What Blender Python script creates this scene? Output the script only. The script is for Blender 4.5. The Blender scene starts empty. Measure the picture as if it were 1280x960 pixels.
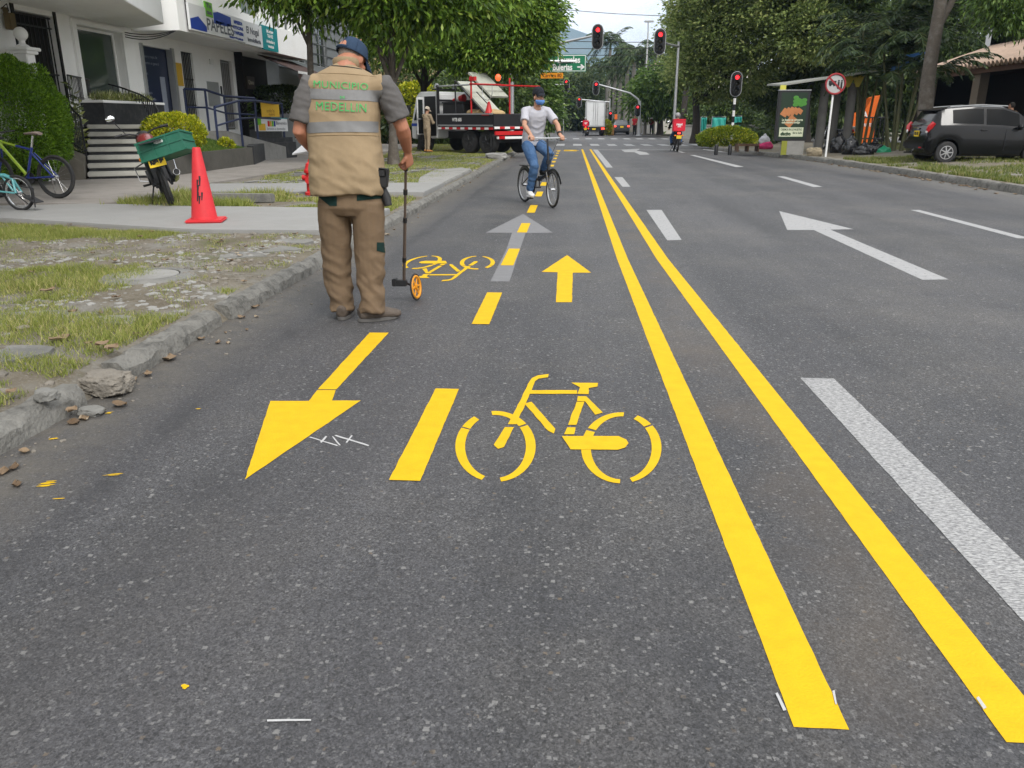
# Street with a freshly painted cycle lane - built thing by thing. Units: metres, road along +Y.
import bpy, bmesh, math, random
import numpy as np
from mathutils import Vector, Matrix, noise
from mathutils.bvhtree import BVHTree
R = math.radians
random.seed(7); rng = np.random.default_rng(11)
SC = bpy.context.scene
COL = SC.collection
V = Vector

# ------------------------------------------------------------------ positions cast from image pixels through the camera: photo point -> place
CAM_H, CAM_F, CAM_P, CAM_Y = 1.3, 998.0, R(18.2), R(4.08)
def _ray(px, py):
    x = (px-640)/CAM_F; u = (480-py)/CAM_F
    f = math.cos(CAM_P)+u*math.sin(CAM_P); z = -math.sin(CAM_P)+u*math.cos(CAM_P)
    return (x*math.cos(CAM_Y)-f*math.sin(CAM_Y), x*math.sin(CAM_Y)+f*math.cos(CAM_Y), z)
def gp(px, py, z=0.0):
    r = _ray(px, py); t = (z-CAM_H)/r[2]; return V((r[0]*t, r[1]*t, z))
def at(px, py, Y):
    r = _ray(px, py); t = Y/r[1]; return V((r[0]*t, Y, CAM_H+r[2]*t))
def atx(px, py, X):
    r = _ray(px, py); t = X/r[0]; return V((X, r[1]*t, CAM_H+r[2]*t))

# ------------------------------------------------------------------ objects
def tag(o, label=None, cat=None, group=None, kind=None):
    if label: o['label'] = label
    if cat: o['category'] = cat
    if group: o['group'] = group
    if kind: o['kind'] = kind
    return o
def thing(name, label, cat, loc=(0,0,0), rz=0.0, group=None):
    o = bpy.data.objects.new(name, None); COL.objects.link(o)
    o.empty_display_size = .2
    o.location = loc; o.rotation_euler = (0,0,rz)
    return tag(o, label, cat, group)
def root_mat(o):
    while o.parent: o = o.parent
    return Matrix.LocRotScale(o.location, o.rotation_euler, o.scale)
def dup(root, loc, rz=0.0, label=None, group=None, scale=None):
    r = root.copy(); COL.objects.link(r); r.location = loc; r.rotation_euler = (0,0,rz)
    if scale: r.scale = (scale,)*3 if not hasattr(scale,'__len__') else scale
    if label: r['label'] = label
    if group: r['group'] = group
    for ch in list(root.children):
        c = ch.copy(); COL.objects.link(c); c.parent = r
        for g in list(ch.children):
            d = g.copy(); COL.objects.link(d); d.parent = c
    return r
def link_mesh(name, me, mats, parent=None, loc=None):
    o = bpy.data.objects.new(name, me); COL.objects.link(o)
    if not isinstance(mats, (list, tuple)): mats = [mats]
    for m in mats: me.materials.append(m)
    if parent: o.parent = parent
    if loc is not None: o.location = loc
    return o

class MB:
    """collects shapes; build() links them as one mesh object"""
    def __init__(s, M=None): s.v=[]; s.f=[]; s.m=[]; s.M=M or Matrix(); s.cur=0
    def add(s, vs, fs):
        k=len(s.v); s.v += [s.M@V(v) for v in vs]; s.f += [tuple(i+k for i in f) for f in fs]; s.m += [s.cur]*len(fs); return s
    def box(s, c, size, rz=0.0, rot=None, top=(1,1)):
        x,y,z=[a/2 for a in size]; tx,ty=top
        vs=[V(p) for p in ((-x,-y,-z),(x,-y,-z),(x,y,-z),(-x,y,-z),(-x*tx,-y*ty,z),(x*tx,-y*ty,z),(x*tx,y*ty,z),(-x*tx,y*ty,z))]
        m = rot if rot is not None else Matrix.Rotation(rz,3,'Z')
        vs=[m@v+V(c) for v in vs]
        return s.add(vs,[(3,2,1,0),(4,5,6,7),(0,1,5,4),(1,2,6,5),(2,3,7,6),(3,0,4,7)])
    def bb(s, a, b):   # box from corner to corner
        a=V(a); b=V(b); return s.box((a+b)/2, [abs(t) for t in (b-a)])
    def loft(s, rings, caps=True, closed=True):
        n=len(rings[0]); vs=[p for r in rings for p in r]; fs=[]
        for i in range(len(rings)-1):
            for j in range(n if closed else n-1):
                k=(j+1)%n; fs.append((i*n+j,i*n+k,(i+1)*n+k,(i+1)*n+j))
        if caps and closed:
            fs.append(tuple(range(n-1,-1,-1))); fs.append(tuple(range((len(rings)-1)*n,len(rings)*n)))
        return s.add(vs,fs)
    def tube(s, pts, r, n=8, caps=True, side=None, ry=None):
        pts=[V(p) for p in pts]; m=len(pts)
        rs=r if hasattr(r,'__len__') else [r]*m
        rys=rs if ry is None else (ry if hasattr(ry,'__len__') else [ry]*m)
        rings=[]; u=None
        for i,p in enumerate(pts):
            t=(pts[min(i+1,m-1)]-pts[max(i-1,0)])
            t = t.normalized() if t.length>1e-9 else V((0,0,1))
            if u is None:
                ref=V(side) if side is not None else (V((0,0,1)) if abs(t.z)<.9 else V((1,0,0)))
                u=ref-t*ref.dot(t)
            else:
                if side is not None: u=V(side)
                u=u-t*u.dot(t)
            u.normalize(); w=t.cross(u)
            rings.append([p+u*(rs[i]*math.cos(a))+w*(rys[i]*math.sin(a)) for a in [2*math.pi*k/n for k in range(n)]])
        return s.loft(rings,caps)
    def ell(s, c, r, n=14, m=9, rot=None):
        c=V(c); rot=rot or Matrix.Identity(3); vs=[]; fs=[]
        if not hasattr(r,'__len__'): r=(r,r,r)
        for i in range(1,m):
            t=math.pi*i/m
            for j in range(n):
                a=2*math.pi*j/n
                vs.append(c+rot@V((r[0]*math.sin(t)*math.cos(a), r[1]*math.sin(t)*math.sin(a), r[2]*math.cos(t))))
        top=len(vs); vs.append(c+rot@V((0,0,r[2]))); vs.append(c-rot@V((0,0,r[2])))
        for i in range(m-2):
            for j in range(n):
                k=(j+1)%n; fs.append((i*n+j,(i+1)*n+j,(i+1)*n+k,i*n+k))
        for j in range(n):
            k=(j+1)%n; fs.append((top,j,k)); fs.append((top+1,(m-2)*n+k,(m-2)*n+j))
        return s.add(vs,fs)
    def lathe(s, prof, c=(0,0,0), n=18, rot=None):
        c=V(c); rot=rot or Matrix.Identity(3)
        return s.loft([[c+rot@V((r*math.cos(a),r*math.sin(a),z)) for a in [2*math.pi*k/n for k in range(n)]] for r,z in prof])
    def torus(s, c, Rr, r, axis='y', n=36, m=8, a0=0.0, a1=None):
        c=V(c); full=a1 is None; a1=2*math.pi if full else a1; k=n if full else n+1
        def P(a,rad,off):
            x=rad*math.cos(a); z=rad*math.sin(a)
            return c+V({'y':(x,off,z),'x':(off,x,z),'z':(x,z,off)}[axis])
        rings=[[P(a0+(a1-a0)*i/n, Rr+r*math.cos(b), r*math.sin(b)) for b in [2*math.pi*j/m for j in range(m)]] for i in range(k)]
        if full: rings.append(rings[0])
        return s.loft(rings, caps=not full)
    def disc(s, c, r, h, axis='y', n=24):
        rot={'y':Matrix.Rotation(R(90),3,'X'),'x':Matrix.Rotation(R(90),3,'Y'),'z':Matrix.Identity(3)}[axis]
        return s.lathe([(r,-h/2),(r,h/2)],c,n,rot)
    def prism(s, poly, lo, hi, axis='z'):
        def P(a,b,h): return {'z':(a,b,h),'y':(a,h,b),'x':(h,a,b)}[axis]
        n=len(poly); vs=[P(a,b,lo) for a,b in poly]+[P(a,b,hi) for a,b in poly]
        fs=[tuple(range(n-1,-1,-1)),tuple(range(n,2*n))]+[(i,(i+1)%n,(i+1)%n+n,i+n) for i in range(n)]
        return s.add(vs,fs)
    def poly(s, pts): return s.add(pts,[tuple(range(len(pts)))])
    def mesh(s, name, fix=True, bevel=0.0, seg=2):
        me=bpy.data.meshes.new(name); me.from_pydata([tuple(v) for v in s.v],[],s.f)
        me.polygons.foreach_set('material_index', s.m)
        if fix or bevel:
            bm=bmesh.new(); bm.from_mesh(me)
            if fix:
                bmesh.ops.remove_doubles(bm, verts=bm.verts, dist=1e-5)
                bmesh.ops.recalc_face_normals(bm, faces=bm.faces)
            if bevel:
                es=[e for e in bm.edges if len(e.link_faces)==2 and e.calc_face_angle(0)>.5]
                bmesh.ops.bevel(bm, geom=es, offset=bevel, segments=seg, affect='EDGES', clamp_overlap=True)
            bm.to_mesh(me); bm.free()
        me.update(); return me
    def build(s, name, mats, parent=None, smooth=0.0, bevel=0.0, world=False, loc=None, fix=True, seg=2):
        if world and parent is not None:
            inv=root_mat(parent).inverted(); s.v=[inv@v for v in s.v]
        if loc is not None: s.v=[v-V(loc) for v in s.v]
        me=s.mesh(name,fix,bevel,seg)
        if smooth or bevel:
            me.polygons.foreach_set('use_smooth',[True]*len(me.polygons)); me.set_sharp_from_angle(angle=smooth or R(40))
        return link_mesh(name,me,mats,parent,loc)

def np_mesh(name, verts, faces, k):
    """fast mesh: verts (N,3), faces (F,k)"""
    me=bpy.data.meshes.new(name); nv=len(verts); nf=len(faces)
    me.vertices.add(nv); me.vertices.foreach_set('co', np.asarray(verts,dtype=np.float32).ravel())
    me.loops.add(nf*k); me.loops.foreach_set('vertex_index', np.asarray(faces,dtype=np.int32).ravel())
    me.polygons.add(nf); me.polygons.foreach_set('loop_start', np.arange(0,nf*k,k,dtype=np.int32))
    me.update(calc_edges=True); me.validate(); return me

def text_mesh(txt, size, bold=0.0, spacing=1.0):
    cu=bpy.data.curves.new('t','FONT'); cu.body=txt; cu.size=size; cu.align_x='CENTER'; cu.align_y='CENTER'
    cu.offset=bold; cu.space_character=spacing; cu.resolution_u=3
    o=bpy.data.objects.new('t',cu); COL.objects.link(o)
    dg=bpy.context.evaluated_depsgraph_get(); dg.update()
    me=bpy.data.meshes.new_from_object(o.evaluated_get(dg))
    vs=[V(v.co) for v in me.vertices]; fs=[tuple(p.vertices) for p in me.polygons]
    bpy.data.objects.remove(o); bpy.data.curves.remove(cu); bpy.data.meshes.remove(me)
    return vs,fs
def put_text(mb, txt, size, origin, right, up, bold=0.0, width=None, spacing=1.0):
    """lettering laid in a plane; width squeezes it to that many metres"""
    vs,fs=text_mesh(txt,size,bold,spacing); right=V(right).normalized(); up=V(up).normalized(); k=1.0
    if width:
        xs=[v.x for v in vs]; k=width/max(1e-6,max(xs)-min(xs))
    mb.add([V(origin)+right*(v.x*k)+up*v.y for v in vs],fs)

def remeshed(mb, voxel, smooth=3, name='m'):
    me=mb.mesh(name,fix=False)
    o=bpy.data.objects.new('tmp',me); COL.objects.link(o)
    r=o.modifiers.new('r','REMESH'); r.mode='VOXEL'; r.voxel_size=voxel
    if smooth:
        q=o.modifiers.new('s','SMOOTH'); q.iterations=smooth; q.factor=.5
    dg=bpy.context.evaluated_depsgraph_get(); dg.update()
    out=bpy.data.meshes.new_from_object(o.evaluated_get(dg)); out.name=name
    bpy.data.objects.remove(o); bpy.data.meshes.remove(me)
    out.polygons.foreach_set('use_smooth',[True]*len(out.polygons)); out.materials.clear()
    return out

# ------------------------------------------------------------------ materials
_mats={}
def mat(name, col, rough=.7, metal=0.0, var=.18, scale=6.0, bump=0.0, bscale=80.0, spec=.4, coat=0.0, stain=None, stain_amt=.5, stain_scale=2.5):
    if name in _mats: return _mats[name]
    m=bpy.data.materials.new(name); m.use_nodes=True; nt=m.node_tree; N=nt.nodes; L=nt.links
    b=N['Principled BSDF']; b.inputs['Roughness'].default_value=rough; b.inputs['Metallic'].default_value=metal
    b.inputs['Specular IOR Level'].default_value=spec; b.inputs['Coat Weight'].default_value=coat
    tc=N.new('ShaderNodeTexCoord')
    nz=N.new('ShaderNodeTexNoise'); nz.inputs['Scale'].default_value=scale; nz.inputs['Detail'].default_value=6; nz.inputs['Roughness'].default_value=.65
    L.new(tc.outputs['Object'],nz.inputs['Vector'])
    mx=N.new('ShaderNodeMix'); mx.data_type='RGBA'
    mx.inputs[6].default_value=(*[c*(1-var) for c in col],1); mx.inputs[7].default_value=(*[min(1,c*(1+var)) for c in col],1)
    L.new(nz.outputs['Fac'],mx.inputs[0]); out=mx.outputs[2]
    if stain:
        n2=N.new('ShaderNodeTexNoise'); n2.inputs['Scale'].default_value=stain_scale; n2.inputs['Detail'].default_value=8; n2.inputs['Roughness'].default_value=.7
        L.new(tc.outputs['Object'],n2.inputs['Vector'])
        rp=N.new('ShaderNodeMapRange'); rp.inputs[1].default_value=.48; rp.inputs[2].default_value=.68; rp.inputs[4].default_value=stain_amt
        L.new(n2.outputs['Fac'],rp.inputs[0])
        m2=N.new('ShaderNodeMix'); m2.data_type='RGBA'; L.new(rp.outputs[0],m2.inputs[0]); L.new(out,m2.inputs[6]); m2.inputs[7].default_value=(*stain,1); out=m2.outputs[2]
    L.new(out,b.inputs['Base Color'])
    if bump:
        n3=N.new('ShaderNodeTexNoise'); n3.inputs['Scale'].default_value=bscale; n3.inputs['Detail'].default_value=5
        L.new(tc.outputs['Object'],n3.inputs['Vector'])
        bp=N.new('ShaderNodeBump'); bp.inputs['Strength'].default_value=bump; bp.inputs['Distance'].default_value=.01
        L.new(n3.outputs['Fac'],bp.inputs['Height']); L.new(bp.outputs[0],b.inputs['Normal'])
    _mats[name]=m; return m
def leaf_mat(name, c1, c2, c3=None, trans=.3, rough=.45, blotch=.35):
    """leaf colour varies from leaf to leaf; some light passes through"""
    m=bpy.data.materials.new(name); m.use_nodes=True; nt=m.node_tree; N=nt.nodes; L=nt.links
    b=N['Principled BSDF']; b.inputs['Roughness'].default_value=rough; b.inputs['Specular IOR Level'].default_value=.35
    g=N.new('ShaderNodeNewGeometry'); cr=N.new('ShaderNodeValToRGB')
    e=cr.color_ramp.elements; e[0].color=(*c1,1); e[1].color=(*c2,1); e[0].position=.1; e[1].position=.8
    if c3: k=e.new(.96); k.color=(*c3,1)
    tc=N.new('ShaderNodeTexCoord'); nz=N.new('ShaderNodeTexNoise'); nz.inputs['Scale'].default_value=.9; nz.inputs['Detail'].default_value=2
    L.new(tc.outputs['Object'],nz.inputs['Vector'])
    ma=N.new('ShaderNodeMath'); ma.operation='MULTIPLY_ADD'; ma.inputs[1].default_value=blotch*2; ma.inputs[2].default_value=-blotch
    L.new(nz.outputs['Fac'],ma.inputs[0])
    ad=N.new('ShaderNodeMath'); ad.operation='ADD'; ad.use_clamp=True
    L.new(g.outputs['Random Per Island'],ad.inputs[0]); L.new(ma.outputs[0],ad.inputs[1]); L.new(ad.outputs[0],cr.inputs[0])
    L.new(cr.outputs[0],b.inputs['Base Color'])
    tr=N.new('ShaderNodeBsdfTranslucent'); L.new(cr.outputs[0],tr.inputs['Color'])
    ms=N.new('ShaderNodeMixShader'); ms.inputs[0].default_value=trans
    L.new(b.outputs[0],ms.inputs[1]); L.new(tr.outputs[0],ms.inputs[2]); L.new(ms.outputs[0],N['Material Output'].inputs[0])
    return m
def glow(name, col, strength):
    m=bpy.data.materials.new(name); m.use_nodes=True; b=m.node_tree.nodes['Principled BSDF']
    b.inputs['Base Color'].default_value=(*[c*.5 for c in col],1); b.inputs['Emission Color'].default_value=(*col,1); b.inputs['Emission Strength'].default_value=strength
    return m
def glass_mat(name, col, rough=.05):
    m=bpy.data.materials.new(name); m.use_nodes=True; b=m.node_tree.nodes['Principled BSDF']
    b.inputs['Base Color'].default_value=(*col,1); b.inputs['Roughness'].default_value=rough; b.inputs['Specular IOR Level'].default_value=.8
    return m

white_wall = mat('white_render',(.86,.86,.85),.85,var=.04,scale=1.5,bump=.15,bscale=120,stain=(.68,.67,.63),stain_amt=.3,stain_scale=1.1)
white_paint= mat('white_enamel',(.78,.78,.77),.4,var=.04)
grey_metal = mat('galvanised_steel',(.42,.43,.44),.45,.6,var=.12,scale=12)
steel      = mat('bright_steel',(.62,.62,.63),.25,1.0,var=.08)
black_metal= mat('black_metal',(.018,.018,.02),.45,var=.3,scale=14)
black_plast= mat('black_plastic',(.015,.015,.016),.55,var=.3,scale=20)
rubber     = mat('rubber',(.02,.02,.021),.8,var=.35,scale=18,stain=(.09,.085,.075),stain_amt=.35)
navy_metal = mat('navy_painted_metal',(.012,.022,.07),.4,var=.15)
concrete   = mat('concrete',(.27,.265,.25),.9,var=.22,scale=5,bump=.5,bscale=60,stain=(.17,.165,.155),stain_amt=.7,stain_scale=1.7)
old_conc   = mat('weathered_concrete',(.19,.186,.172),.95,var=.3,scale=9,bump=.8,bscale=45,stain=(.1,.1,.095),stain_amt=.75,stain_scale=3.5)
stone_mat  = mat('broken_stone',(.20,.18,.152),.95,var=.4,scale=16,bump=1.0,bscale=50,stain=(.10,.095,.085),stain_amt=.6,stain_scale=6)
bark       = mat('bark',(.095,.08,.065),.95,var=.45,scale=9,bump=1.0,bscale=30,stain=(.22,.21,.19),stain_amt=.5,stain_scale=4)
dark_bark  = mat('dark_bark',(.05,.042,.036),.95,var=.4,scale=9,bump=1.0,bscale=30)
dark_stone = mat('dark_slate_cladding',(.03,.031,.034),.7,var=.4,scale=7,bump=.5,bscale=25,stain=(.09,.09,.085),stain_amt=.5,stain_scale=5)
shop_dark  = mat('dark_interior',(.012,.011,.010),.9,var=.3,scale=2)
glass_dark = glass_mat('dark_window_glass',(.02,.026,.025))
red_paint  = mat('red_paint',(.5,.02,.022),.4,var=.12,scale=9)
# ------------------------------------------------------------------ camera, sky, sun
cam=bpy.data.cameras.new('camera'); cam.sensor_width=36; cam.lens=CAM_F/1280*36; cam.clip_start=.05; cam.clip_end=12000
co=bpy.data.objects.new('camera',cam); COL.objects.link(co); co.location=(0,0,CAM_H); co.rotation_euler=(R(90)-CAM_P,0,CAM_Y); SC.camera=co
SUN_EL, SUN_ROT = R(47), R(150)
w=bpy.data.worlds.new('World'); SC.world=w; w.use_nodes=True; nt=w.node_tree; N=nt.nodes; L=nt.links
sky=N.new('ShaderNodeTexSky'); sky.sky_type='NISHITA'; sky.sun_disc=False; sky.sun_elevation=SUN_EL; sky.sun_rotation=SUN_ROT
sky.air_density=1.4; sky.dust_density=4.5; sky.ozone_density=1.0
hs=N.new('ShaderNodeHueSaturation'); hs.inputs['Saturation'].default_value=.30; hs.inputs['Value'].default_value=1.0
L.new(sky.outputs[0],hs.inputs['Color'])
tc=N.new('ShaderNodeTexCoord'); mp=N.new('ShaderNodeMapping'); mp.inputs['Scale'].default_value=(1.6,1.6,4.5); L.new(tc.outputs['Generated'],mp.inputs[0])
cn=N.new('ShaderNodeTexNoise'); cn.inputs['Scale'].default_value=2.2; cn.inputs['Detail'].default_value=8; cn.inputs['Roughness'].default_value=.55; L.new(mp.outputs[0],cn.inputs['Vector'])
mr=N.new('ShaderNodeMapRange'); mr.inputs[1].default_value=.22; mr.inputs[2].default_value=.55; L.new(cn.outputs['Fac'],mr.inputs[0])
mx=N.new('ShaderNodeMix'); mx.data_type='RGBA'; L.new(mr.outputs[0],mx.inputs[0]); L.new(hs.outputs[0],mx.inputs[6]); mx.inputs[7].default_value=(9.6,9.7,9.8,1)
L.new(mx.outputs[2],N['Background'].inputs[0]); N['Background'].inputs[1].default_value=.11
sl=bpy.data.lights.new('sun','SUN'); sl.energy=1.5; sl.angle=R(20); sl.color=(1,.97,.92)
so=bpy.data.objects.new('sun',sl); COL.objects.link(so)
sd=V((math.sin(SUN_ROT)*math.cos(SUN_EL), math.cos(SUN_ROT)*math.cos(SUN_EL), math.sin(SUN_EL)))
so.rotation_euler=sd.to_track_quat('Z','Y').to_euler(); so.location=(0,0,30)
SC.view_settings.view_transform='Standard'; SC.view_settings.look='None'; SC.view_settings.gamma=1; SC.view_settings.use_curve_mapping=False
SC.view_settings.exposure=0.7
SC.render.engine='CYCLES'; SC.cycles.max_bounces=6; SC.cycles.diffuse_bounces=4; SC.cycles.glossy_bounces=2; SC.cycles.transmission_bounces=3
SC.cycles.transparent_max_bounces=6; SC.cycles.volume_bounces=0; SC.cycles.use_denoising=True; SC.cycles.caustics_reflective=False; SC.cycles.caustics_refractive=False

# ------------------------------------------------------------------ surfaces of the setting
def asphalt(name, stains=True):
    m=bpy.data.materials.new(name); m.use_nodes=True; nt=m.node_tree; N=nt.nodes; L=nt.links; b=N['Principled BSDF']
    tc=N.new('ShaderNodeTexCoord'); P=tc.outputs['Object']
    def nz(scale,detail=5,rough=.6,vec=P):
        n=N.new('ShaderNodeTexNoise'); n.inputs['Scale'].default_value=scale; n.inputs['Detail'].default_value=detail; n.inputs['Roughness'].default_value=rough; L.new(vec,n.inputs['Vector']); return n.outputs['Fac']
    def rng_(x,a,b_,lo=0.0,hi=1.0):
        r=N.new('ShaderNodeMapRange'); r.inputs[1].default_value=a; r.inputs[2].default_value=b_; r.inputs[3].default_value=lo; r.inputs[4].default_value=hi; L.new(x,r.inputs[0]); return r.outputs[0]
    def mixc(f,a,b_):
        x=N.new('ShaderNodeMix'); x.data_type='RGBA'
        if f is not None: L.new(f,x.inputs[0])
        for i,s in ((6,a),(7,b_)):
            if isinstance(s,tuple): x.inputs[i].default_value=(*s,1)
            else: L.new(s,x.inputs[i])
        return x.outputs[2]
    def mul(a,b_):
        x=N.new('ShaderNodeMath'); x.operation='MULTIPLY'
        for i,s in enumerate((a,b_)):
            if isinstance(s,float): x.inputs[i].default_value=s
            else: L.new(s,x.inputs[i])
        return x.outputs[0]
    # broad tone: blue-grey binder with brownish patches, drawn out along the driving direction
    mp=N.new('ShaderNodeMapping'); mp.inputs['Scale'].default_value=(1.0,.12,1); L.new(P,mp.inputs[0])
    c=mixc(rng_(nz(1.1,4,.6,mp.outputs[0]),.35,.65),(.038,.0385,.0415),(.068,.067,.0705))
    c=mixc(rng_(nz(.55,7,.65),.46,.68,0,.6),c,(.098,.092,.085))
    # grain: every stone has its own grey; stones are angular because the cells are warped
    wn=N.new('ShaderNodeTexNoise'); wn.inputs['Scale'].default_value=130; wn.inputs['Detail'].default_value=3; L.new(P,wn.inputs['Vector'])
    wv=N.new('ShaderNodeVectorMath'); wv.operation='MULTIPLY_ADD'; wv.inputs[1].default_value=(.010,.010,.010); L.new(wn.outputs['Color'],wv.inputs[0]); L.new(P,wv.inputs[2]); PW=wv.outputs[0]
    def cells(scale):
        v=N.new('ShaderNodeTexVoronoi'); v.inputs['Scale'].default_value=scale; v.distance='CHEBYCHEV'; L.new(PW,v.inputs['Vector'])
        s_=N.new('ShaderNodeSeparateColor'); L.new(v.outputs['Color'],s_.inputs[0]); return v,s_
    for sc_,lo,hi in ((240,.50,1.55),(130,.70,1.34)):
        v,s_=cells(sc_); k=rng_(s_.outputs[1],0,1,lo,hi); m_=N.new('ShaderNodeVectorMath'); m_.operation='SCALE'; L.new(c,m_.inputs[0]); L.new(k,m_.inputs['Scale']); c=m_.outputs[0]
    for sc_,thr,colr,amt in ((115,.86,(.150,.148,.147),.70),(72,.925,(.20,.197,.193),.8),(48,.968,(.24,.236,.228),.75),(60,.975,(.17,.13,.09),.65),(85,.92,(.016,.016,.018),.7)):
        v,s_=cells(sc_); sel=rng_(s_.outputs[0],thr,thr+.02); near=rng_(v.outputs['Distance'],.26,.40,1,0)
        c=mixc(mul(mul(sel,near),amt),c,colr)
    # older, smoother wheel tracks and a few long darker repairs
    c=mixc(rng_(nz(.23,5,.7,mp.outputs[0]),.48,.60,0,.5),c,(.033,.032,.036))
    c=mixc(rng_(nz(3.2,6,.75),.56,.70,0,.40),c,(.032,.031,.033))
    if stains:
        sx=N.new('ShaderNodeSeparateXYZ'); L.new(P,sx.inputs[0])
        wob=mul(nz(.6,3),.5)
        ad=N.new('ShaderNodeMath'); ad.operation='ADD'; L.new(sx.outputs[0],ad.inputs[0]); L.new(wob,ad.inputs[1])
        X=ad.outputs[0]
        # dusty gutter beside the left kerb, then a darker seam
        g=rng_(X,-1.95,-1.55,1,0)
        c=mixc(mul(g,rng_(nz(6,6,.7),.3,.62,.1,.75)),c,(.125,.112,.092))
        seam=mul(rng_(X,-1.60,-1.55),rng_(X,-1.49,-1.44,1,0))
        c=mixc(mul(seam,rng_(nz(2.5,4),.35,.65,.0,.55)),c,(.026,.026,.029))
        # rusty wash between the two yellow lines and a dusty right gutter
        r_=mul(rng_(X,.75,1.0),rng_(X,1.15,1.3,1,0))
        c=mixc(mul(r_,rng_(nz(1.2,5),.4,.65,0,.5)),c,(.11,.088,.068))
        r2=rng_(X,7.6,8.6)
        c=mixc(mul(r2,rng_(nz(5,6),.3,.6,.1,.7)),c,(.16,.15,.13))
    L.new(c,b.inputs['Base Color']); b.inputs['Roughness'].default_value=.66; b.inputs['Specular IOR Level'].default_value=.45
    bp=N.new('ShaderNodeBump'); bp.inputs['Strength'].default_value=.7; bp.inputs['Distance'].default_value=.006
    ad=N.new('ShaderNodeMath'); ad.operation='ADD'; L.new(nz(150,4,.7),ad.inputs[0]); L.new(mul(nz(38,3,.6),.6),ad.inputs[1])
    L.new(ad.outputs[0],bp.inputs['Height']); L.new(bp.outputs[0],b.inputs['Normal'])
    return m
def paint(name, col, wear, wear_scale, under=(.075,.075,.08), grit=.10, stretch=(1,1,1), rough=.8, edge=.05, colvar=.10):
    """road paint; where it is worn through, the asphalt colour of the chipped spots shows"""
    m=bpy.data.materials.new(name); m.use_nodes=True; nt=m.node_tree; N=nt.nodes; L=nt.links; b=N['Principled BSDF']
    tc=N.new('ShaderNodeTexCoord'); mp=N.new('ShaderNodeMapping'); mp.inputs['Scale'].default_value=stretch; L.new(tc.outputs['Object'],mp.inputs[0])
    n=N.new('ShaderNodeTexNoise'); n.inputs['Scale'].default_value=wear_scale; n.inputs['Detail'].default_value=9; n.inputs['Roughness'].default_value=.75; L.new(mp.outputs[0],n.inputs['Vector'])
    r=N.new('ShaderNodeMapRange'); r.inputs[1].default_value=wear; r.inputs[2].default_value=wear+edge; L.new(n.outputs['Fac'],r.inputs[0])
    n2=N.new('ShaderNodeTexNoise'); n2.inputs['Scale'].default_value=14; n2.inputs['Detail'].default_value=6; L.new(tc.outputs['Object'],n2.inputs['Vector'])
    mx=N.new('ShaderNodeMix'); mx.data_type='RGBA'; L.new(n2.outputs['Fac'],mx.inputs[0])
    mx.inputs[6].default_value=(*[c*(1-colvar*1.6) for c in col],1); mx.inputs[7].default_value=(*[min(1,c*(1+colvar)) for c in col],1)
    m2=N.new('ShaderNodeMix'); m2.data_type='RGBA'; L.new(r.outputs[0],m2.inputs[0]); L.new(mx.outputs[2],m2.inputs[6]); m2.inputs[7].default_value=(*under,1)
    L.new(m2.outputs[2],b.inputs['Base Color']); b.inputs['Roughness'].default_value=rough; b.inputs['Specular IOR Level'].default_value=.2
    n3=N.new('ShaderNodeTexNoise'); n3.inputs['Scale'].default_value=130; n3.inputs['Detail'].default_value=4; L.new(tc.outputs['Object'],n3.inputs['Vector'])
    bp=N.new('ShaderNodeBump'); bp.inputs['Strength'].default_value=.45; bp.inputs['Distance'].default_value=.005; L.new(n3.outputs['Fac'],bp.inputs['Height']); L.new(bp.outputs[0],b.inputs['Normal'])
    return m
asphalt_m=asphalt('asphalt'); 
yellow_p=paint('fresh_yellow_paint',(.63,.395,.008),.70,60)
white_p =paint('worn_white_paint',(.44,.44,.435),.40,60,under=(.13,.13,.135),stretch=(.8,2.6,1),edge=.20)
pale_p  =paint('old_white_paint',(.33,.33,.33),.56,24,under=(.10,.10,.105),edge=.10)
grey_p  =paint('grey_blackout_paint',(.19,.19,.195),.60,20,under=(.11,.11,.115),edge=.16,colvar=.12)

# terrain and far ground: one sheet to the horizon
soil_m = mat('soil',(.13,.12,.085),.95,var=.35,scale=.6,bump=.6,bscale=12,stain=(.06,.085,.03),stain_amt=.8,stain_scale=.4)
MB().poly([(-4000,-4000,-.03),(4000,-4000,-.03),(4000,6000,-.03),(-4000,6000,-.03)]).build('ground',soil_m,fix=False)['kind']='structure'
KX=-2.3            # foot of the left kerb
RK=[(8.45,-12),(8.45,20),(8.40,27),(8.1,31),(7.55,34.5),(6.95,37.5),(6.75,40.5),(7.1,42.5),(8.6,44.2),(12,45.2),(60,45.4)]     # foot of the right kerb
rd=MB()
rd.poly([(x,y,0) for x,y in [(KX-.1,-12),(8.5,-12)]+[(x+.05,y) for x,y in RK[1:]]+[(60,74),(11,74),(9.4,76),(8.6,80),(8.6,460),(-2.6,460),(-2.6,76),(-4,74),(-60,74),(-60,45.4),(-6,45.4),(-3.2,44.2),(KX-.1,42)]])
road=rd.build('road',asphalt_m,fix=False); tag(road,kind='structure')

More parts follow.
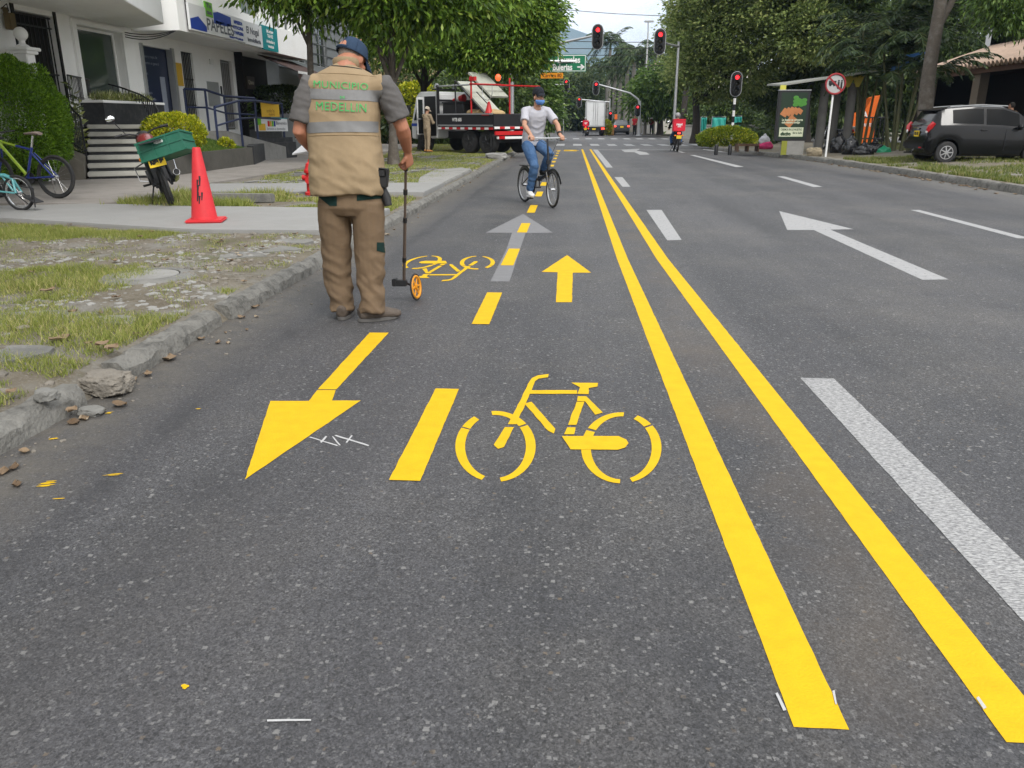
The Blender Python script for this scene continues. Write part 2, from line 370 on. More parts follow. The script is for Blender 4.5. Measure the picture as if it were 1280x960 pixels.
# ---- painted markings: thin sheets, parts of the road
def wob(poly, step=.035, amp=.0016):
    out=[]
    for i,a in enumerate(poly):
        b=poly[(i+1)%len(poly)]; a2=V((a[0],a[1],0)); b2=V((b[0],b[1],0)); d=b2-a2; n=max(1,min(120,int(d.length/step)))
        nrm=V((-d.y,d.x,0)).normalized() if d.length else V((0,0,0))
        for k in range(n):
            p=a2+d*(k/n)+nrm*(amp*noise.noise(V((a2.x+d.x*k/n,a2.y+d.y*k/n,i))*17)*2 if k else 0); out.append((p.x,p.y))
    return out
def mark(name, polys, m, label=None, z=.0018, dz=.0001, amp=.0016):
    b=MB()
    for i,p in enumerate(polys): b.poly([(x,y,z+dz*i) for x,y in wob(p,amp=amp)])
    o=b.build(name,m,road,fix=False)
    if label: o['label']=label
    return o
def px(*pts): return [tuple(gp(x,y)[:2]) for x,y in pts]
def rect(x0,x1,y0,y1): return [(x0,y0),(x1,y0),(x1,y1),(x0,y1)]
mark('lane_line',[[(.530,1.512),(.652,1.512),(.585,8),(.575,41),(.485,41),(.478,8)]],yellow_p,'solid yellow line, left one of the pair beside the cycle lane',amp=.0012)
mark('lane_line',[[(.985,1.498),(1.105,1.498),(.985,8),(.975,41),(.885,41),(.87,8)]],yellow_p,'solid yellow line, right one of the pair beside the white dashes',amp=.0012)
yd=[(2.735,3.835),(5.21,6.26),(7.53,8.58),(9.9,10.85),(12.15,13.3)]
for i,(a,b) in enumerate(yd+[(14.9+2.55*k,15.95+2.55*k) for k in range(10)]):
    mark('centre_dash',[rect(-.665+.02*(i>0),-.545+.02*(i>0),a,b)],yellow_p,'nearest yellow dash of the cycle lane centre line' if i==0 else None,z=.0034)
mark('direction_arrow',[px((462,416),(486,416),(420.5,487),(397.5,487)),px((396.6,488),(419.6,488),(415,501),(451,501),(306,600),(338,501.5),(386,501.5))],yellow_p,'yellow arrow pointing towards the camera')
mark('direction_arrow',[px((695,378),(715,378),(716,341),(739,341),(709,319),(677,340),(697,340.5))],yellow_p,'yellow arrow pointing up the street')
def zz(*p): return [(280+x/2.207,380+y/2.207) for x,y in p]
def arc(cx,cy,a0,a1,ro,ri,n=14):
    o=[(cx+ro[0]*math.cos(R(a)),cy-ro[1]*math.sin(R(a))) for a in np.linspace(a0,a1,n)]
    return o+[(cx+ri[0]*math.cos(R(a)),cy-ri[1]*math.sin(R(a))) for a in np.linspace(a1,a0,n)]
bike_polys=[]
ro=(111,98); ri=(84,87)
for q in (arc(749,394,148,250,ro,ri),arc(749,394,146,122,ro,ri,6),arc(749,394,96,40,ro,ri),arc(749,394,37,-82,ro,ri)):
    bike_polys.append(zz(*q))
ro=(111,98); ri=(84,87)
for q in (arc(1096,398,150,268,ro,ri),arc(1096,398,146,86,ro,ri),arc(1096,398,66,42,ro,ri,6),arc(1096,398,39,-74,ro,ri)):
    bike_polys.append(zz(*q))
bike_polys+=[zz((896,194),(894,203),(868,207),(858,214),(848,240),(806,333),(783,333),(822,258),(838,222),(850,205),(866,198)),
    zz((775,341),(800,341),(772,396),(756,401),(744,390)),
    zz((846,239),(974,239),(974,249),(844,249)), zz((958,218),(1032,219),(1030,229),(1006,233),(1006,250),(975,249),(982,231)),
    zz((829,276),(848,271),(914,346),(910,359),(894,351)), zz((973,271),(994,271),(972,335),(949,335)), zz((947,342),(970,342),(966,361),(938,361)),
    zz((976,256),(999,256),(1045,301),(1024,307),(996,270),(974,269)), zz((932,366),(1088,366),(1110,376),(1116,386),(1106,398),(1086,404),(956,403))]
near=[px(*p) for p in bike_polys]
mark('bicycle_symbol',near,yellow_p,'yellow bicycle symbol nearest the camera')
cx,cy=(-.025,3.44); fx,fy=(gp(560,335)[0]-.03,gp(560,334.5)[1])
mark('bicycle_symbol',[[(fx-(x-cx)*1.0,fy-(y-cy)*1.0) for x,y in p] for p in near],yellow_p,'yellow bicycle symbol lying upside down beside the measuring wheel')
mark('direction_arrow',[px((613,352),(637,352),(649,315),(657,291.5),(691,291),(654,267.5),(607,291),(640,291.2),(633,312))],grey_p,'worn grey arrow under the yellow dashes')
mark('direction_arrow',[px((974,264),(1067,286.6),(1038,287.2),(1186,349.5),(1153,350),(1017,287.6),(984,287.6))],pale_p,'white arrow in the middle lane')
mark('lane_dash',[[(1.245,4.155),(1.42,4.155),(1.44,.9),(1.27,.9)]],white_p,'worn white dash nearest the camera')
mark('lane_dash',[px((808,262.5),(827,262.5),(852,300),(834,300.5))],pale_p)
mark('lane_dash',[px((768,221.5),(778,221.5),(788,233.5),(778,233.5))],pale_p)
mark('lane_line',[px((741,187),(747,187),(766,209.5),(758,209.5))],pale_p,'solid white line ahead of the crossing')
for a in ([(1138,262.5),(1149,262.5),(1290,298.5),(1272,298)],[(971,220.5),(980,220.5),(1028,233.5),(1017,234)],[(862,193.8),(868,193.8),(930,208.5),(920,209)],[(838,186.2),(842,186.2),(857,191),(852,191)]):
    mark('lane_dash',[px(*a)],pale_p)
mark('direction_arrow',[px((776,187),(800,186),(796,188.5),(808,190.5),(812,193.2),(800,193.6),(793,190.2),(781,190.2))],pale_p,'far white turn arrow before the crossing')
mark('stop_line',[rect(1.25,6.6,40.4,40.7)],pale_p); mark('edge_line',[px((880,186.2),(905,189),(935,190.4),(935,191.2),(902,190.2),(878,187.2))],pale_p)
for k in range(11): mark('crosswalk_bar',[rect(-1.9+k*1.0,-1.4+k*1.0,47.2,51.0)],pale_p)
for k in range(11): mark('crosswalk_bar',[rect(-1.9+k*1.0,-1.4+k*1.0,65.0,68.0)],pale_p)
mark('give_way_marks',[rect(-2.0+.42*k,-1.75+.42*k,39.2,39.6) for k in range(6)]+[rect(-.35,.25,38.4,40.2)],yellow_p,dz=0)
# chalk ticks of the setting-out
chalk=mat('chalk',(.42,.42,.42),.9,var=.2,scale=60)
mark('chalk_mark',[px((386,547),(388,546.3),(423,557),(421,557.8)),px((418,545),(420,544),(462,557),(460,558)),px((400,553),(402,554),(409,546),(407,545.5)),px((432,553.5),(434,554),(441,545),(439,544.5)),px((415,546),(416.5,546),(426,557),(424,557))],chalk,'white chalk ticks beside the yellow arrow head')
mark('chalk_mark',[px((969,868),(972,867),(983,889),(979,890)),px((1040,865),(1043,864),(1046,882),(1044,882)),px((334,901),(389,900.5),(389,902.5),(334,903.5)),px((1220,874),(1223,872),(1233,886),(1229,888))],chalk,'small chalk strokes at the ends of the yellow lines',z=.0036)
rs_=random.Random(5); sp=[]
for (x,y,L_,wd_,k,dx,dy) in ((58,605,.034,.005,9,1.0,.25),(232,857,.011,.005,5,1,0),(66,549,.022,.004,4,.9,.4),(136,517,.02,.005,4,.9,.4),(143,594,.04,.003,5,1,.3),(75,625,.03,.003,4,1,.2),(248,512,.015,.004,3,1,.2)):
    c=gp(x,y); d=V((dx,dy,0)).normalized(); n=V((-d.y,d.x,0))
    for j in range(k):
        o=c+n*(wd_*2.2*(rs_.random()-.5)*k*.5)+d*(L_*.7*(rs_.random()-.5)); l=L_*rs_.uniform(.4,1); w2=wd_*rs_.uniform(.5,1.1)
        sp.append([tuple((o+d*l*u+n*w2*v*rs_.uniform(.6,1.2))[:2]) for u,v in ((-1,.1),(-.5,.8),(.1,1),(.7,.6),(1,-.1),(.5,-.9),(-.1,-.7),(-.7,-.8))])
mark('paint_splash',sp,yellow_p,'stray splashes of yellow paint',amp=.0008)

# ---- kerbs
def kerb_mesh(path, h, wd, side, gaps=(), rough=.02, seed=0, step=.12, joint=1.0):
    """swept kerb along a path of (x,y); side=+1 kerb body lies to the right of the path"""
    b=MB(); pts=[V((x,y,0)) for x,y in path]; P=[]; s=0
    for a,c in zip(pts,pts[1:]):
        n=max(1,int((c-a).length/step))
        for k in range(n): P.append((a+(c-a)*(k/n),s+(c-a).length*k/n))
        s+=(c-a).length
    rings=[]; run=[]
    def flush():
        if len(run)>1: b.loft(list(run))
        run.clear()
    for i,(p,d) in enumerate(P):
        if any(g0<p.y<g1 for g0,g1 in gaps): flush(); continue
        t=(P[min(i+1,len(P)-1)][0]-P[max(i-1,0)][0]).normalized(); n=V((t.y,-t.x,0))*side
        j=d%joint<step; z=h*(1 if not j else .90)
        q=lambda u,v,k: p+n*(u+rough*noise.noise(V((p.x,p.y*2.1,k+seed))*2.3)*1.2+rough*.8*noise.noise(V((p.x,p.y,k*3+seed))*9)+rough*.5*noise.noise(V((p.x,p.y,k*3+seed))*27))+V((0,0,max(-.05,v*z/h+(rough*.9*noise.noise(V((p.y*1.7,k,seed))*2)+rough*.7*noise.noise(V((p.y,k*2,seed))*8) if v>0 else 0))))
        run.append([q(0,-.05,0),q(.012,h*.62,1),q(.045,h*.97,2),q(.10,h,5),q(wd,h,3),q(wd+.01,-.05,4)])
    flush(); return b
kerb_m=mat('weathered_kerb',(.17,.165,.15),.95,var=.55,scale=22,bump=1.0,bscale=55,stain=(.045,.043,.04),stain_amt=.85,stain_scale=8)
kerb_mesh([(KX,-3),(KX+.02,44)],.105,.125,-1,gaps=((3.50,3.80),(5.08,5.22)),rough=.016,step=.035).build('kerb',kerb_m,smooth=R(28))['kind']='structure'
kerb_mesh(RK[:-1],.15,.16,1,rough=.016,seed=4,step=.25).build('kerb',kerb_m,smooth=R(50))['kind']='structure'

# ---- raised ground on both sides
def hz(x,y):     # height of the left verge
    if x>KX-.15: return max(-.01,.10*min(1,(KX-.04-x)/.11))
    e=min(1,max(0,(KX-.15-x)/.5))
    return .100+.03*e+e*(.030*noise.noise(V((x*.9,y*.9,3)))+.018*noise.noise(V((x*3,y*3,8)))+.008*noise.noise(V((x*9,y*9,5))))
def verge_mat():
    m=bpy.data.materials.new('bare_verge'); m.use_nodes=True; nt=m.node_tree; N=nt.nodes; L=nt.links; b=N['Principled BSDF']; b.inputs['Roughness'].default_value=.95; b.inputs['Specular IOR Level'].default_value=.15
    tc=N.new('ShaderNodeTexCoord')
    def nz(s,d=6,r=.65):
        n=N.new('ShaderNodeTexNoise'); n.inputs['Scale'].default_value=s; n.inputs['Detail'].default_value=d; n.inputs['Roughness'].default_value=r; L.new(tc.outputs['Object'],n.inputs['Vector']); return n.outputs['Fac']
    def st(f,lo,hi,amt,a,c):
        r=N.new('ShaderNodeMapRange'); r.inputs[1].default_value=lo; r.inputs[2].default_value=hi; r.inputs[4].default_value=amt; L.new(f,r.inputs[0])
        x=N.new('ShaderNodeMix'); x.data_type='RGBA'; L.new(r.outputs[0],x.inputs[0]); 
        if isinstance(a,tuple): x.inputs[6].default_value=(*a,1)
        else: L.new(a,x.inputs[6])
        x.inputs[7].default_value=(*c,1); return x.outputs[2]
    c=st(nz(2.2),.35,.65,1,(.135,.115,.085),(.20,.178,.14))
    c=st(nz(1.3,8),.50,.62,.85,c,(.225,.218,.20))
    c=st(nz(7,6),.55,.68,.7,c,(.10,.085,.06))
    c=st(nz(.9,5),.54,.66,.6,c,(.10,.115,.04))
    c=st(nz(60,4),.52,.7,.6,c,(.27,.25,.22))
    L.new(c,b.inputs['Base Color'])
    bp=N.new('ShaderNodeBump'); bp.inputs['Strength'].default_value=.9; bp.inputs['Distance'].default_value=.02; L.new(nz(28,7,.75),bp.inputs['Height']); L.new(bp.outputs[0],b.inputs['Normal']); return m
verge_m=verge_mat()
def field(x0,x1,y0,y1,nx,ny,f):
    xs=np.linspace(x0,x1,nx); ys=np.linspace(y0,y1,ny); vs=[(x,y,f(x,y)) for y in ys for x in xs]
    fs=[(j*nx+i,j*nx+i+1,(j+1)*nx+i+1,(j+1)*nx+i) for j in range(ny-1) for i in range(nx-1)]
    return np_mesh('m',vs,fs,4)
def smooth_mesh(me): me.polygons.foreach_set('use_smooth',[True]*len(me.polygons)); return me
o=link_mesh('verge',smooth_mesh(field(-9,KX+.03,-2,12,200,280,hz)),verge_m); o['kind']='structure'
o=link_mesh('verge',smooth_mesh(field(-9,KX-.05,12,44.5,60,200,lambda x,y:hz(x,y)-.004)),verge_m); o['kind']='structure'
o=link_mesh('terrain',smooth_mesh(field(-60,-8.9,-2,44.5,60,50,lambda x,y:.10)),soil_m); o['kind']='structure'
MB().bb((-60,76,-.02),(-3,400,.14)).build('terrain',soil_m)['kind']='structure'
MB().bb((9,78,-.02),(60,400,.14)).build('terrain',soil_m)['kind']='structure'
def hr(x,y): return .14+.03*noise.noise(V((x*.7,y*.7,11)))+.012*noise.noise(V((x*3,y*3,2)))+max(0,min(.12,(x-9.2)*.05))
b=MB(); nst=60
rows=[]
for i in range(nst+1):
    y=-4+ (48.6)*i/nst
    for (xa,ya),(xb,yb) in zip(RK,RK[1:]):
        if ya<=y<=yb: x0=xa+(xb-xa)*(y-ya)/(yb-ya)+.14; break
    rows.append([(x0+(60-x0)*t**2.2,y,hr(x0+(60-x0)*t**2.2,y)) for t in np.linspace(0,1,26)])
b.loft(rows,caps=False,closed=False); b.build('verge',verge_m,smooth=R(60),fix=False)['kind']='structure'

# pavement, driveway slab, second slab, kerb stone
pav_m=mat('worn_pavement',(.25,.23,.21),.9,var=.25,scale=4,bump=.4,bscale=50,stain=(.15,.135,.12),stain_amt=.6,stain_scale=1.2)
slab_m=mat('driveway_concrete',(.26,.258,.25),.9,var=.16,scale=3,bump=.35,bscale=70,stain=(.24,.235,.22),stain_amt=.55,stain_scale=1.3)
def sheet(name, poly, z0, z1, m, bev=.01, parent=None):
    return MB().prism(poly,z0,z1).build(name,m,parent,bevel=bev)
o=sheet('driveway',[(KX-.16,8.62),(-4.1,8.6),(-5.4,9.0),(-6.75,9.45),(-8.4,9.9),(-9.2,10.6),(-6.9,11.35),(-4.8,11.12),(KX-.16,11.0)],0,.172,slab_m); o['kind']='structure'
o=sheet('pavement',[(-8.95,11.4),(-6.9,11.36),(-6.4,12.6),(-7.0,15.0),(-6.9,18),(-7.4,30),(-7.6,44),(-10.5,44),(-9.7,25),(-9.0,20),(-9.2,17),(-12,15.9),(-16,13.0),(-9.2,10.62)],0,.165,pav_m); o['kind']='structure'
t=thing('kerb_stone','loose grey kerb stone lying on the grass behind the motorcycle','kerb stone',(-5.05,12.05,.14)); MB().box((0,0,.06),(1.15,.16,.13)).build('stone',old_conc,t,bevel=.015)
o=sheet('slab',[(KX-.16,13.6),(-6.2,13.5),(-6.9,15.3),(KX-.16,15.9)],0,.172,slab_m); o['kind']='structure'
# ------------------------------------------------------------------ foliage
def unit(a): return a/np.maximum(1e-9,np.linalg.norm(a,axis=1,keepdims=True))
def leaf_mesh(name, pos, dirs, length, width, fold=.25, rg=rng):
    """one diamond leaf per position, pointing along dirs"""
    n=len(pos); d=unit(dirs); r=unit(rg.normal(size=(n,3))); s=unit(np.cross(d,r)); u=np.cross(s,d)
    Ln=(np.asarray(length)*rg.uniform(.7,1.25,n))[:,None]; W=(np.asarray(width)*rg.uniform(.75,1.2,n))[:,None]
    v=np.empty((n,4,3)); v[:,0]=pos; v[:,1]=pos+d*Ln*.45+s*W*.5+u*W*fold; v[:,2]=pos+d*Ln-u*Ln*.08; v[:,3]=pos+d*Ln*.45-s*W*.5+u*W*fold
    return np_mesh(name,v.reshape(-1,3),np.arange(n*4).reshape(n,4),4)
def crown_points(blobs, clumps, per, rc, shell=.55, rg=rng, flat=.8):
    """blobs: [(centre,(rx,ry,rz))]; leaf clumps sit mostly towards each blob's outside, with gaps between them"""
    vol=np.array([b[1][0]*b[1][1]*b[1][2] for b in blobs])**(2/3); cnt=np.maximum(1,(clumps*vol/vol.sum()).astype(int))
    P=[];D=[]
    for (c,rr),k in zip(blobs,cnt):
        d=unit(rg.normal(size=(k,3))); t=shell+(1-shell)*rg.random(k)**.6; t*=rg.uniform(.86,1.1,k)
        cc=np.array(c)+d*t[:,None]*np.array(rr)
        sz=rc*rg.uniform(.6,1.35,k)
        off=rg.normal(size=(k,per,3))*np.array([1,1,flat])*.5
        p=cc[:,None]+off*sz[:,None,None]; out=d[:,None]*.6+unit(off.reshape(-1,3)).reshape(k,per,3)*.8
        P.append(p.reshape(-1,3)); D.append(out.reshape(-1,3))
    return np.vstack(P),np.vstack(D)
def limbs(mb, base, top, r0, r1, blobs, rg, wiggle=.12, n=9, nb=None):
    """tapered trunk with root flare, and limbs reaching into the crown"""
    base=V(base); top=V(top); pts=[];rs=[]
    for i in range(n+1):
        t=i/n; p=base.lerp(top,t)+V((noise.noise(V((t*2.3,base.x,1))),noise.noise(V((t*2.3,base.y,7))),0))*wiggle*math.sin(math.pi*min(1,t*1.1))
        pts.append(p); rs.append((r0+(r1-r0)*t)*(1+.55*math.exp(-t*14)))
    mb.tube(pts,rs,n=10)
    for c,rr in blobs[:nb]:
        k=int(rg.integers(int(n*.55),n+1)); a=pts[k]; c=V(c)+V((0,0,rr[2]*.15)); m=a.lerp(c,.5)+V((rg.normal()*.15,rg.normal()*.15,(c-a).length*.10))
        r=rs[k]*.62; q=[a,a.lerp(m,.55)+V((0,0,.05)),m,m.lerp(c,.6),c]; mb.tube(q,[r,r*.8,r*.6,r*.4,r*.12],n=7)
        for _ in range(3):
            e=c+V((rg.normal()*rr[0]*.5,rg.normal()*rr[1]*.5,rg.normal()*rr[2]*.4)); mb.tube([m,m.lerp(e,.5)+V((0,0,.1)),e],[r*.45,r*.28,r*.06],n=5)
def tree(name, label, cat, base, top, r0, blobs, lm, bm_, clumps, per, rc, ll, lw, droop=.6, group=None, seed=1, shell=.55, flat=.8, nb=None, wiggle=.12):
    rg=np.random.default_rng(seed); t=thing(name,label,cat,base,0,group); B=V(base)
    m=MB(); limbs(m,base,top,r0,r0*.62,blobs,rg,nb=nb,wiggle=wiggle); m.build('trunk',bm_,t,smooth=R(60),world=True,fix=False)
    P,D=crown_points(blobs,clumps,per,rc,shell,rg,flat); D=D+np.array([0,0,-droop])+rg.normal(size=D.shape)*.35
    me=leaf_mesh('crown',P-np.array(B),D,ll,lw,rg=rg); link_mesh('crown',me,lm,t); return t
mango_l=leaf_mat('mango_leaf',(.055,.115,.014),(.19,.32,.034),(.32,.42,.07),trans=.38)
olive_l=leaf_mat('olive_leaf',(.12,.175,.050),(.32,.40,.125),(.44,.48,.18),trans=.42)
dark_l =leaf_mat('dark_leaf',(.032,.058,.016),(.10,.155,.038),(.15,.20,.055),trans=.32)
mid_l  =leaf_mat('mid_leaf',(.05,.10,.018),(.13,.22,.038),(.2,.28,.07),trans=.34)
far_l  =leaf_mat('far_leaf',(.036,.060,.020),(.10,.14,.048),(.14,.17,.06),trans=.3)
lime_l =leaf_mat('lime_leaf',(.20,.26,.012),(.50,.50,.02),(.72,.66,.06),trans=.34)
clip_l =leaf_mat('clipped_leaf',(.075,.16,.012),(.21,.38,.028),(.30,.46,.05),trans=.38)
hedge_l=leaf_mat('hedge_leaf',(.09,.16,.012),(.32,.38,.02),(.62,.58,.05),trans=.3)
palm_l =leaf_mat('palm_leaf',(.020,.040,.014),(.062,.100,.034),(.12,.14,.05),trans=.22)
grass_l=leaf_mat('grass_blade',(.16,.20,.035),(.33,.36,.09),(.50,.43,.20),trans=.35,rough=.6)
weed_l =leaf_mat('weedy_blade',(.075,.11,.018),(.18,.21,.045),(.34,.29,.13),trans=.3,rough=.6)
lawn_l =leaf_mat('lawn_blade',(.05,.10,.012),(.12,.20,.025),(.2,.24,.06),trans=.3,rough=.6)
dry_l  =leaf_mat('dry_leaf',(.13,.085,.05),(.28,.20,.125),(.40,.33,.24),trans=.12,rough=.7)

def blob(pxy, Y, r):      # a crown lobe seen at a photo point, at distance Y
    return (tuple(at(pxy[0],pxy[1],Y)), r if hasattr(r,'__len__') else (r,r,r*.8))
def ub(x, ybot, Y, r):      # a crown lobe whose underside hangs at a photo point
    p=at(x,ybot,Y); rr=r if hasattr(r,'__len__') else (r,r,r*.75); return ((p.x,Y,p.z+rr[2]+.30),rr)
# street trees on the left verge (dense hanging leaves)
tree('broadleaf_tree','tall broad-leaved street tree with a grey trunk right behind the man in the vest','tree',(-5.05,23.3,.12),(-4.9,23.4,4.8),.125,
  [ub(430,52,22.5,1.4),ub(500,70,22.6,1.5),ub(560,62,23,1.5),ub(385,40,22,1.1),ub(340,26,21.5,.9),ub(470,20,22,2.0),ub(600,45,24,1.5),ub(545,10,23,2.0),ub(395,0,22,1.8),ub(320,5,21.5,.8)],
  mango_l,bark,1500,24,.42,.22,.078,droop=.55,seed=3,shell=.5)
tree('broadleaf_tree','broad-leaved street tree hanging over the cab of the flatbed truck','tree',(-6.4,35.5,.12),(-6.2,35.5,4.6),.17,
  [ub(520,96,34,1.3),ub(565,100,34,1.3),ub(600,104,34,1.3),ub(545,75,35,1.8),ub(500,88,35,1.5),ub(590,70,35,1.7),ub(560,40,35,2.0)],
  mango_l,dark_bark,1100,24,.45,.23,.08,droop=.55,seed=5)
tree('broadleaf_tree','light green street tree overhanging the kerb in front of the green road sign','tree',(-4.3,36.0,.12),(-3.7,35.6,4.8),.15,
  [ub(632,104,34,1.2),ub(655,100,34,.95),ub(672,84,34,.85),ub(640,75,34,1.6),ub(668,55,34,1.15),ub(650,25,34.5,1.6),ub(676,14,34.5,.95),ub(640,-10,35,2.0),ub(612,88,34,1.2)],
  mango_l,dark_bark,1450,24,.42,.22,.078,droop=.55,seed=8)
tree('slender_tree','slim bare-stemmed tree behind the capped man, next to the shop awning','tree',(-7.1,22.6,.13),(-7.0,22.6,5.6),.105,
  [ub(400,-5,23.5,1.3),ub(350,2,23,1.0),ub(372,18,23,.8)],mango_l,bark,360,26,.5,.23,.08,droop=.8,seed=12,wiggle=.05)
# background greenery left of the road
for i,(p,Y,r,lm,lab) in enumerate((((470,120),47,(4.5,3,3.2),dark_l,'dark shady tree behind the truck cab and the street trees'),((612,112),52,(2.8,3,3.0),dark_l,'dark bushy tree behind the load of the truck'),
      ((668,118),58,(1.2,1.4,1.8),mid_l,'small leafy tree left of the green road sign pole'))):
    c=at(p[0],p[1],Y); tree('background_tree',lab,'tree',(c.x,c.y,.1),(c.x,c.y,c.z),.2,[(tuple(c),r),((c.x-r[0]*.5,c.y,c.z-r[2]*.55),(r[0]*.7,r[1],r[2]*.6)),((c.x+r[0]*.5,c.y,c.z-r[2]*.5),(r[0]*.6,r[1],r[2]*.6))],lm,dark_bark,520,22,.9,.34,.15,seed=20+i,nb=1)
# trees over the right pavement: drooping olive crowns
tree('spreading_tree','large drooping olive-green tree behind the right-hand traffic light','tree',tuple(at(868,186,47)[:2])+(.14,),(at(868,120,47).x,47,4.6),.22,
  [ub(862,118,46,1.4),ub(890,135,46,1.6),ub(925,128,45,1.6),ub(880,88,46,2.0),ub(915,90,45,2.2),ub(950,100,44,2.0),ub(880,48,46,1.9),ub(910,40,45,2.4),ub(950,50,44,2.4),ub(985,70,43,2.2),ub(940,0,44,2.6),ub(985,20,43,2.6),ub(895,10,45,1.7),ub(1010,88,42,1.8)],
  olive_l,dark_bark,2600,30,.48,.21,.095,droop=.15,seed=31,shell=.7,flat=.5)
tree('spreading_tree','dark spreading tree behind the lit poster panel and bus shelter','tree',tuple(at(1005,185,46)[:2])+(.14,),(at(1005,110,46).x,46,4.4),.28,
  [ub(985,140,47,1.5),ub(1020,118,46,1.6),ub(960,145,49,1.4),ub(1045,105,44,1.8),ub(1040,60,43,2.2),ub(1060,20,42,2.2),ub(1020,0,43,2.2)],
  dark_l,dark_bark,1400,30,.55,.23,.10,droop=.35,seed=33,flat=.6)
tree('tall_tree','thick bare trunk rising behind the black hatchback','tree',(at(1160,160,28).x,28.0,.2),(at(1160,160,28).x-.30,28.2,7.0),.25,
  [ub(1190,-20,31,2.0),ub(1120,-5,33,1.9),ub(1245,-25,30,1.8),ub(1080,-15,34,1.8)],
  dark_l,bark,700,26,.6,.22,.08,droop=.7,seed=35,wiggle=.22)
tree('leafy_branch_tree','bright green tree reaching into the top right corner above the tiled roof','tree',(17.5,26,.2),(17.5,26.2,5.2),.16,
  [ub(1262,52,26,.9),ub(1238,26,26,.7),ub(1300,40,27,1.2),ub(1270,15,27,1.0)],mid_l,bark,420,26,.42,.19,.05,droop=.6,seed=37)
# the wood that closes the street, far beyond the crossing
t=None
for i,(p,Y,r,lm,lab) in enumerate((((712,128),120,(4.5,4,4.0),far_l,'dark rounded tree under the green road sign, left of the box truck'),((735,122),150,(7,5,5),far_l,'distant dark tree mass right above the white box truck'),((668,132),105,(3.2,3,4),far_l,'distant dark tree at the left edge of the far roadway'),
     ((828,112),78,(2.7,2.6,2.3),mid_l,'rounded bright green tree with forked dark trunk beside the grey lamp pole'),((778,128),160,(7,5,5),far_l,'distant tree behind the row of royal palms'),((862,40),70,(2.0,2,3.2),olive_l,'tall feathery tree top rising above the right overhead signal'),((905,150),70,(3,3,2.2),dark_l,'low dark tree behind the turquoise tarpaulins'),((850,140),110,(7,4,5),far_l,'far dark tree right of the crossing behind the palms'))):
    c=at(p[0],p[1],Y); g=.1; n=520 if i!=3 else 700
    tree('background_tree',lab,'tree',(c.x,c.y,g),(c.x,c.y,max(1.5,c.z-r[2]*.3)),.28,[(tuple(c),r),((c.x-r[0]*.45,c.y,c.z-r[2]*.4),(r[0]*.7,r[1],r[2]*.6)),((c.x+r[0]*.5,c.y,c.z-r[2]*.35),(r[0]*.62,r[1],r[2]*.62)),((c.x+r[0]*.1,c.y-r[1]*.5,c.z+r[2]*.25),(r[0]*.7,r[1]*.6,r[2]*.7))],lm,dark_bark,n,20,.22*r[0]+.25,.09*r[0]+.08,.045*r[0]+.05,seed=50+i)
# far-off wood on both sides: nobody could count it
fp=[];fd=[]
for (x0,x1,y0,y1,h0,h1,k) in ((-70,-5,80,330,4,12,150),(13,80,90,330,4,10,150),(-70,-14,44,75,3,6,30)):
    for _ in range(k):
        x=rng.uniform(x0,x1); y=rng.uniform(y0,y1); h=rng.uniform(h0,h1); rr=np.array([rng.uniform(3,5),rng.uniform(3,5),h*.55])
        P,D=crown_points([((x,y,h*.5),rr)],34,14,1.4,.6); fp.append(P); fd.append(D)
P=np.vstack(fp); o=link_mesh('far_wood',leaf_mesh('far_wood',P,np.vstack(fd)+np.array([0,0,-.4]),.9,.5),far_l); tag(o,'far dark green wood on both sides of the street','wood',kind='stuff')

# palms
def frond(P,D,L,W, base, az, length, rise, droop, n=34, leaf=.5, rg=rng, tilt=.0):
    """arching rachis with leaflets on both sides"""
    rp=[]; h=V((math.cos(az),math.sin(az),0)); side=V((-math.sin(az),math.cos(az),0))
    for i in range(n+1):
        t=i/n; p=V(base)+h*(length*t*(1-.18*t*t*droop))+V((0,0,length*(rise*t-droop*t*t))); rp.append(p)
    for i in range(2,n):
        t=i/n; tan=(rp[i+1]-rp[i]).normalized(); ll=leaf*(math.sin(math.pi*min(1,t*.9+.08))**.7)
        for s in (-1,1):
            d=side*s*.8+tan*.55+V((0,0,-.25-.35*rg.random())); P.append(tuple(rp[i])); D.append(tuple(d)); L.append(ll); W.append(leaf*.15)
    return rp
def palm(name,label,base,height,r,nf,fl,rise,droop,group=None,seed=0,lean=(0,0),leaf=.55,stem=grey_metal,shaft=True):
    rg=np.random.default_rng(seed); t=thing(name,label,'palm',base,0,group); m=MB()
    top=V((lean[0],lean[1],height)); pts=[V((lean[0]*q*q,lean[1]*q*q,height*q)) for q in np.linspace(0,1,9)]
    m.tube(pts,[r*(1.35 if i==0 else 1.1 if i<4 else 1.0 if i<7 else .8) for i in range(9)],n=12); m.build('trunk',palm_trunk,t,smooth=R(60))
    if shaft: MB().tube([top,top+V((0,0,fl*.28))],[r*.8,r*.4],n=10).build('crown_shaft',palm_shaft,t,smooth=R(60)); top=top+V((0,0,fl*.25))
    P,D,L,W=[],[],[],[]; ra=MB()
    for k in range(nf):
        az=2*math.pi*k/nf+rg.uniform(-.2,.2); q=rg.random(); rp=frond(P,D,L,W,top,az,fl*rg.uniform(.8,1.1),rise*(1.5-1.6*q),droop*rg.uniform(.8,1.2),leaf=leaf,rg=rg)
        ra.tube(rp[::4],[.03*fl*(1-.12*i)*.35 for i in range(len(rp[::4]))],n=4)
    me=leaf_mesh('fronds',np.array(P),np.array(D),np.array(L),np.array(W),fold=.1,rg=rg); link_mesh('fronds',me,palm_l,t); ra.build('frond_stems',palm_shaft,t,fix=False); return t
palm_trunk=mat('palm_trunk',(.24,.225,.20),.9,var=.25,scale=6,bump=.4,bscale=20,stain=(.12,.11,.09),stain_amt=.6,stain_scale=2)
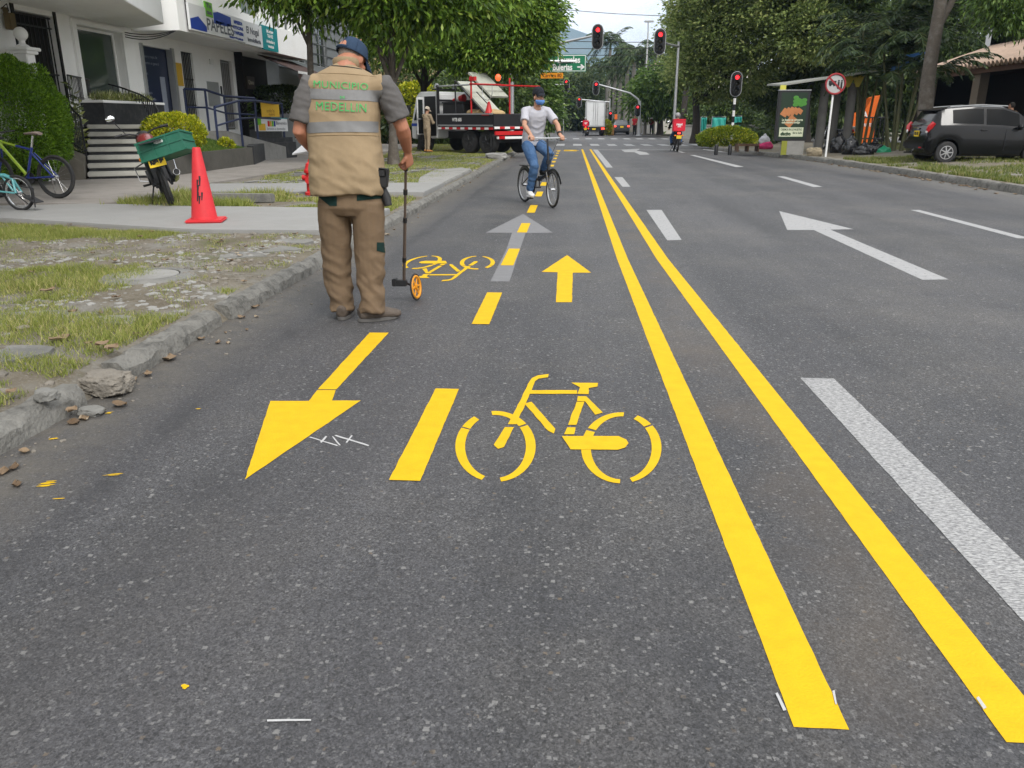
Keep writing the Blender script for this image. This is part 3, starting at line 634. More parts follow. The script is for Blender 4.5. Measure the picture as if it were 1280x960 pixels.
palm_shaft=mat('palm_crownshaft',(.07,.11,.035),.6,var=.2)
PX=[(757,118),(766,112),(773,108),(781,104),(789,100),(797,96),(804,92)]
for i,(x,Y) in enumerate(PX):
    b=at(x,165,Y); palm('royal_palm',None,(b.x,Y,.12),7.4+.7*math.sin(i*2.1),.25,17,3.7,.75,.95,'row of royal palms beyond the crossing',70+i,leaf=.75)['label']='royal palm with pale straight trunk in the row right of the far grey car'
p=at(762,90,132); palm('tall_palm','taller palm with a dark feathery head standing above the row of royal palms',(p.x,132,.1),11.5,.25,20,4.6,.8,.9,seed=90,leaf=.9)
# clump of feathery garden palms by the hatchback
def clump_palm(label, base, nst, spread, h0, h1, fl, seed, leaf=.42):
    rg=np.random.default_rng(seed); t=thing('garden_palm',label,'palm',base); P,D,L,W=[],[],[],[]; m=MB(); ra=MB()
    for k in range(nst):
        a=rg.uniform(0,6.28); r=spread*math.sqrt(rg.random()); b=V((r*math.cos(a)*.5,r*math.sin(a)*.5,0)); h=rg.uniform(h0,h1); e=V((r*math.cos(a)*1.6,r*math.sin(a)*1.6,h))
        m.tube([b,b.lerp(e,.4)+V((0,0,.15)),e],[.055,.045,.035],n=7)
        for f in range(int(rg.integers(6,9))):
            rp=frond(P,D,L,W,e,a+rg.uniform(-2.3,2.3),fl*rg.uniform(.75,1.15),rg.uniform(.55,1.15),rg.uniform(.65,1.05),leaf=leaf,rg=rg); ra.tube(rp[::5],.013,n=4)
    m.build('stems',palm_stem,t,smooth=R(60)); ra.build('frond_stems',palm_shaft,t,fix=False)
    link_mesh('fronds',leaf_mesh('fronds',np.array(P),np.array(D),np.array(L),np.array(W),fold=.1,rg=rg),palm_l,t); return t
palm_stem=mat('palm_stem',(.10,.105,.05),.8,var=.4,scale=12,stain=(.05,.045,.03),stain_amt=.6)
q=at(1122,165,32); clump_palm('tall clump of feathery palms left of the thick trunk by the hatchback',(q.x,32.0,.2),8,.6,2.2,4.6,2.4,5)
q=at(1078,165,33); clump_palm('feathery palm hanging over the round sign and bus shelter',(q.x,33.0,.2),7,.6,2.8,4.6,2.3,6)
q=gp(958,180,.2); clump_palm('low spiky palm on the ground left of the poster panel',(q.x,q.y+1,.15),5,.5,.2,.6,1.4,7)
for i,(x,yb,Y,lab) in enumerate(((1090,60,52,'dark tree standing behind the palm clump and orange kiosk'),(1150,40,56,'dark tree behind the left end of the tiled restaurant roof'),(1230,40,50,'dark tree rising above the tiled restaurant roof'),(1040,110,58,'dark tree closing the gap behind the bus shelter columns'))):
    c=at(x,yb,Y); tree('background_tree',lab,'tree',(c.x,Y,.1),(c.x,Y,4.5),.25,[((c.x,Y,c.z),(3.6,3,3.0)),((c.x-1.8,Y,c.z-2.2),(2.6,2.4,2.0)),((c.x+1.9,Y,c.z-2.0),(2.6,2.4,2.0)),((c.x,Y,c.z+2.4),(2.8,2.5,2.0))],dark_l,dark_bark,620,22,.85,.32,.13,seed=140+i)

# shrubs
def shrub(name,label,base,r,lm,n,ll,lw,seed,cat='shrub',sink=.75,rough=.06,group=None,stemmat=None):
    rg=np.random.default_rng(seed); t=thing(name,label,cat,base,0,group)
    d=unit(rg.normal(size=(n,3))); d[:,2]=np.where(d[:,2]<-.92,-d[:,2],d[:,2]); k=np.array([noise.noise(V(x)*3.1) for x in d[:, :]]); rad=(1+rough*2*k)*(1-.35*rg.random(n)**2.2)
    p=d*rad[:,None]*np.array(r)+np.array([0,0,r[2]*sink]); dd=d*.7+rg.normal(size=(n,3))*.5+np.array([0,0,.25])
    keep=p[:,2]>.01; link_mesh('foliage',leaf_mesh('foliage',p[keep],dd[keep],ll,lw,rg=rg),lm,t)
    m=MB()
    for j in range(7): a=j*.9; m.tube([(.05*math.cos(a),.05*math.sin(a),-.05),(r[0]*.35*math.cos(a),r[1]*.35*math.sin(a),r[2]*.6),(r[0]*.6*math.cos(a),r[1]*.6*math.sin(a),r[2]*1.1)],[.03,.02,.008],n=5)
    m.build('stems',dark_bark,t); return t
c=at(9,128,14.9); shrub('round_bush','big round clipped green bush beside the entrance stairs',(c.x,c.y,.15),(1.0,1.0,1.10),clip_l,46000,.055,.024,101,sink=1.04,rough=.07)
c=at(216,148,18.4); shrub('yellow_bush','yellow-green clipped bush on the small lawn right of the stairs',(c.x,c.y,.75),(.70,.55,.40),lime_l,7000,.065,.036,102,sink=.8)
c=at(224,170,19); 
c=at(281,165,21.5); shrub('small_bush','little yellow-green bush on the lawn below the blue railing',(c.x,c.y,.55),(.2,.2,.18),lime_l,700,.08,.04,103)
for k,(x,y,Y,r) in enumerate(((350,122,30,(1.5,.5,.5)),)):
    c=at(x,y,Y); shrub('hedge','dark green hedge behind the yellow poster under the awning',(c.x,c.y,c.z-.5),r,dark_l,5000,.12,.05,110+k,cat='hedge')
c=gp(905,190,.14); shrub('yellow_hedge','low yellow-green hedge around the foot of the right-hand traffic light',(7.75,42.3,.12),(1.45,1.0,.62),hedge_l,11000,.11,.05,104,cat='hedge',sink=.5)
c=gp(935,186,.14)
c=at(725,160,70); shrub('planter_shrub','yellow-green shrub in the median planter between box truck and grey car',tuple(at(758,162,82)[:2])+(.1,),(.5,.5,.75),lime_l,1200,.16,.09,105)
c=at(545,120,48); shrub('lime_bush','bright yellow-green bush behind the roof of the truck',tuple(at(520,130,44)[:2])+(1.1,),(1.4,1,1.2),lime_l,2500,.2,.1,106)  # same yellow-green leaf colour as the other lime bushes
# variegated plant at the foot of the stair rail
def stalk_plant(name,label,base,n,h,lm,seed,ll=.2,lw=.06,spread=.25):
    rg=np.random.default_rng(seed); t=thing(name,label,'plant',base); m=MB(); P=[];D=[]
    for k in range(n):
        a=rg.uniform(0,6.28); e=V((spread*math.cos(a),spread*math.sin(a),h*rg.uniform(.7,1.05))); b=V((.05*math.cos(a),.05*math.sin(a),0)); m.tube([b,b.lerp(e,.5)+V((0,0,.04)),e],[.014,.011,.006],n=5)
        for j in range(26):
            q=rg.uniform(.25,1); z=rg.uniform(0,6.28); P.append(tuple(b.lerp(e,q))); D.append((math.cos(z),math.sin(z),.35))
    m.build('stems',palm_shaft,t); link_mesh('leaves',leaf_mesh('leaves',np.array(P),np.array(D),ll,lw,rg=rg),lm,t); return t
varg=leaf_mat('variegated_leaf',(.10,.14,.03),(.34,.36,.12),(.62,.60,.36),trans=.2)
c=gp(90,222,.15); stalk_plant('variegated_plant','tall cream and green variegated plant left of the entrance stairs',(c.x,c.y+.3,.15),7,2.0,varg,120,.22,.07,.22)
q=at(300,150,27.5); stalk_plant('potted_plant','green spiky plant behind the blue railing by the shop door',(q.x,q.y,.7),6,1.3,mid_l,121,.4,.05,.25)

# ------------------------------------------------------------------ grass, litter and stones on the verge
GR=[((0,290),1.3,.9),((120,292),1.1,.45),((230,285),1.0,.3),((310,283),.5,.22),((60,350),1.0,.8),((150,345),.35,.3),((20,400),.8,.5),((110,420),.6,.4),((190,405),.4,.3),((250,395),.35,.25),((30,510),.35,.33),((120,455),.35,.16),((200,440),.35,.18),((290,415),.2,.12),((60,450),.4,.15),((310,360),.3,.15)]
GC=[(gp(x,y,.14),rx,ry) for (x,y),rx,ry in GR]
def blades(name,pos,h,w,lm,lean=.5,zf=hz,rg=rng,label=None,cat='grass'):
    n=len(pos); a=rg.uniform(0,6.283,n); le=rg.uniform(.1,lean,n)*h; b=rg.uniform(0,6.283,n)
    v=np.empty((n,3,3)); w=np.broadcast_to(np.asarray(w,dtype=float),(n,))
    v[:,0]=pos+np.stack([np.cos(a)*w,np.sin(a)*w,np.zeros(n)],1)*.5; v[:,1]=pos-np.stack([np.cos(a)*w,np.sin(a)*w,np.zeros(n)],1)*.5
    v[:,2]=pos+np.stack([np.cos(b)*le,np.sin(b)*le,h],1)
    me=np_mesh(name,v.reshape(-1,3),np.arange(n*3).reshape(n,3),3); o=link_mesh(name,me,lm); tag(o,label,cat,kind='stuff'); return o
def grass_mask(x,y):
    g=0
    for c,rx,ry in GC: g=max(g,1.25-((x-c.x)/rx)**2*.9-((y-c.y)/ry)**2*.9)
    return g
pts=[];hh=[]
for _ in range(230000):
    x=rng.uniform(-7.2,KX-.17); y=rng.uniform(2.0,9.2)
    m=grass_mask(x,y)+.75*noise.noise(V((x*2.1,y*2.1,4)))+.45*noise.noise(V((x*6.5,y*6.5,9)))
    if m<.42 or (x>-7.0 and y>8.5 and y>8.55-.25*(x+4)): continue
    if rng.random()>min(1,(m-.3)*1.6): continue
    pts.append((x,y,hz(x,y)-.004)); hh.append(.018+.045*min(1,max(0,m-.35))*rng.uniform(.4,1.4))
for _ in range(52000):        # sparse tufts everywhere
    x=rng.uniform(-7.2,KX-.17); y=rng.uniform(2.0,8.6)
    if noise.noise(V((x*3.3,y*3.3,21)))>.10: pts.append((x,y,hz(x,y)-.004)); hh.append(rng.uniform(.015,.04))
blades('verge_grass',np.array(pts),np.array(hh),.0055,grass_l,1.1,label='patchy short yellow-green grass on the near verge')
# grass between the slabs and over the turf pavers further on
pts=[];hh=[]
for _ in range(150000):
    x=rng.uniform(-8.5,KX-.2); y=11.1+33*rng.random()**1.5
    if 13.45<y<15.95 and x>-6.9: continue
    edge=-6.7 if y<16 else -6.6-.03*(y-16)
    if x<edge+.4*noise.noise(V((y*.8,1,2))): continue
    m=.25+.8*noise.noise(V((x*.9,y*.7,14)))+.4*noise.noise(V((x*3,y*3,15)))
    if y<13.4: m=.2+.9*noise.noise(V((x*1.3,y*1.3,17)))
    if m<.12: continue
    pts.append((x,y,hz(x,y)-.006)); hh.append(.03+.05*rng.random()*min(1,m+.3)+(.12*rng.random() if (y<13.3 and x<-4.6) else 0))
blades('paver_grass',np.array(pts),np.array(hh),.016,grass_l,.9,label='grass growing through the turf pavers under the street trees')
pts=[];hh=[]
for _ in range(120000):
    y=6+38*rng.random()**1.3; x0=8.75 if y<30 else 8.75-(y-30)*.14; x=x0+9*rng.random()**1.6
    m=.30+.95*noise.noise(V((x*.8,y*.6,30)))+.4*noise.noise(V((x*3,y*3,31)))
    if y>27.5 and x<12.5: m-=.75
    if m<.2: continue
    pts.append((x,y,hr(x,y)-.01)); hh.append(.05+.16*rng.random()*min(1,m))
blades('right_grass',np.array(pts),np.array(hh),.02,weed_l,.8,label='uneven grass on the right-hand verge around the hatchback')
# turf paver grid
pv=MB()
for j in range(64):
    y=16.1+j*.22
    if y>30: break
    for i in range(19):
        x=KX-.42-i*.22
        if x<-6.5 or noise.noise(V((x*.7,y*.6,40)))>.28: continue
        z=hz(x,y)+.006; r=.085; pv.add([(x-r,y-r,z),(x+r,y-r,z),(x+r,y+r,z),(x-r,y+r,z)],[(0,1,2,3)])
o=pv.build('turf_pavers',concrete,fix=False); tag(o,'worn concrete turf pavers in the verge beneath the street trees','paving',kind='stuff')
# rubble
def rocks(name,pos,size,m,label,cat,flat=.55,sub=1):
    b=MB()
    ico=bmesh.new(); bmesh.ops.create_icosphere(ico,subdivisions=sub,radius=1); iv=[v.co.copy() for v in ico.verts]; fc=[tuple(v.index for v in f.verts) for f in ico.faces]; ico.free()
    for p,s in zip(pos,size):
        k=random.random()*50; rot=Matrix.Rotation(random.random()*6.28,3,'Z'); e=V((s*random.uniform(.7,1.3),s*random.uniform(.6,1),s*flat*random.uniform(.6,1.1)))
        b.add([V(p)+rot@V((v.x*e.x,v.y*e.y,v.z*e.z))*(1+.35*noise.noise(v*1.3+V((k,k,k)))) for v in iv],fc)
    o=b.build(name,m,fix=False); tag(o,label,cat,kind='stuff'); return o
rp=[];rs=[]
for _ in range(5200):
    x=rng.uniform(-6.4,KX-.17); y=rng.uniform(2.2,8.6)
    if noise.noise(V((x*1.1,y*1.1,50)))+.35*noise.noise(V((x*5,y*5,51)))-.5*max(0,grass_mask(x,y))<(-.02 if x<-3.6 else -.25): continue
    rp.append((x,y,hz(x,y))); rs.append(.007+.042*rng.random()**4)
for _ in range(420):
    x=KX-.02+abs(rng.normal())*.16; y=rng.uniform(2.0,12); rp.append((x,y,.002)); rs.append(.003+.012*rng.random()**4)
rocks('rubble',rp,rs,stone_mat,'small brown stones and crumbs scattered on the verge and gutter','rubble')
rp=[];rs=[]
for _ in range(9000):
    x=rng.uniform(-6.4,KX-.17); y=rng.uniform(2.2,8.5)
    if noise.noise(V((x*1.0+7,y*1.0,70)))+.4*noise.noise(V((x*4.5,y*4.5,71)))-.45*max(0,grass_mask(x,y))<-.02: continue
    rp.append((x,y,hz(x,y)-.002)); rs.append(.006+.045*rng.random()**3.5)
rocks('concrete_crumbs',rp,rs,concrete,'pale crumbs of broken concrete strewn over the bare verge','rubble',flat=.4)
# slabs of broken concrete lying flush in the soil
bs=MB()
for (x,y,w_,h_) in ((255,277,.55,.09),(345,274,.5,.08),(150,268,.5,.06),(40,395,.45,.12),(130,398,.4,.07),(180,420,.25,.06),(20,440,.3,.10),(340,310,.35,.12),(300,318,.3,.10),(365,300,.3,.12),(210,410,.3,.06)):
    c=gp(x,y,.14); n=9; ring=[(min(KX-.2,c.x+w_*.8*math.cos(a)*random.uniform(.6,1.1)),c.y+h_*2.0*math.sin(a)*random.uniform(.6,1.1)) for a in np.linspace(0,6.283,n,endpoint=False)]
    bs.prism(ring,.09,hz(c.x,c.y)+.008)
o=bs.build('broken_slabs',old_conc,bevel=.012); tag(o,'broken pieces of old concrete sunk in the bare verge','broken concrete',kind='stuff')
def rock(name,label,c,r,m,seed,sub=4):
    bm=bmesh.new(); bmesh.ops.create_icosphere(bm,subdivisions=sub,radius=1)
    for v in bm.verts:
        d=v.co.normalized(); k=1+.30*noise.noise(d*1.6+V((seed,0,0)))+.16*noise.noise(d*4+V((0,seed,0)))+.05*noise.noise(d*11)
        q=d*k; q=V((max(-.88,min(.88,q.x)),max(-.86,min(.86,q.y)),max(-.7,min(.76,q.z)))); q+=d*(.05*noise.noise(d*8)+.035*noise.noise(d*19)+.02*noise.noise(d*41)); v.co=V((q.x*r[0],q.y*r[1],q.z*r[2]))
    me=bpy.data.meshes.new(name); bm.to_mesh(me); bm.free(); me.polygons.foreach_set('use_smooth',[True]*len(me.polygons)); me.set_sharp_from_angle(angle=R(38))
    return tag(link_mesh(name,me,m,None,c),label,'rock')
c=gp(128,500,.0); rock('rock','big lump of broken concrete lying in the gap of the left kerb',(c.x-.03,c.y+.10,.055),(.135,.10,.07),stone_mat,5,5)
c=gp(58,495,.13); rock('rock','smaller grey stone on the grass left of the big concrete lump',(c.x,c.y,.135),(.055,.045,.035),old_conc,9)
c=gp(115,518,0); rock('rock','flat grey fragment on the road below the big concrete lump',(c.x,c.y,.015),(.07,.05,.025),old_conc,14,3)
# manhole in the verge
c=gp(185,345,.14); t=thing('manhole_cover','round concrete manhole cover set in the bare verge','manhole',(c.x,c.y,.128)); MB().lathe([(.0,.026),(.23,.026),(.235,.0)],n=32).build('cover',concrete,t,smooth=R(40)); MB().lathe([(.243,0),(.243,.028),(.33,.022),(.36,0)],n=32).build('ring',old_conc,t,smooth=R(40))
# dry leaves
def curl_leaf(b,p,s,rz,c):
    rows=[]
    for i in range(7):
        t=i/6; wv=math.sin(math.pi*min(1,t*.93+.05))*.36*s
        rows.append([V((s*(t-.5),q*wv,.008+c*s*(t-.5)**2*.40+c*.5*s*abs(q)**2*.22+.005*math.sin(8*t+q*4+c*9))) for q in (-1,-.5,0,.5,1)])
    M=Matrix.Rotation(rz,3,'Z'); b.loft([[V(p)+M@v for v in r] for r in rows],caps=False,closed=False)
for i,(x,y,s,gz) in enumerate(((150,508,.11,0),(212,450,.15,0),(165,478,.10,0),(185,470,.09,0),(140,437,.13,.14),(250,425,.08,0),(60,365,.14,.14),(75,425,.15,.14),(128,433,.12,.14),(90,515,.09,.03),(302,398,.09,0),(318,385,.10,0),(15,492,.08,.14))):
    c=gp(x,y,gz); b=MB(); curl_leaf(b,(0,0,0),s*.78,random.random()*6.28,random.uniform(.3,.9)); o=b.build('fallen_leaf',dry_l,smooth=R(60)); o.location=(c.x,c.y,gz+.004)
    tag(o,'curled brown fallen leaf lying along the left kerb and verge','leaf','large dry leaves along the left kerb')
b=MB()
for _ in range(470):
    y=2.3+38*rng.random()**1.4; q=rng.random()
    x=KX+.03+abs(rng.normal())*.10 if q<.10 else rng.uniform(-6.5,KX-.2)
    if x<KX-.1 and noise.noise(V((x*.8,y*.5,60)))<-.05: continue
    curl_leaf(b,(x,y,0 if x>KX-.1 else hz(x,y)+.012),rng.uniform(.02,.07)*(1+y*.02),rng.uniform(0,6.28),rng.uniform(.2,.9))
for _ in range(160):
    y=9+30*rng.random(); x0=8.4 if y<30 else 8.4-(y-30)*.14; curl_leaf(b,(x0-abs(rng.normal())*.15,y,0),rng.uniform(.07,.15),rng.uniform(0,6.28),.5)
o=b.build('leaf_litter',dry_l,fix=False,smooth=R(60)); tag(o,'scattered small dry leaves on verges and gutters','leaf litter',kind='stuff')
# ------------------------------------------------------------------ people
def cloth(name,col,var=.14,scale=14,bump=.5,bscale=14,rough=.9,stain=None,sa=.4):
    return mat(name,col,rough,var=var,scale=scale,bump=bump,bscale=bscale,spec=.15,stain=stain,stain_amt=sa,stain_scale=4)
skin_tan=mat('sunburnt_skin',(.36,.155,.092),.55,var=.12,scale=18,bump=.12,bscale=160,spec=.4)
skin_m=mat('light_brown_skin',(.40,.215,.14),.55,var=.1,scale=18,spec=.4)
hair_grey=mat('short_grey_hair',(.16,.13,.11),.9,var=.35,scale=90,bump=.6,bscale=260)
hair_dark=mat('dark_hair',(.02,.016,.013),.8,var=.3,scale=60,bump=.5,bscale=200)
eye_m=mat('eye_white',(.75,.74,.72),.2,var=.02); dark_m=mat('dark_detail',(.01,.01,.011),.5,var=.1)
def wrinkle(me, amp, freq, seed, zstretch=2.2, fn=None):
    n=len(me.vertices); co=np.empty(n*3,dtype=np.float32); no=np.empty(n*3,dtype=np.float32)
    me.vertices.foreach_get('co',co); me.vertices.foreach_get('normal',no); co=co.reshape(-1,3); no=no.reshape(-1,3)
    d=np.empty(n)
    for i,c in enumerate(co):
        p=V((c[0]*freq*.8+seed,c[1]*freq*.8,c[2]*freq*zstretch+c[0]*freq*.7))
        w=1-abs(noise.noise(p))*2.2; w2=noise.noise(p*2.3+V((5,seed,1)))
        d[i]=amp*(w*.75+w2*.5-.3)*(fn(c) if fn else 1)
    co=co+no*d[:,None]; me.vertices.foreach_set('co',co.astype(np.float32).ravel()); me.update(); return me
def hand(b, wrist, fdir, pdir, s=1.0, curl=.9, thumb=1, r=.0082):
    """palm and five fingers; fdir: towards the knuckles, pdir: where the palm faces, thumb=+1/-1 side"""
    f=V(fdir).normalized(); p=V(pdir); p=(p-f*p.dot(f)).normalized(); s_=f.cross(p)*thumb; w=V(wrist)
    b.tube([w-f*.03*s,w+f*.012*s,w+f*.05*s,w+f*.085*s,w+f*.098*s],[.026*s,.030*s,.040*s,.041*s,.034*s],n=12,side=s_,ry=[.022*s,.019*s,.017*s,.015*s,.011*s])
    for k,(off,L) in enumerate(((.030,.070),(.010,.080),(-.010,.074),(-.029,.058))):
        q=w+f*.088*s+s_*off*s; pts=[q-f*.02*s,q]; ang=0.0
        for j,fr in enumerate((.45,.32,.26)):
            ang+=curl*(.75,1.05,.8)[j]+.04*k*curl; d=(f*math.cos(ang)+p*math.sin(ang)+s_*(.05-.035*k)).normalized(); q=q+d*L*fr*s; pts.append(q)
        b.tube(pts,[r*s*x for x in (1.15,1.1,1.0,.92,.75)],n=8)
    q=w+f*.028*s+s_*.032*s; pts=[q-s_*.015*s,q]; d1=(f*.62+s_*.62+p*.35).normalized(); d2=(f*.75+s_*(.25-.5*curl)+p*(.3+.6*curl)).normalized(); d3=(f*.6-s_*.4*curl+p*(.3+.5*curl)).normalized()
    for d,L in ((d1,.036),(d2,.032),(d3,.026)): q=q+d*L*s; pts.append(q)
    b.tube(pts,[r*s*x for x in (1.5,1.55,1.3,1.15,.85)],n=8)
def face_rot(hd, up=(0,0,1)):
    f=V(hd).normalized(); x=f.cross(V(up)).normalized(); u=x.cross(f); return Matrix((x,f,u)).transposed()   # columns right, forward, up
def head(b, c, rot, s=1.0):
    P=lambda x,y,z: V(c)+rot@(V((x,y,z))*s)
    b.ell(P(0,-.012,.02),(.074*s,.094*s,.098*s),rot=rot,n=20,m=14); b.ell(P(0,.028,-.045),(.060*s,.066*s,.072*s),rot=rot,n=16,m=12)
    b.ell(P(0,.066,-.094),(.028*s,.024*s,.022*s),rot=rot)                      # chin
    b.tube([P(0,.082,.018),P(0,.104,-.022),P(0,.100,-.036)],[.009*s,.014*s,.012*s],n=8); 
    for sx in (-1,1):
        b.ell(P(.014*sx,.092,-.033),(.010*s,.011*s,.009*s),rot=rot,n=8,m=6); b.ell(P(.040*sx,.066,-.028),(.022*s,.020*s,.020*s),rot=rot,n=10,m=7)
        b.tube([P(.012*sx,.084,.030),P(.034*sx,.082,.034),P(.055*sx,.064,.026)],[.008*s]*3,n=6)         # brow
        b.ell(P(.077*sx,-.004,-.012),(.010*s,.021*s,.032*s),rot=rot@Matrix.Rotation(R(-12*sx),3,'Z')@Matrix.Rotation(R(12),3,'X'),n=12,m=8)
    b.tube([P(-.022,.088,-.062),P(0,.094,-.060),P(.022,.088,-.062)],[.006*s,.008*s,.006*s],n=6); b.tube([P(-.018,.087,-.071),P(0,.093,-.072),P(.018,.087,-.071)],[.006*s,.009*s,.006*s],n=6)
def eyes(t, c, rot, s=1.0, world=False):
    P=lambda x,y,z: V(c)+rot@(V((x,y,z))*s)
    for sx in (-1,1):
        b=MB(); b.cur=0; b.ell(P(.032*sx,.071,.012),.0125*s,n=12,m=8); b.cur=1; b.ell(P(.032*sx,.0785,.012),(.0062*s,.0062*s,.0062*s),n=8,m=6); b.build('eye',[eye_m,dark_m],t,smooth=R(60),world=world,fix=False)
def cap(t, c, rot, m, s=1.0, world=False, opening=False, brim=.085, logo=None):
    P=lambda x,y,z: V(c)+rot@(V((x,y,z))*s)
    rings=[]; n=28
    for i in range(9):
        a=math.pi/2*i/8; z=.022+.095*math.sin(a)-.004*(i==0); k=math.cos(a)**.8 if i<8 else .02
        rings.append([P(.084*k*math.sin(q), -.010+.106*k*math.cos(q)*(1 if math.cos(q)>0 else .99), z-(.018*(1-math.sin(a))*(1-math.cos(q))*.5 if i<4 else 0)) for q in [2*math.pi*j/n for j in range(n)]])
    b=MB(); b.cur=0; b.loft(rings,caps=False)
    b.cur=1
    b.tube([P(.087*math.sin(q),-.010+.109*math.cos(q),.020-.018*(1-math.cos(q))*.5) for q in [2*math.pi*j/26 for j in range(27)]],.0045*s,n=6)
    for q in (0,60,120,180,240,300): b.tube([P(.0855*math.cos(e)**.8*math.sin(R(q)),-.010+.1075*math.cos(e)**.8*math.cos(R(q)),.024+.094*math.sin(e)-.014*(1-math.cos(R(q)))*.5*(1-math.sin(e))) for e in np.linspace(0,1.45,8)],.0016*s,n=4)
    b.ell(P(0,-.010,.118),(.010*s,.010*s,.006*s),rot=rot,n=8,m=6)
    o=b.build('cap',m,t,smooth=R(60),world=world)
    br=MB(); rows=[]
    for i in range(6):
        t_=i/5; rows.append([P(.080*math.sin(q)*(1-.10*t_), -.010+.104*math.cos(q)+brim*t_*math.cos(q*.9)**.6 if abs(q)<1.45 else 0, .022-.03*t_*t_-.022*abs(q/1.4)**2*(.4+.6*t_)) for q in np.linspace(-1.25,1.25,15)])
    top=rows; bot=[[p-rot@V((0,0,.004*s)) for p in r] for r in rows]
    br.loft(top,caps=False,closed=False); br.loft([bot[-1],top[-1]],caps=False,closed=False); br.loft(bot,caps=False,closed=False)
    br.build('brim',m[1] if isinstance(m,list) else m,o,smooth=R(60),world=world)
    if opening:
        ob=MB(); ob.cur=0
        half=[P(.0864*math.sin(q)*math.cos(0),-.010-.1088*math.cos(q),0) for q in np.linspace(-.42,.42,9)]
        rowsA=[]
        for j,q in enumerate(np.linspace(-.40,.40,11)):
            hgt=.045*math.sqrt(max(0,1-(q/.40)**2)); col=[]
            for k in range(5):
                z=.012+hgt*k/4; a=math.asin(min(1,max(0,(z-.004)/.095))); kk=math.cos(a)**.8; col.append(P(.0875*kk*math.sin(q),-.010-.110*kk*math.cos(q),z))
            rowsA.append(col)
        ob.loft(rowsA,caps=False,closed=False); ob.build('back_opening',skin_tan if opening is True else opening,o,smooth=R(60),world=world,fix=False)
        sb=MB(); sb.tube([P(.090*math.sin(q),-.010-.1125*math.cos(q),.010) for q in np.linspace(-.5,.5,9)],.007*s,n=6); sb.build('strap',m[0] if isinstance(m,list) else m,o,smooth=R(60),world=world)
    return o
def hair(t,c,rot,m,s=1.0,world=False,lo=-.055):
    P=lambda x,y,z: V(c)+rot@(V((x,y,z))*s); b=MB(); rings=[]; n=26
    for i in range(8):
        z=lo+(.122-lo)*i/7; rr=math.sqrt(max(.002,1-((z-.02)/.103)**2)) if z>.02 else 1-.22*((.02-z)/.075)**2
        rings.append([P(.0785*rr*math.sin(q),-.014+.099*rr*math.cos(q) if math.cos(q)<.25 or z>.055 else -.014+.022*rr, z+(.045*max(0,math.cos(q)) if z<.02 else 0)) for q in [2*math.pi*j/n for j in range(n)]])
    b.loft(rings); return b.build('hair',m,t,smooth=R(70),world=world)
def lerp(a,b,k): return V(a).lerp(V(b),k)
def body_mesh(b,J,s=1.0,th=1.0,hands=True,hd=None):
    side=(J['shR']-J['shL']).normalized()
    b.tube([J['pelvis']-V((0,0,.07)),J['pelvis'],lerp(J['pelvis'],J['chest'],.5),J['chest'],J['neck']-V((0,0,.02))],[.12*th,.13*th,.12*th,.135*th,.06],n=16,side=side,ry=[.08*th,.09*th,.088*th,.092*th,.055])
    b.tube([J['neck']-V((0,0,.05)),J['neck']+V((0,0,.02)),J['head']-V((0,0,.03))],[.066*th,.058*th,.055*th],n=12)
    for k in 'LR':
        sh,el,wr=J['sh'+k],J['el'+k],J['wr'+k]
        b.tube([lerp(J['chest'],sh,.4)+V((0,0,.02)),sh,lerp(sh,el,.35),lerp(sh,el,.8),el,lerp(el,wr,.25),lerp(el,wr,.6),wr,wr+(wr-el).normalized()*.015],[x*th for x in (.046,.049,.047,.042,.039,.043,.037,.029,.027)],n=12)
        hp,kn,an=J['hip'+k],J['kn'+k],J['an'+k]
        b.tube([hp+V((0,0,.04)),hp,lerp(hp,kn,.5),kn,lerp(kn,an,.3),lerp(kn,an,.7),an,an-V((0,0,.05))],[x*th for x in (.075,.078,.068,.053,.055,.042,.034,.034)],n=12)
def shoe(t,an,toe,m,sole_m,s=1.0,world=False,w=.047,hi=.10,L=.27):
    d=V(toe); d.z=0; d.normalize(); side=V((d.y,-d.x,0)); gz=an.z-.075*s
    o0=V((an.x,an.y,gz))
    b=MB(); pts=[o0-d*.075*s+V((0,0,.05*s)),o0-d*.05*s+V((0,0,.055*s)),o0+V((0,0,.058*s)),o0+d*.06*s+V((0,0,.048*s)),o0+d*.12*s+V((0,0,.036*s)),o0+d*.165*s+V((0,0,.030*s)),o0+d*(L-.075)*s+V((0,0,.026*s))]
    b.tube(pts,[.030*s,.040*s,w*.92*s,w*s,w*1.08*s,w*.98*s,.022*s],n=14,side=side,ry=[.035*s,.050*s,.055*s,.046*s,.034*s,.027*s,.018*s])
    b.tube([o0-d*.012*s+V((0,0,.05*s)),o0-d*.005*s+V((0,0,hi*s))],[.046*s,.042*s],n=14,side=side,ry=[.056*s,.05*s])
    me=remeshed(b,.008,3,'shoe'); 
    if world: inv=root_mat(t).inverted(); me.transform(inv)
    o=link_mesh('shoe',me,m,t)
    b=MB(); ring=[]
    for a in np.linspace(0,2*math.pi,22,endpoint=False):
        x=math.cos(a); y=math.sin(a); ring.append(((x*L*.5+L*.5-.085)*s,y*w*(1.02+.12*x)*s*(1 if abs(x)<.95 else .9)))
    rings=[[o0+d*x+side*y+V((0,0,z)) for x,y in ring] for z in (0,.022*s)]; b.loft(rings); b.build('sole',sole_m,o,bevel=.004,world=world); return o
def finish(b,t,name,m,vox,sm=3,world=True,wr=None):
    me=remeshed(b,vox,sm,name)
    if wr: wrinkle(me,*wr)
    if world: me.transform(root_mat(t).inverted())
    return link_mesh(name,me,m,t)

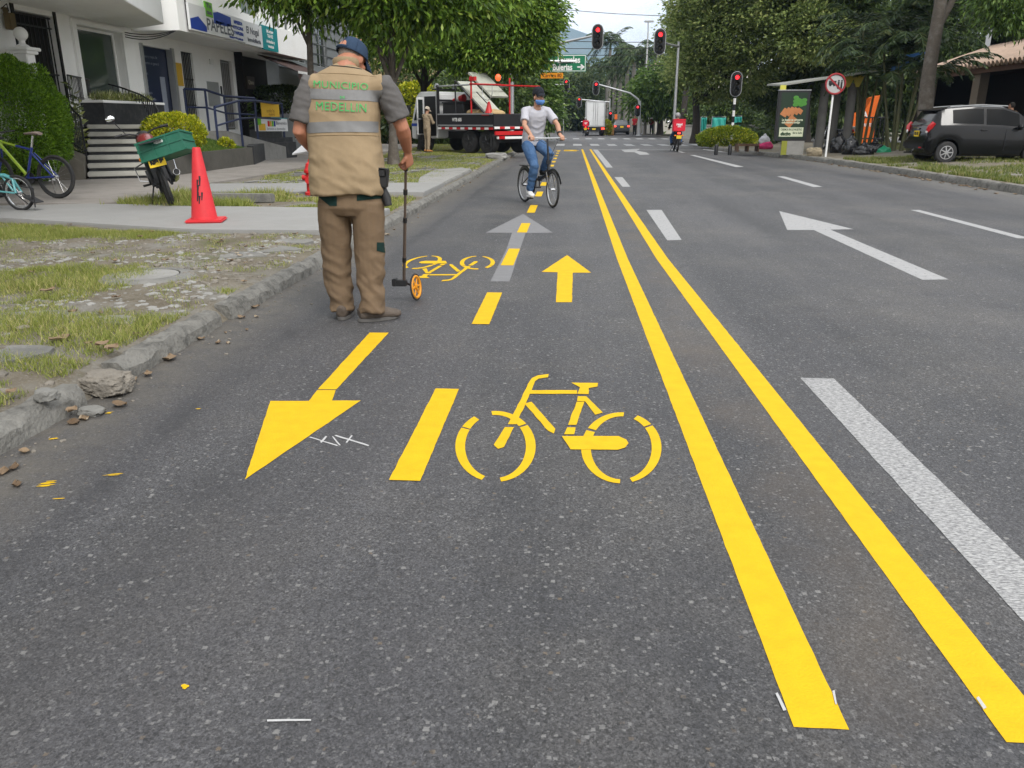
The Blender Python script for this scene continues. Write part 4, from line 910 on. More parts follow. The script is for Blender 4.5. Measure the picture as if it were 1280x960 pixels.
# ---- the man in the vest, seen from behind, walking a measuring wheel
S=1/196.0
W=thing('person','man in a beige lettered vest and navy cap seen from behind on the cycle lane','person',(-1.45,5.27,0))
J=dict(pelvis=at(438,250,5.28),chest=at(431,135,5.33),neck=at(431,84,5.40),head=at(441,73,5.49),shL=at(387,108,5.32),shR=at(482,109,5.36),elL=at(374,164,5.26),wrL=at(396,192,5.48),elR=at(503,160,5.38),wrR=at(509,186,5.52),
    hipL=at(419,258,5.28),hipR=at(459,258,5.28),knL=at(421,322,5.33),knR=at(462,322,5.29),anL=V((-1.555,5.33,.085)),anR=V((-1.345,5.26,.085)))
hd=V((.42,.76,-.50)); hr_=face_rot(hd)
Jb={k:v.copy() for k,v in J.items()}
for k in ('shL','shR'): Jb[k]=Jb[k]-V((0,0,.006))
b=MB(); body_mesh(b,Jb,th=1.14); head(b,J['head'],hr_,1.0)
b.tube([J['neck']-V((0,.02,.04)),lerp(J['neck'],J['head'],.5)-V((0,.015,0)),J['head']-V((.01,.03,.01))],[.072,.070,.072],n=14)
gripc=at(508,197,5.60)
hand(b,J['wrR']+V((0,.012,-.02)),V((.02,.42,-.9)),V((-.75,.35,.1)),1.08,1.0,thumb=-1,r=.0088)
hand(b,J['wrL'],V((.6,.75,-.15)),V((.2,0,1)),1.05,.7,thumb=1,r=.0088)
finish(b,W,'body',skin_tan,.0062,2)
hair(W,J['head'],hr_,hair_grey,.985,world=True,lo=-.035)
capm=cloth('navy_cap_cloth',(.028,.048,.085),bump=.3,bscale=60); cap(W,J['head'],hr_,[capm,cloth('navy_cap_trim',(.02,.033,.06))],1.04,world=True,opening=True)
# grey polo shirt (sleeves and what shows of it under the vest)
shirt=cloth('grey_polo_cloth',(.105,.100,.098),bump=.35,bscale=26)
b=MB()
for k in 'LR':
    sh,el=J['sh'+k],J['el'+k]; d=(el-sh)
    b.tube([lerp(J['chest'],sh,.62)+V((0,0,.03)),sh+V((0,0,.002)),sh+d*.25,sh+d*.55,sh+d*(.80 if k=='R' else .82)],[.064,.079,.081,.078,.080],n=16)
b.tube([J['chest']-V((0,0,.25)),J['chest'],J['neck']-V((0,0,.03))],[.18,.19,.08],n=18,side=(1,0,0),ry=[.11,.11,.07])
finish(b,W,'polo_shirt',shirt,.008,3,wr=(.007,9,2.0))
# vest
vestm=cloth('beige_vest_cloth',(.275,.205,.125),var=.14,bump=.45,bscale=11,stain=(.225,.168,.105),sa=.4)
VR=[(432,77,5.42,14,.075),(431.5,81,5.41,21,.092),(430.5,86,5.395,33,.108),(429.5,93,5.375,42,.122),(428.5,103,5.36,47,.136),(428,120,5.345,48.5,.148),(428,140,5.33,48,.158),(429,160,5.32,46.5,.165),(431,180,5.30,46.0,.170),(433,200,5.28,47.0,.175),(434.5,220,5.27,48.0,.178),(435,236,5.265,48,.180),(435,243,5.265,47.5,.180)]
b=MB(); rings=[]
for (x,y,Y,hw,dp) in VR:
    c=at(x,y,Y+.02); n=30; ring=[]
    for q in [2*math.pi*j/n for j in range(n)]:
        cx,sy=math.cos(q),math.sin(q); e=.82
        ring.append(c+V((math.copysign(abs(cx)**e,cx)*hw*S,math.copysign(abs(sy)**e,sy)*dp,(.022*max(0,-sy)-.012 if y>230 else 0)+(-.028*(abs(cx)**2.2) if y<100 else 0))))
    rings.append(ring)
b.loft(rings)
for k,sg in (('L',-1),('R',1)):
    b.tube([at(431,98,5.37),lerp(J['chest'],J['sh'+k],.62)+V((0,0,.035)),J['sh'+k]+V((-.006*sg,0,.006))],[.06,.078,.080],n=14,ry=[.072,.078,.080],side=(0,1,0))
def vfold(c): return .35+1.15*max(0,min(1,(1.22-c[2])/.3))
vest=finish(b,W,'vest',vestm,.008,4,wr=(.010,6.0,7.0,1.7,vfold))
b=MB(); c=at(432,80,5.415); b.tube([c+V((.079*math.sin(q),.010-.070*math.cos(q),.014*math.cos(q)+.004)) for q in np.linspace(-2.2,2.2,19)],.024,n=8,side=(0,0,1),ry=.007); b.build('collar',vestm,vest,smooth=R(60),world=True)
# reflective bands, piping and lettering follow the cloth
def bvh_of(o): return BVHTree.FromPolygons([o.matrix_parent_inverse@v.co+V(W.location) for v in o.data.vertices],[tuple(p.vertices) for p in o.data.polygons])
vt=bvh_of(vest)
def on_back(px_,py_,off=.004):
    p=at(px_,py_,4.6); d=(at(px_,py_,6.5)-p).normalized(); h=vt.ray_cast(p,d)
    return None if h[0] is None else h[0]-d*off
def patch(b,x0,x1,ytop,ybot,nx=40,ny=6,off=.004):
    rows=[]
    for i in range(ny+1):
        rows.append([on_back(x0+(x1-x0)*j/nx, ytop((x0+(x1-x0)*j/nx))*(1-i/ny)+ybot((x0+(x1-x0)*j/nx))*i/ny,off) for j in range(nx+1)])
    idx={};vs=[];fs=[]
    for i,r in enumerate(rows):
        for j,p in enumerate(r):
            if p is not None: idx[i,j]=len(vs); vs.append(p)
    for i in range(ny):
        for j in range(nx):
            k=[(i,j),(i+1,j),(i+1,j+1),(i,j+1)]
            if all(q in idx for q in k): fs.append(tuple(idx[q] for q in k))
    b.add(vs,fs)
refl=mat('grey_reflective_tape',(.165,.165,.165),.6,.1,var=.25,scale=10,bump=.3,bscale=18)
b=MB(); patch(b,379,478,lambda x:110.5+.030*(x-385),lambda x:123.5+.035*(x-385)+(.10*(x-460) if x>460 else 0)); b.build('reflective_band',refl,vest,smooth=R(60),world=True,fix=False)['label']='upper grey reflective band of the vest'
b=MB(); patch(b,383,478,lambda x:152-.012*(x-385)+.0006*(x-430)**2,lambda x:165.5-.010*(x-385)+.0006*(x-430)**2); b.build('reflective_band',refl,vest,smooth=R(60),world=True,fix=False)['label']='lower grey reflective band of the vest'
seam=cloth('vest_seam',(.30,.22,.13))
for x0,x1,f in ((390,470,lambda x:92+.0012*(x-432)**2+.06*(x-432)),(386,474,lambda x:168.5+.0006*(x-430)**2)):
    b=MB(); q=[on_back(x,f(x),.002) for x in np.linspace(x0,x1,30)]; q=[p for p in q if p is not None]; b.tube(q,.0028,n=5); b.build('seam',seam,vest,world=True)
b=MB(); q=[on_back(x,81.5+.10*(x-415)+.003*(x-430)**2,.003) for x in np.linspace(412,452,16)]; q=[p for p in q if p is not None]
if len(q)>2: b.tube(q,.0035,n=5); b.build('neck_piping',dark_m,vest,world=True)
letter=mat('green_print',(.03,.33,.09),.8,var=.3,scale=40,stain=(.22,.36,.16),stain_amt=.7,stain_scale=30)
def print_on(txt,x0,x1,yc,hpx,slope=0.0,bold=.03):
    vs,fs=text_mesh(txt,1.0,bold,1.05); xs=[v.x for v in vs]; ys=[v.y for v in vs]; xm,ym=(max(xs)+min(xs))/2,(max(ys)+min(ys))/2; k=(x1-x0)/(max(xs)-min(xs)); kh=hpx/(max(ys)-min(ys))
    bm=bmesh.new(); bv=[bm.verts.new(v) for v in vs]
    for f in fs:
        try: bm.faces.new([bv[i] for i in f])
        except ValueError: pass
    bmesh.ops.triangulate(bm,faces=bm.faces); bmesh.ops.subdivide_edges(bm,edges=[e for e in bm.edges if e.calc_length()>.25],cuts=2,use_grid_fill=False); bmesh.ops.triangulate(bm,faces=bm.faces)
    bm.verts.index_update(); out=[]
    for v in bm.verts:
        X=(x0+x1)/2+(v.co.x-xm)*k; p=on_back(X,yc-(v.co.y-ym)*kh+slope*(X-(x0+x1)/2),.009); out.append(p if p is not None else V((0,0,-9)))
    ok=[tuple(v.index for v in f.verts) for f in bm.faces if all(out[v.index].z>-1 for v in f.verts)]; bm.free()
    b=MB(); b.add(out,ok); return b.build('lettering',letter,vest,world=True,fix=False)
print_on('MUNICIPIO',392,460,106.5,8.5,.055,0); print_on('DE',425,431,121.5,3,.02); print_on('MEDELLIN',395,458,133.5,10.5,.045,0)
# trousers
trm=cloth('khaki_trouser_cloth',(.155,.108,.068),var=.16,bump=.5,bscale=16,stain=(.16,.11,.07),sa=.4)
b=MB()
b.tube([at(437,226,5.285),at(438,243,5.285),at(439,258,5.285),at(439,268,5.285)],[41*S,42.5*S,42*S,36*S],n=20,side=(1,0,0),ry=[.135,.145,.15,.12])
LL=[(418,252,5.285,21.5,.125),(418.5,275,5.295,21.5,.118),(420,300,5.31,20.5,.105),(421,322,5.325,19.5,.098),(422.5,345,5.33,18.3,.092),(424.5,365,5.33,17,.085),(426.5,380,5.325,15.5,.082),(427.5,388,5.32,15.2,.082)]
LRt=[(459.5,252,5.285,21.5,.125),(460.5,275,5.285,21.0,.118),(461.5,300,5.285,20.0,.105),(462.5,322,5.28,19.2,.098),(463.5,345,5.275,18,.092),(464.5,365,5.265,16.8,.085),(464.8,382,5.25,16.3,.082),(465,390,5.245,16.2,.082)]
for leg in (LL,LRt): b.tube([at(x,y,Y) for x,y,Y,h,d in leg],[h*S for *_,h,d in leg],n=18,side=(1,0,0),ry=[d for *_,d in leg])
def tfold(c): return .30+1.2*max(0,min(1,(.60-c[2])/.35))
tro=finish(b,W,'trousers',trm,.008,2,wr=(.013,8.0,3.0,1.25,tfold))
tb=BVHTree.FromPolygons([v.co+V(W.location) for v in tro.data.vertices],[tuple(p.vertices) for p in tro.data.polygons])
vt_keep=vt; vt=tb
gpm=cloth('dark_green_pocket',(.010,.028,.024))
for nm,x0,x1,ft,fb,lb in (('hip_pocket',394,421,lambda x:233+.30*(x-394),lambda x:243+.80*(x-394) if x<412 else 257.4,'dark green pocket flap on the left hip'),('hip_pocket',446,480,lambda x:244-.22*(x-446),lambda x:251-.10*(x-446),'dark green pocket flap on the right hip'),('thigh_pocket',471,482,lambda x:303,lambda x:316-.25*(481-x),'small dark patch on the right thigh'),('thigh_pocket',396,401,lambda x:300,lambda x:312,'small dark patch on the left thigh')):
    b=MB(); patch(b,x0,x1,ft,fb,24,6,.005); b.build(nm,gpm,tro,smooth=R(60),world=True,fix=False)['label']=lb
vt=vt_keep
b=MB(); c=at(478,222,5.24); b.box(c,(.075,.06,.12),rot=Matrix.Rotation(R(8),3,'Y')); b.box(c+V((.0,-.032,.03)),(.06,.012,.05)); b.build('belt_pouch',black_plast,W,bevel=.012,world=True)
b=MB(); c=at(483,247,5.26); b.tube([c+V((-.02,0,.06)),c,c+V((.012,-.01,-.05))],[.022,.03,.026],n=10,ry=[.02,.025,.02]); b.build('radio_holster',black_plast,W,smooth=R(60),world=True)
bootm=mat('brown_work_boot',(.085,.065,.05),.7,var=.3,scale=22,bump=.4,bscale=60,stain=(.16,.14,.12),stain_amt=.5); solem=mat('boot_sole',(.10,.095,.09),.85,var=.25,scale=25)
shoe(W,J['anL'],(-.10,1,0),bootm,solem,1.12,world=True,w=.052); shoe(W,J['anR'],(.80,.55,0),bootm,solem,1.12,world=True,w=.052)
# folded papers in the left hand
c=at(380,184,5.44); t=thing('paper_sheets','white folded papers held in the left hand of the man in the vest','paper',(c.x,c.y,c.z-.05)); b=MB()
for k in range(3):
    z=.004*k; b.add([V((-.075,-.03,0+z)),V((.06,-.02,.02+z)),V((.09,.10,.075+z)),V((-.045,.09,.05+z))],[(0,1,2,3)])
o=b.build('sheets',mat('white_paper',(.8,.8,.8),.8,var=.03),t); so_=o.modifiers.new('thick','SOLIDIFY'); so_.thickness=.0012
# the measuring wheel
hp=at(507.5,192,5.605); wc=V((-1.155,5.93,.105)); lo=at(505,352,5.86)
Mw=thing('measuring_wheel','small orange measuring wheel on a long pole held by the man in the vest','measuring wheel',(wc.x,wc.y,0))
d=(hp-lo).normalized()
b=MB(); b.tube([lo,lo+d*.50],.012,n=10); b.tube([lo+d*.46,hp-d*.10],.0095,n=10); b.build('pole',mat('brown_anodised_pole',(.15,.115,.095),.4,.5,var=.1),Mw,smooth=R(60),world=True)
for k in (.18,.49,.70):
    b=MB(); b.tube([lo+d*(k-.018),lo+d*(k+.018)],.0155,n=10); b.build('clamp',black_plast,Mw,smooth=R(40),world=True)
b=MB(); b.tube([hp-d*.12,hp-d*.05,hp+d*.03,hp+d*.06],[.0155,.018,.0165,.013],n=12); b.build('handle',black_plast,Mw,smooth=R(60),world=True)
b=MB(); b.box(lo+V((-.03,.0,-.01)),(.105,.05,.045)); b.box(lo+V((-.07,.0,-.005)),(.035,.062,.055)); b.build('counter_box',black_plast,Mw,bevel=.005,world=True)
b=MB(); b.tube([lo+V((.02,0,-.01)),wc+V((-.02,0,0)),wc+V((.02,0,0))],.008,n=8); b.build('axle',black_metal,Mw,world=True)
wy=mat('orange_wheel_plastic',(.62,.25,.012),.45,var=.1); wp=MB(); wp.torus((0,0,0),.080,.012,'x',n=36,m=8); wp.disc((0,0,0),.022,.03,'x',14)
for k in range(6): a=k*math.pi/3; wp.tube([(0,.018*math.cos(a),.018*math.sin(a)),(0,.08*math.cos(a),.08*math.sin(a))],[.010,.007],n=6,ry=[.006,.005])
tilt=Matrix.Rotation(R(-12),4,'Z')@Matrix.Rotation(R(-6),4,'Y'); wp.v=[wc+tilt@v for v in wp.v]; ow=wp.build('wheel',wy,Mw,smooth=R(50),world=True)
b=MB(); b.torus((0,0,0),.096,.007,'x',n=36,m=8); b.v=[wc+tilt@v for v in b.v]; b.build('tyre',rubber,ow,smooth=R(60),world=True)

# ------------------------------------------------------------------ bicycles
def wheel(t,c,r,tw,rim_m,axis='y',nsp=20,name='wheel',rot=None,spoke_m=None):
    b=MB(); b.disc(c,.022,.07,axis,12)
    for k in range(nsp):
        a=2*math.pi*k/nsp; off=.022*(1 if k%2 else -1); e=(r-tw*1.3)
        P=(lambda x,o,z: V(c)+V((x,o,z))) if axis=='y' else (lambda x,o,z: V(c)+V((o,x,z)))
        b.tube([P(.02*math.cos(a),off,.02*math.sin(a)),P(e*math.cos(a+.12),0,e*math.sin(a+.12))],.0011,n=4)
    if rot: b.v=[V(c)+rot@(v-V(c)) for v in b.v]
    o=b.build(name,spoke_m or steel,t,fix=False)
    b=MB(); b.torus(c,r-tw*1.12,tw*.30,axis,n=40,m=6)
    if rot: b.v=[V(c)+rot@(v-V(c)) for v in b.v]
    b.build('rim',rim_m,o,smooth=R(60))
    b=MB(); b.torus(c,r-tw*.5,tw*.52,axis,n=44,m=8)
    if rot: b.v=[V(c)+rot@(v-V(c)) for v in b.v]
    b.build('tyre',rubber,o,smooth=R(60)); return o
def part(t,name,m,fn,smooth=R(50),bevel=0,label=None):
    b=MB(); fn(b); o=b.build(name,m,t,smooth=smooth,bevel=bevel)
    if label: o['label']=label
    return o
def saddle(t,c,m,s=1.0,name='saddle'):
    def f(b): 
        b.tube([V(c)+V((-.13*s,0,0)),V(c)+V((-.10*s,0,.004)),V(c)+V((-.02*s,0,.006)),V(c)+V((.07*s,0,.004)),V(c)+V((.14*s,0,0))],[.055*s,.078*s,.062*s,.028*s,.018*s],n=12,side=(0,1,0),ry=[.02*s,.028*s,.024*s,.018*s,.014*s])
    return part(t,name,m,f)
blk_frame=mat('black_bicycle_frame',(.012,.012,.013),.3,var=.2,coat=.4)
B=thing('bicycle','black folding bicycle ridden along the cycle lane towards the camera','bicycle',(-.525,13.40,0),math.atan2(-1.03,.53))
wr_,fx_,rx_=.28,.54,-.54
wheel(B,(fx_,0,wr_),wr_,.036,grey_metal,nsp=14,rot=Matrix.Rotation(R(-6),3,'Z')); wheel(B,(rx_,0,wr_),wr_,.036,grey_metal,nsp=14)
part(B,'frame',blk_frame,lambda b:[b.tube([(.37,0,.60),(.33,0,.50),(.10,0,.42),(-.14,0,.40)],[.024,.028,.028,.026],n=10),b.tube([(-.10,0,.27),(-.16,0,.46),(-.19,0,.60)],.019,n=10),b.tube([(-.10,.02,.27),(-.50,.055,.28)],.010,n=8),b.tube([(-.10,-.02,.27),(-.50,-.055,.28)],.010,n=8),b.tube([(-.17,.02,.52),(-.53,.055,.29)],.009,n=8),b.tube([(-.17,-.02,.52),(-.53,-.055,.29)],.009,n=8),b.box((.06,0,.42),(.05,.055,.075)),b.tube([(-.12,0,.29),(-.10,0,.41)],.02,n=8)])
part(B,'seat_post',steel,lambda b:b.tube([(-.185,0,.58),(-.245,0,.88)],.015,n=10)); saddle(B,(-.25,0,.915),black_plast)
part(B,'fork',blk_frame,lambda b:[b.tube([(.39,0,.55),(.375,0,.64)],.022,n=10),b.tube([(.395,.05,.56),(.47,.06,.40),(.535,.055,.28)],[.014,.013,.010],n=8),b.tube([(.395,-.05,.56),(.47,-.06,.40),(.535,-.055,.28)],[.014,.013,.010],n=8),b.box((.395,0,.56),(.05,.12,.03))])
part(B,'stem',black_metal,lambda b:[b.tube([(.375,0,.62),(.345,0,.85),(.32,0,1.045)],[.019,.016,.015],n=10),b.box((.36,.0,.69),(.05,.05,.06))])
part(B,'handlebar',grey_metal,lambda b:b.tube([(.30,.28,1.055),(.325,.15,1.05),(.325,-.15,1.05),(.30,-.28,1.055)],.0125,n=10))
for s_ in (1,-1):
    part(B,'grip',black_plast,lambda b:b.tube([(.305,.19*s_,1.052),(.297,.305*s_,1.056)],.0175,n=10)); part(B,'brake_lever',black_metal,lambda b:b.tube([(.325,.15*s_,1.04),(.37,.17*s_,1.02),(.355,.26*s_,1.01)],.006,n=6))
part(B,'cables',black_plast,lambda b:[b.tube([(.36,.16,1.03),(.46,.10,.98),(.44,.02,.82),(.40,.02,.62)],.0035,n=5),b.tube([(.36,-.16,1.03),(.48,-.08,.96),(.45,-.02,.8),(.41,-.02,.6)],.0035,n=5)])
part(B,'chainring',black_metal,lambda b:[b.disc((-.10,-.05,.27),.085,.006,'y',24),b.tube([(-.10,-.07,.27),(-.06,-.075,.11)],.011,n=6),b.tube([(-.10,.07,.27),(-.13,.075,.43)],.011,n=6),b.tube([(-.10,-.09,.27),(-.10,.09,.27)],.015,n=8),b.box((-.06,-.115,.105),(.09,.07,.022)),b.box((-.13,.115,.435),(.09,.07,.022))])
def arcpts(cx,cz,r,a0,a1,n=14,y=0): return [(cx+r*math.cos(R(a)),y,cz+r*math.sin(R(a))) for a in np.linspace(a0,a1,n)]
for cx_,a0,a1 in ((fx_,20,150),(rx_,20,190)): part(B,'mudguard',blk_frame,lambda b:b.tube(arcpts(cx_,wr_,wr_+.018,a0,a1),.004,n=8,side=(0,1,0),ry=.026))
part(B,'rear_rack',black_metal,lambda b:[b.box((-.50,0,.60),(.30,.11,.012)),b.tube([(-.42,.06,.595),(-.54,.06,.29)],.006,n=6),b.tube([(-.42,-.06,.595),(-.54,-.06,.29)],.006,n=6)])
# the rider
Cc=thing('person','cyclist in a white t-shirt, blue face mask and dark cap riding the black bicycle','person',(-.525,13.40,0),math.atan2(-1.03,.53))
M0=root_mat(Cc)
def JJ(**k): return {a:V(v) for a,v in k.items()}
Jc=JJ(pelvis=(-.24,0,.99),chest=(-.12,0,1.38),neck=(-.07,0,1.52),head=(-.02,0,1.665),shL=(-.10,.195,1.45),shR=(-.10,-.195,1.45),elL=(.09,.285,1.25),elR=(.07,-.285,1.24),wrL=(.245,.255,1.10),wrR=(.245,-.255,1.10),
   hipL=(-.23,.10,.95),hipR=(-.23,-.10,.95),knL=(.15,.125,.80),knR=(.10,-.115,.62),anL=(-.10,.125,.535),anR=(-.08,-.125,.205))
# local frame of bike: x forward, y left -> figure helpers only need points; head faces +x, looking slightly to his left
hr2=face_rot((1,.12,-.05))
b=MB(); body_mesh(b,Jc,th=1.0); head(b,Jc['head'],hr2)
for k,s_ in (('L',1),('R',-1)): hand(b,Jc['wr'+k]+V((0,0,.0)),V((.75,0.05*s_,-.35)),V((-.1,0,-1)),1.0,1.05,thumb=s_,r=.0086)
finish(b,Cc,'body',skin_m,.0075,2,world=False); eyes(Cc,Jc['head'],hr2)
hair(Cc,Jc['head'],hr2,hair_dark); cap(Cc,Jc['head']+V((0,0,.036)),hr2,[cloth('charcoal_cap_cloth',(.018,.02,.026))]*2,1.05,brim=.06)
b=MB(); hc=Jc['head']; P=lambda x,y,z: hc+hr2@V((x,y,z)); rows=[]
for z,k in ((-.040,1.0),(-.052,1.09),(-.07,1.08),(-.092,.98),(-.112,.75)):
    rows.append([P(.070*math.sin(q)*k*(1 if z>-.09 else .8),.026+(.082 if abs(q)<.5 else .078)*math.cos(q)*k+(.012*math.cos(q) if z<-.02 else 0),z+.012*math.cos(q)*(z>-.04)) for q in np.linspace(-1.5,1.5,19)])
b.loft(rows,caps=False,closed=False); o=b.build('face_mask',cloth('blue_mask_cloth',(.10,.22,.50),bump=.2),Cc,smooth=R(70),fix=False); o.modifiers.new('thick','SOLIDIFY').thickness=-.003
tee=cloth('pale_grey_tshirt',(.40,.40,.44),var=.06,bump=.35,bscale=14); b=MB()
b.tube([V((-.245,0,.93)),V((-.24,0,1.02)),V((-.20,0,1.16)),V((-.15,0,1.30)),V((-.115,0,1.41)),V((-.095,0,1.475)),V((-.075,0,1.515))],[.178,.180,.178,.188,.196,.165,.078],n=20,side=(0,1,0),ry=[.125,.128,.125,.125,.12,.10,.07])
for k in 'LR':
    sh,el=Jc['sh'+k],Jc['el'+k]; b.tube([lerp(Jc['chest'],sh,.5)+V((0,0,.05)),sh,lerp(sh,el,.4),lerp(sh,el,.72)],[.075,.074,.070,.073],n=14)
finish(b,Cc,'t_shirt',tee,.010,3,world=False,wr=(.010,6,4.0,1.4))
jean=cloth('blue_denim',(.050,.105,.215),var=.25,scale=9,bump=.5,bscale=24,stain=(.13,.21,.33),sa=.5); b=MB()
b.tube([V((-.255,0,.99)),V((-.25,0,.93)),V((-.22,0,.89))],[.172,.175,.15],n=18,side=(0,1,0),ry=[.12,.125,.10])
for k in 'LR':
    hp_,kn,an=Jc['hip'+k],Jc['kn'+k],Jc['an'+k]; b.tube([hp_,lerp(hp_,kn,.3),lerp(hp_,kn,.75),kn,lerp(kn,an,.25),lerp(kn,an,.6),lerp(kn,an,.93)],[.098,.098,.082,.074,.072,.064,.060],n=14)
finish(b,Cc,'jeans',jean,.010,2,world=False,wr=(.010,7,6.0,1.6))
wshoe=mat('white_trainer',(.62,.62,.62),.6,var=.1,scale=20); 
shoe(Cc,Jc['anR'],(1,-.10,0),wshoe,mat('white_sole',(.7,.7,.7),.6),1.0); shoe(Cc,Jc['anL'],(1,.05,0),dark_m,mat('black_sole',(.03,.03,.03),.7),1.0)
b=MB(); w_=lerp(Jc['elL'],Jc['wrL'],.86); d_=(Jc['wrL']-Jc['elL']).normalized(); b.tube([w_-d_*.016,w_+d_*.016],.040,n=14); b.build('wristwatch',black_plast,Cc,smooth=R(50))

# generic figures for the middle distance
def figure(name_label, loc, rz, J, hd, top_m, leg_m, shoe_m, head_gear=None, gear_m=None, sleeves=1.0, vox=.016, gloves=None, th=1.0, hand_dir=(1,0,-.3), long_top=0.0, skin=skin_m):
    t=thing('person',name_label,'person',loc,rz); hr=face_rot(hd)
    b=MB(); body_mesh(b,J,th=th); head(b,J['head'],hr)
    for k,s_ in (('L',1),('R',-1)): hand(b,J['wr'+k],hand_dir,(0,0,-1),1.0,.8,thumb=s_,r=.009)
    finish(b,t,'body',skin,.011,2,world=False)
    sv=(J['shR']-J['shL']).normalized(); b=MB()
    pe,ch,ne=J['pelvis'],J['chest'],J['neck']
    b.tube([pe-V((0,0,.05+long_top)),pe+V((0,0,.04)),lerp(pe,ch,.5),ch,lerp(ch,ne,.6),ne],[.178*th,.175*th,.172*th,.19*th,.165*th,.075*th],n=16,side=sv,ry=[.125*th,.122*th,.12*th,.125*th,.10*th,.07*th])
    for k in 'LR':
        sh,el,wr=J['sh'+k],J['el'+k],J['wr'+k]
        p=[lerp(ch,sh,.5)+V((0,0,.04)),sh,lerp(sh,el,.5)]; r=[.075,.072,.064]
        if sleeves>.5: p+=[el,lerp(el,wr,.5),lerp(el,wr,.95)]; r+=[.056,.052,.044]
        b.tube(p,[x*th for x in r],n=12)
    finish(b,t,'jacket' if sleeves>.5 else 't_shirt',top_m,vox*.8,2,world=False,wr=(.008,7,3.0)); b=MB()
    b.tube([pe+V((0,0,.02)),pe-V((0,0,.06)),pe-V((0,0,.1))],[.168*th,.172*th,.14*th],n=16,side=sv,ry=[.118*th,.122*th,.1*th])
    for k in 'LR':
        hp_,kn,an=J['hip'+k],J['kn'+k],J['an'+k]; b.tube([hp_,lerp(hp_,kn,.4),kn,lerp(kn,an,.4),lerp(kn,an,.97)],[x*th for x in (.096,.09,.07,.068,.058)],n=12)
    finish(b,t,'trousers',leg_m,vox*.8,2,world=False,wr=(.008,7,5.0))
    fw=V(hd); 
    for k in 'LR': shoe(t,J['an'+k],(J['kn'+k]-J['an'+k]+V((fw.x,fw.y,0))*.6),shoe_m,dark_m)
    if head_gear=='cap': hair(t,J['head'],hr,hair_dark); cap(t,J['head'],hr,[gear_m]*2,1.05)
    elif head_gear=='helmet':
        b=MB(); b.ell(J['head']+V((0,0,.01)),(.125,.14,.135),rot=hr,n=18,m=12); b.tube([J['head']+hr@V((.10*math.sin(q),.02+.11*math.cos(q),-.075)) for q in np.linspace(-2.2,2.2,13)],.02,n=6); o=b.build('helmet',gear_m,t,smooth=R(60))
        b=MB(); rows=[[J['head']+hr@V((.128*math.sin(q),.142*math.cos(q),z)) for q in np.linspace(-1.0,1.0,11)] for z in (-.03,.05)]; b.loft(rows,caps=False,closed=False); b.build('visor',glass_dark,o,smooth=R(60))
    else: hair(t,J['head'],hr,hair_dark)
    return t
RIDE=dict(pelvis=(-.30,0,.88),chest=(-.16,0,1.27),neck=(-.12,0,1.41),head=(-.07,0,1.55),shL=(-.14,.20,1.34),shR=(-.14,-.20,1.34),elL=(.06,.32,1.12),elR=(.06,-.32,1.12),wrL=(.28,.30,1.01),wrR=(.28,-.30,1.01),hipL=(-.28,.11,.84),hipR=(-.28,-.11,.84),knL=(.10,.22,.66),knR=(.10,-.22,.66),anL=(-.08,.21,.33),anR=(-.08,-.21,.33))
STAND=dict(pelvis=(0,0,.93),chest=(.01,0,1.30),neck=(.02,0,1.45),head=(.05,0,1.60),shL=(.01,.19,1.39),shR=(.01,-.19,1.39),elL=(.05,.25,1.10),elR=(.05,-.25,1.10),wrL=(.24,.16,1.0),wrR=(.24,-.16,1.0),hipL=(0,.09,.88),hipR=(0,-.09,.88),knL=(.04,.10,.49),knR=(-.01,-.10,.49),anL=(0,.10,.085),anR=(-.04,-.10,.085))
# ------------------------------------------------------------------ vehicles
car_black=mat('black_car_paint',(.004,.0042,.005),.10,var=.15,coat=.0,spec=.32,stain=(.010,.0098,.0095),stain_amt=.3)
tint_glass=mat('tinted_car_glass',(.004,.0045,.005),.3,var=.05,spec=.06)
car_grey=mat('dark_grey_car_paint',(.045,.047,.052),.28,var=.1,coat=.7)
truck_white=mat('white_truck_paint',(.66,.67,.68),.35,var=.05,coat=.3,stain=(.45,.44,.42),stain_amt=.3)
alloy=mat('alloy_wheel',(.40,.40,.41),.35,.8,var=.1)
tail_on=glow('lit_tail_lamp',(1,.05,.03),2.2); tail_off=mat('red_lamp_glass',(.42,.01,.015),.15,var=.1,spec=.7); amber=mat('amber_lens',(.75,.22,.01),.25,var=.1)
plate_y=mat('yellow_number_plate',(.75,.52,.02),.5,var=.05)
def wheel_solid(t,c,r,w,rim_m,axis='y',spokes=6,name='wheel',face=-1):
    """tyre, rim and spokes; the rim's face looks along face*axis"""
    b=MB(); rot=Matrix.Rotation(R(90),3,'X') if axis=='y' else Matrix.Rotation(R(90),3,'Y')
    b.lathe([(r*.60,-w*.5),(r*.88,-w*.5),(r*.97,-w*.40),(r,-w*.2),(r,w*.2),(r*.97,w*.40),(r*.88,w*.5),(r*.60,w*.5)],c,28,rot); o=b.build(name,rubber,t,smooth=R(35))
    b=MB(); b.lathe([(r*.62,-w*.44),(r*.62,w*.44)],c,24,rot); o2=b.build('drum',dark_m,o,smooth=R(35))
    b=MB(); off=V((0,face*w*.46,0)) if axis=='y' else V((face*w*.46,0,0)); k=V(c)+off
    b.torus(k,r*.58,r*.05,axis,n=28,m=6); b.disc(k,r*.16,.03,axis,16)
    for i in range(spokes):
        a=2*math.pi*i/spokes; e=V((math.cos(a),0,math.sin(a))) if axis=='y' else V((0,math.cos(a),math.sin(a)))
        b.tube([k+e*r*.12,k+e*r*.56],[r*.085,r*.065],n=6)
    b.build('rim',rim_m,o,smooth=R(40)); return o
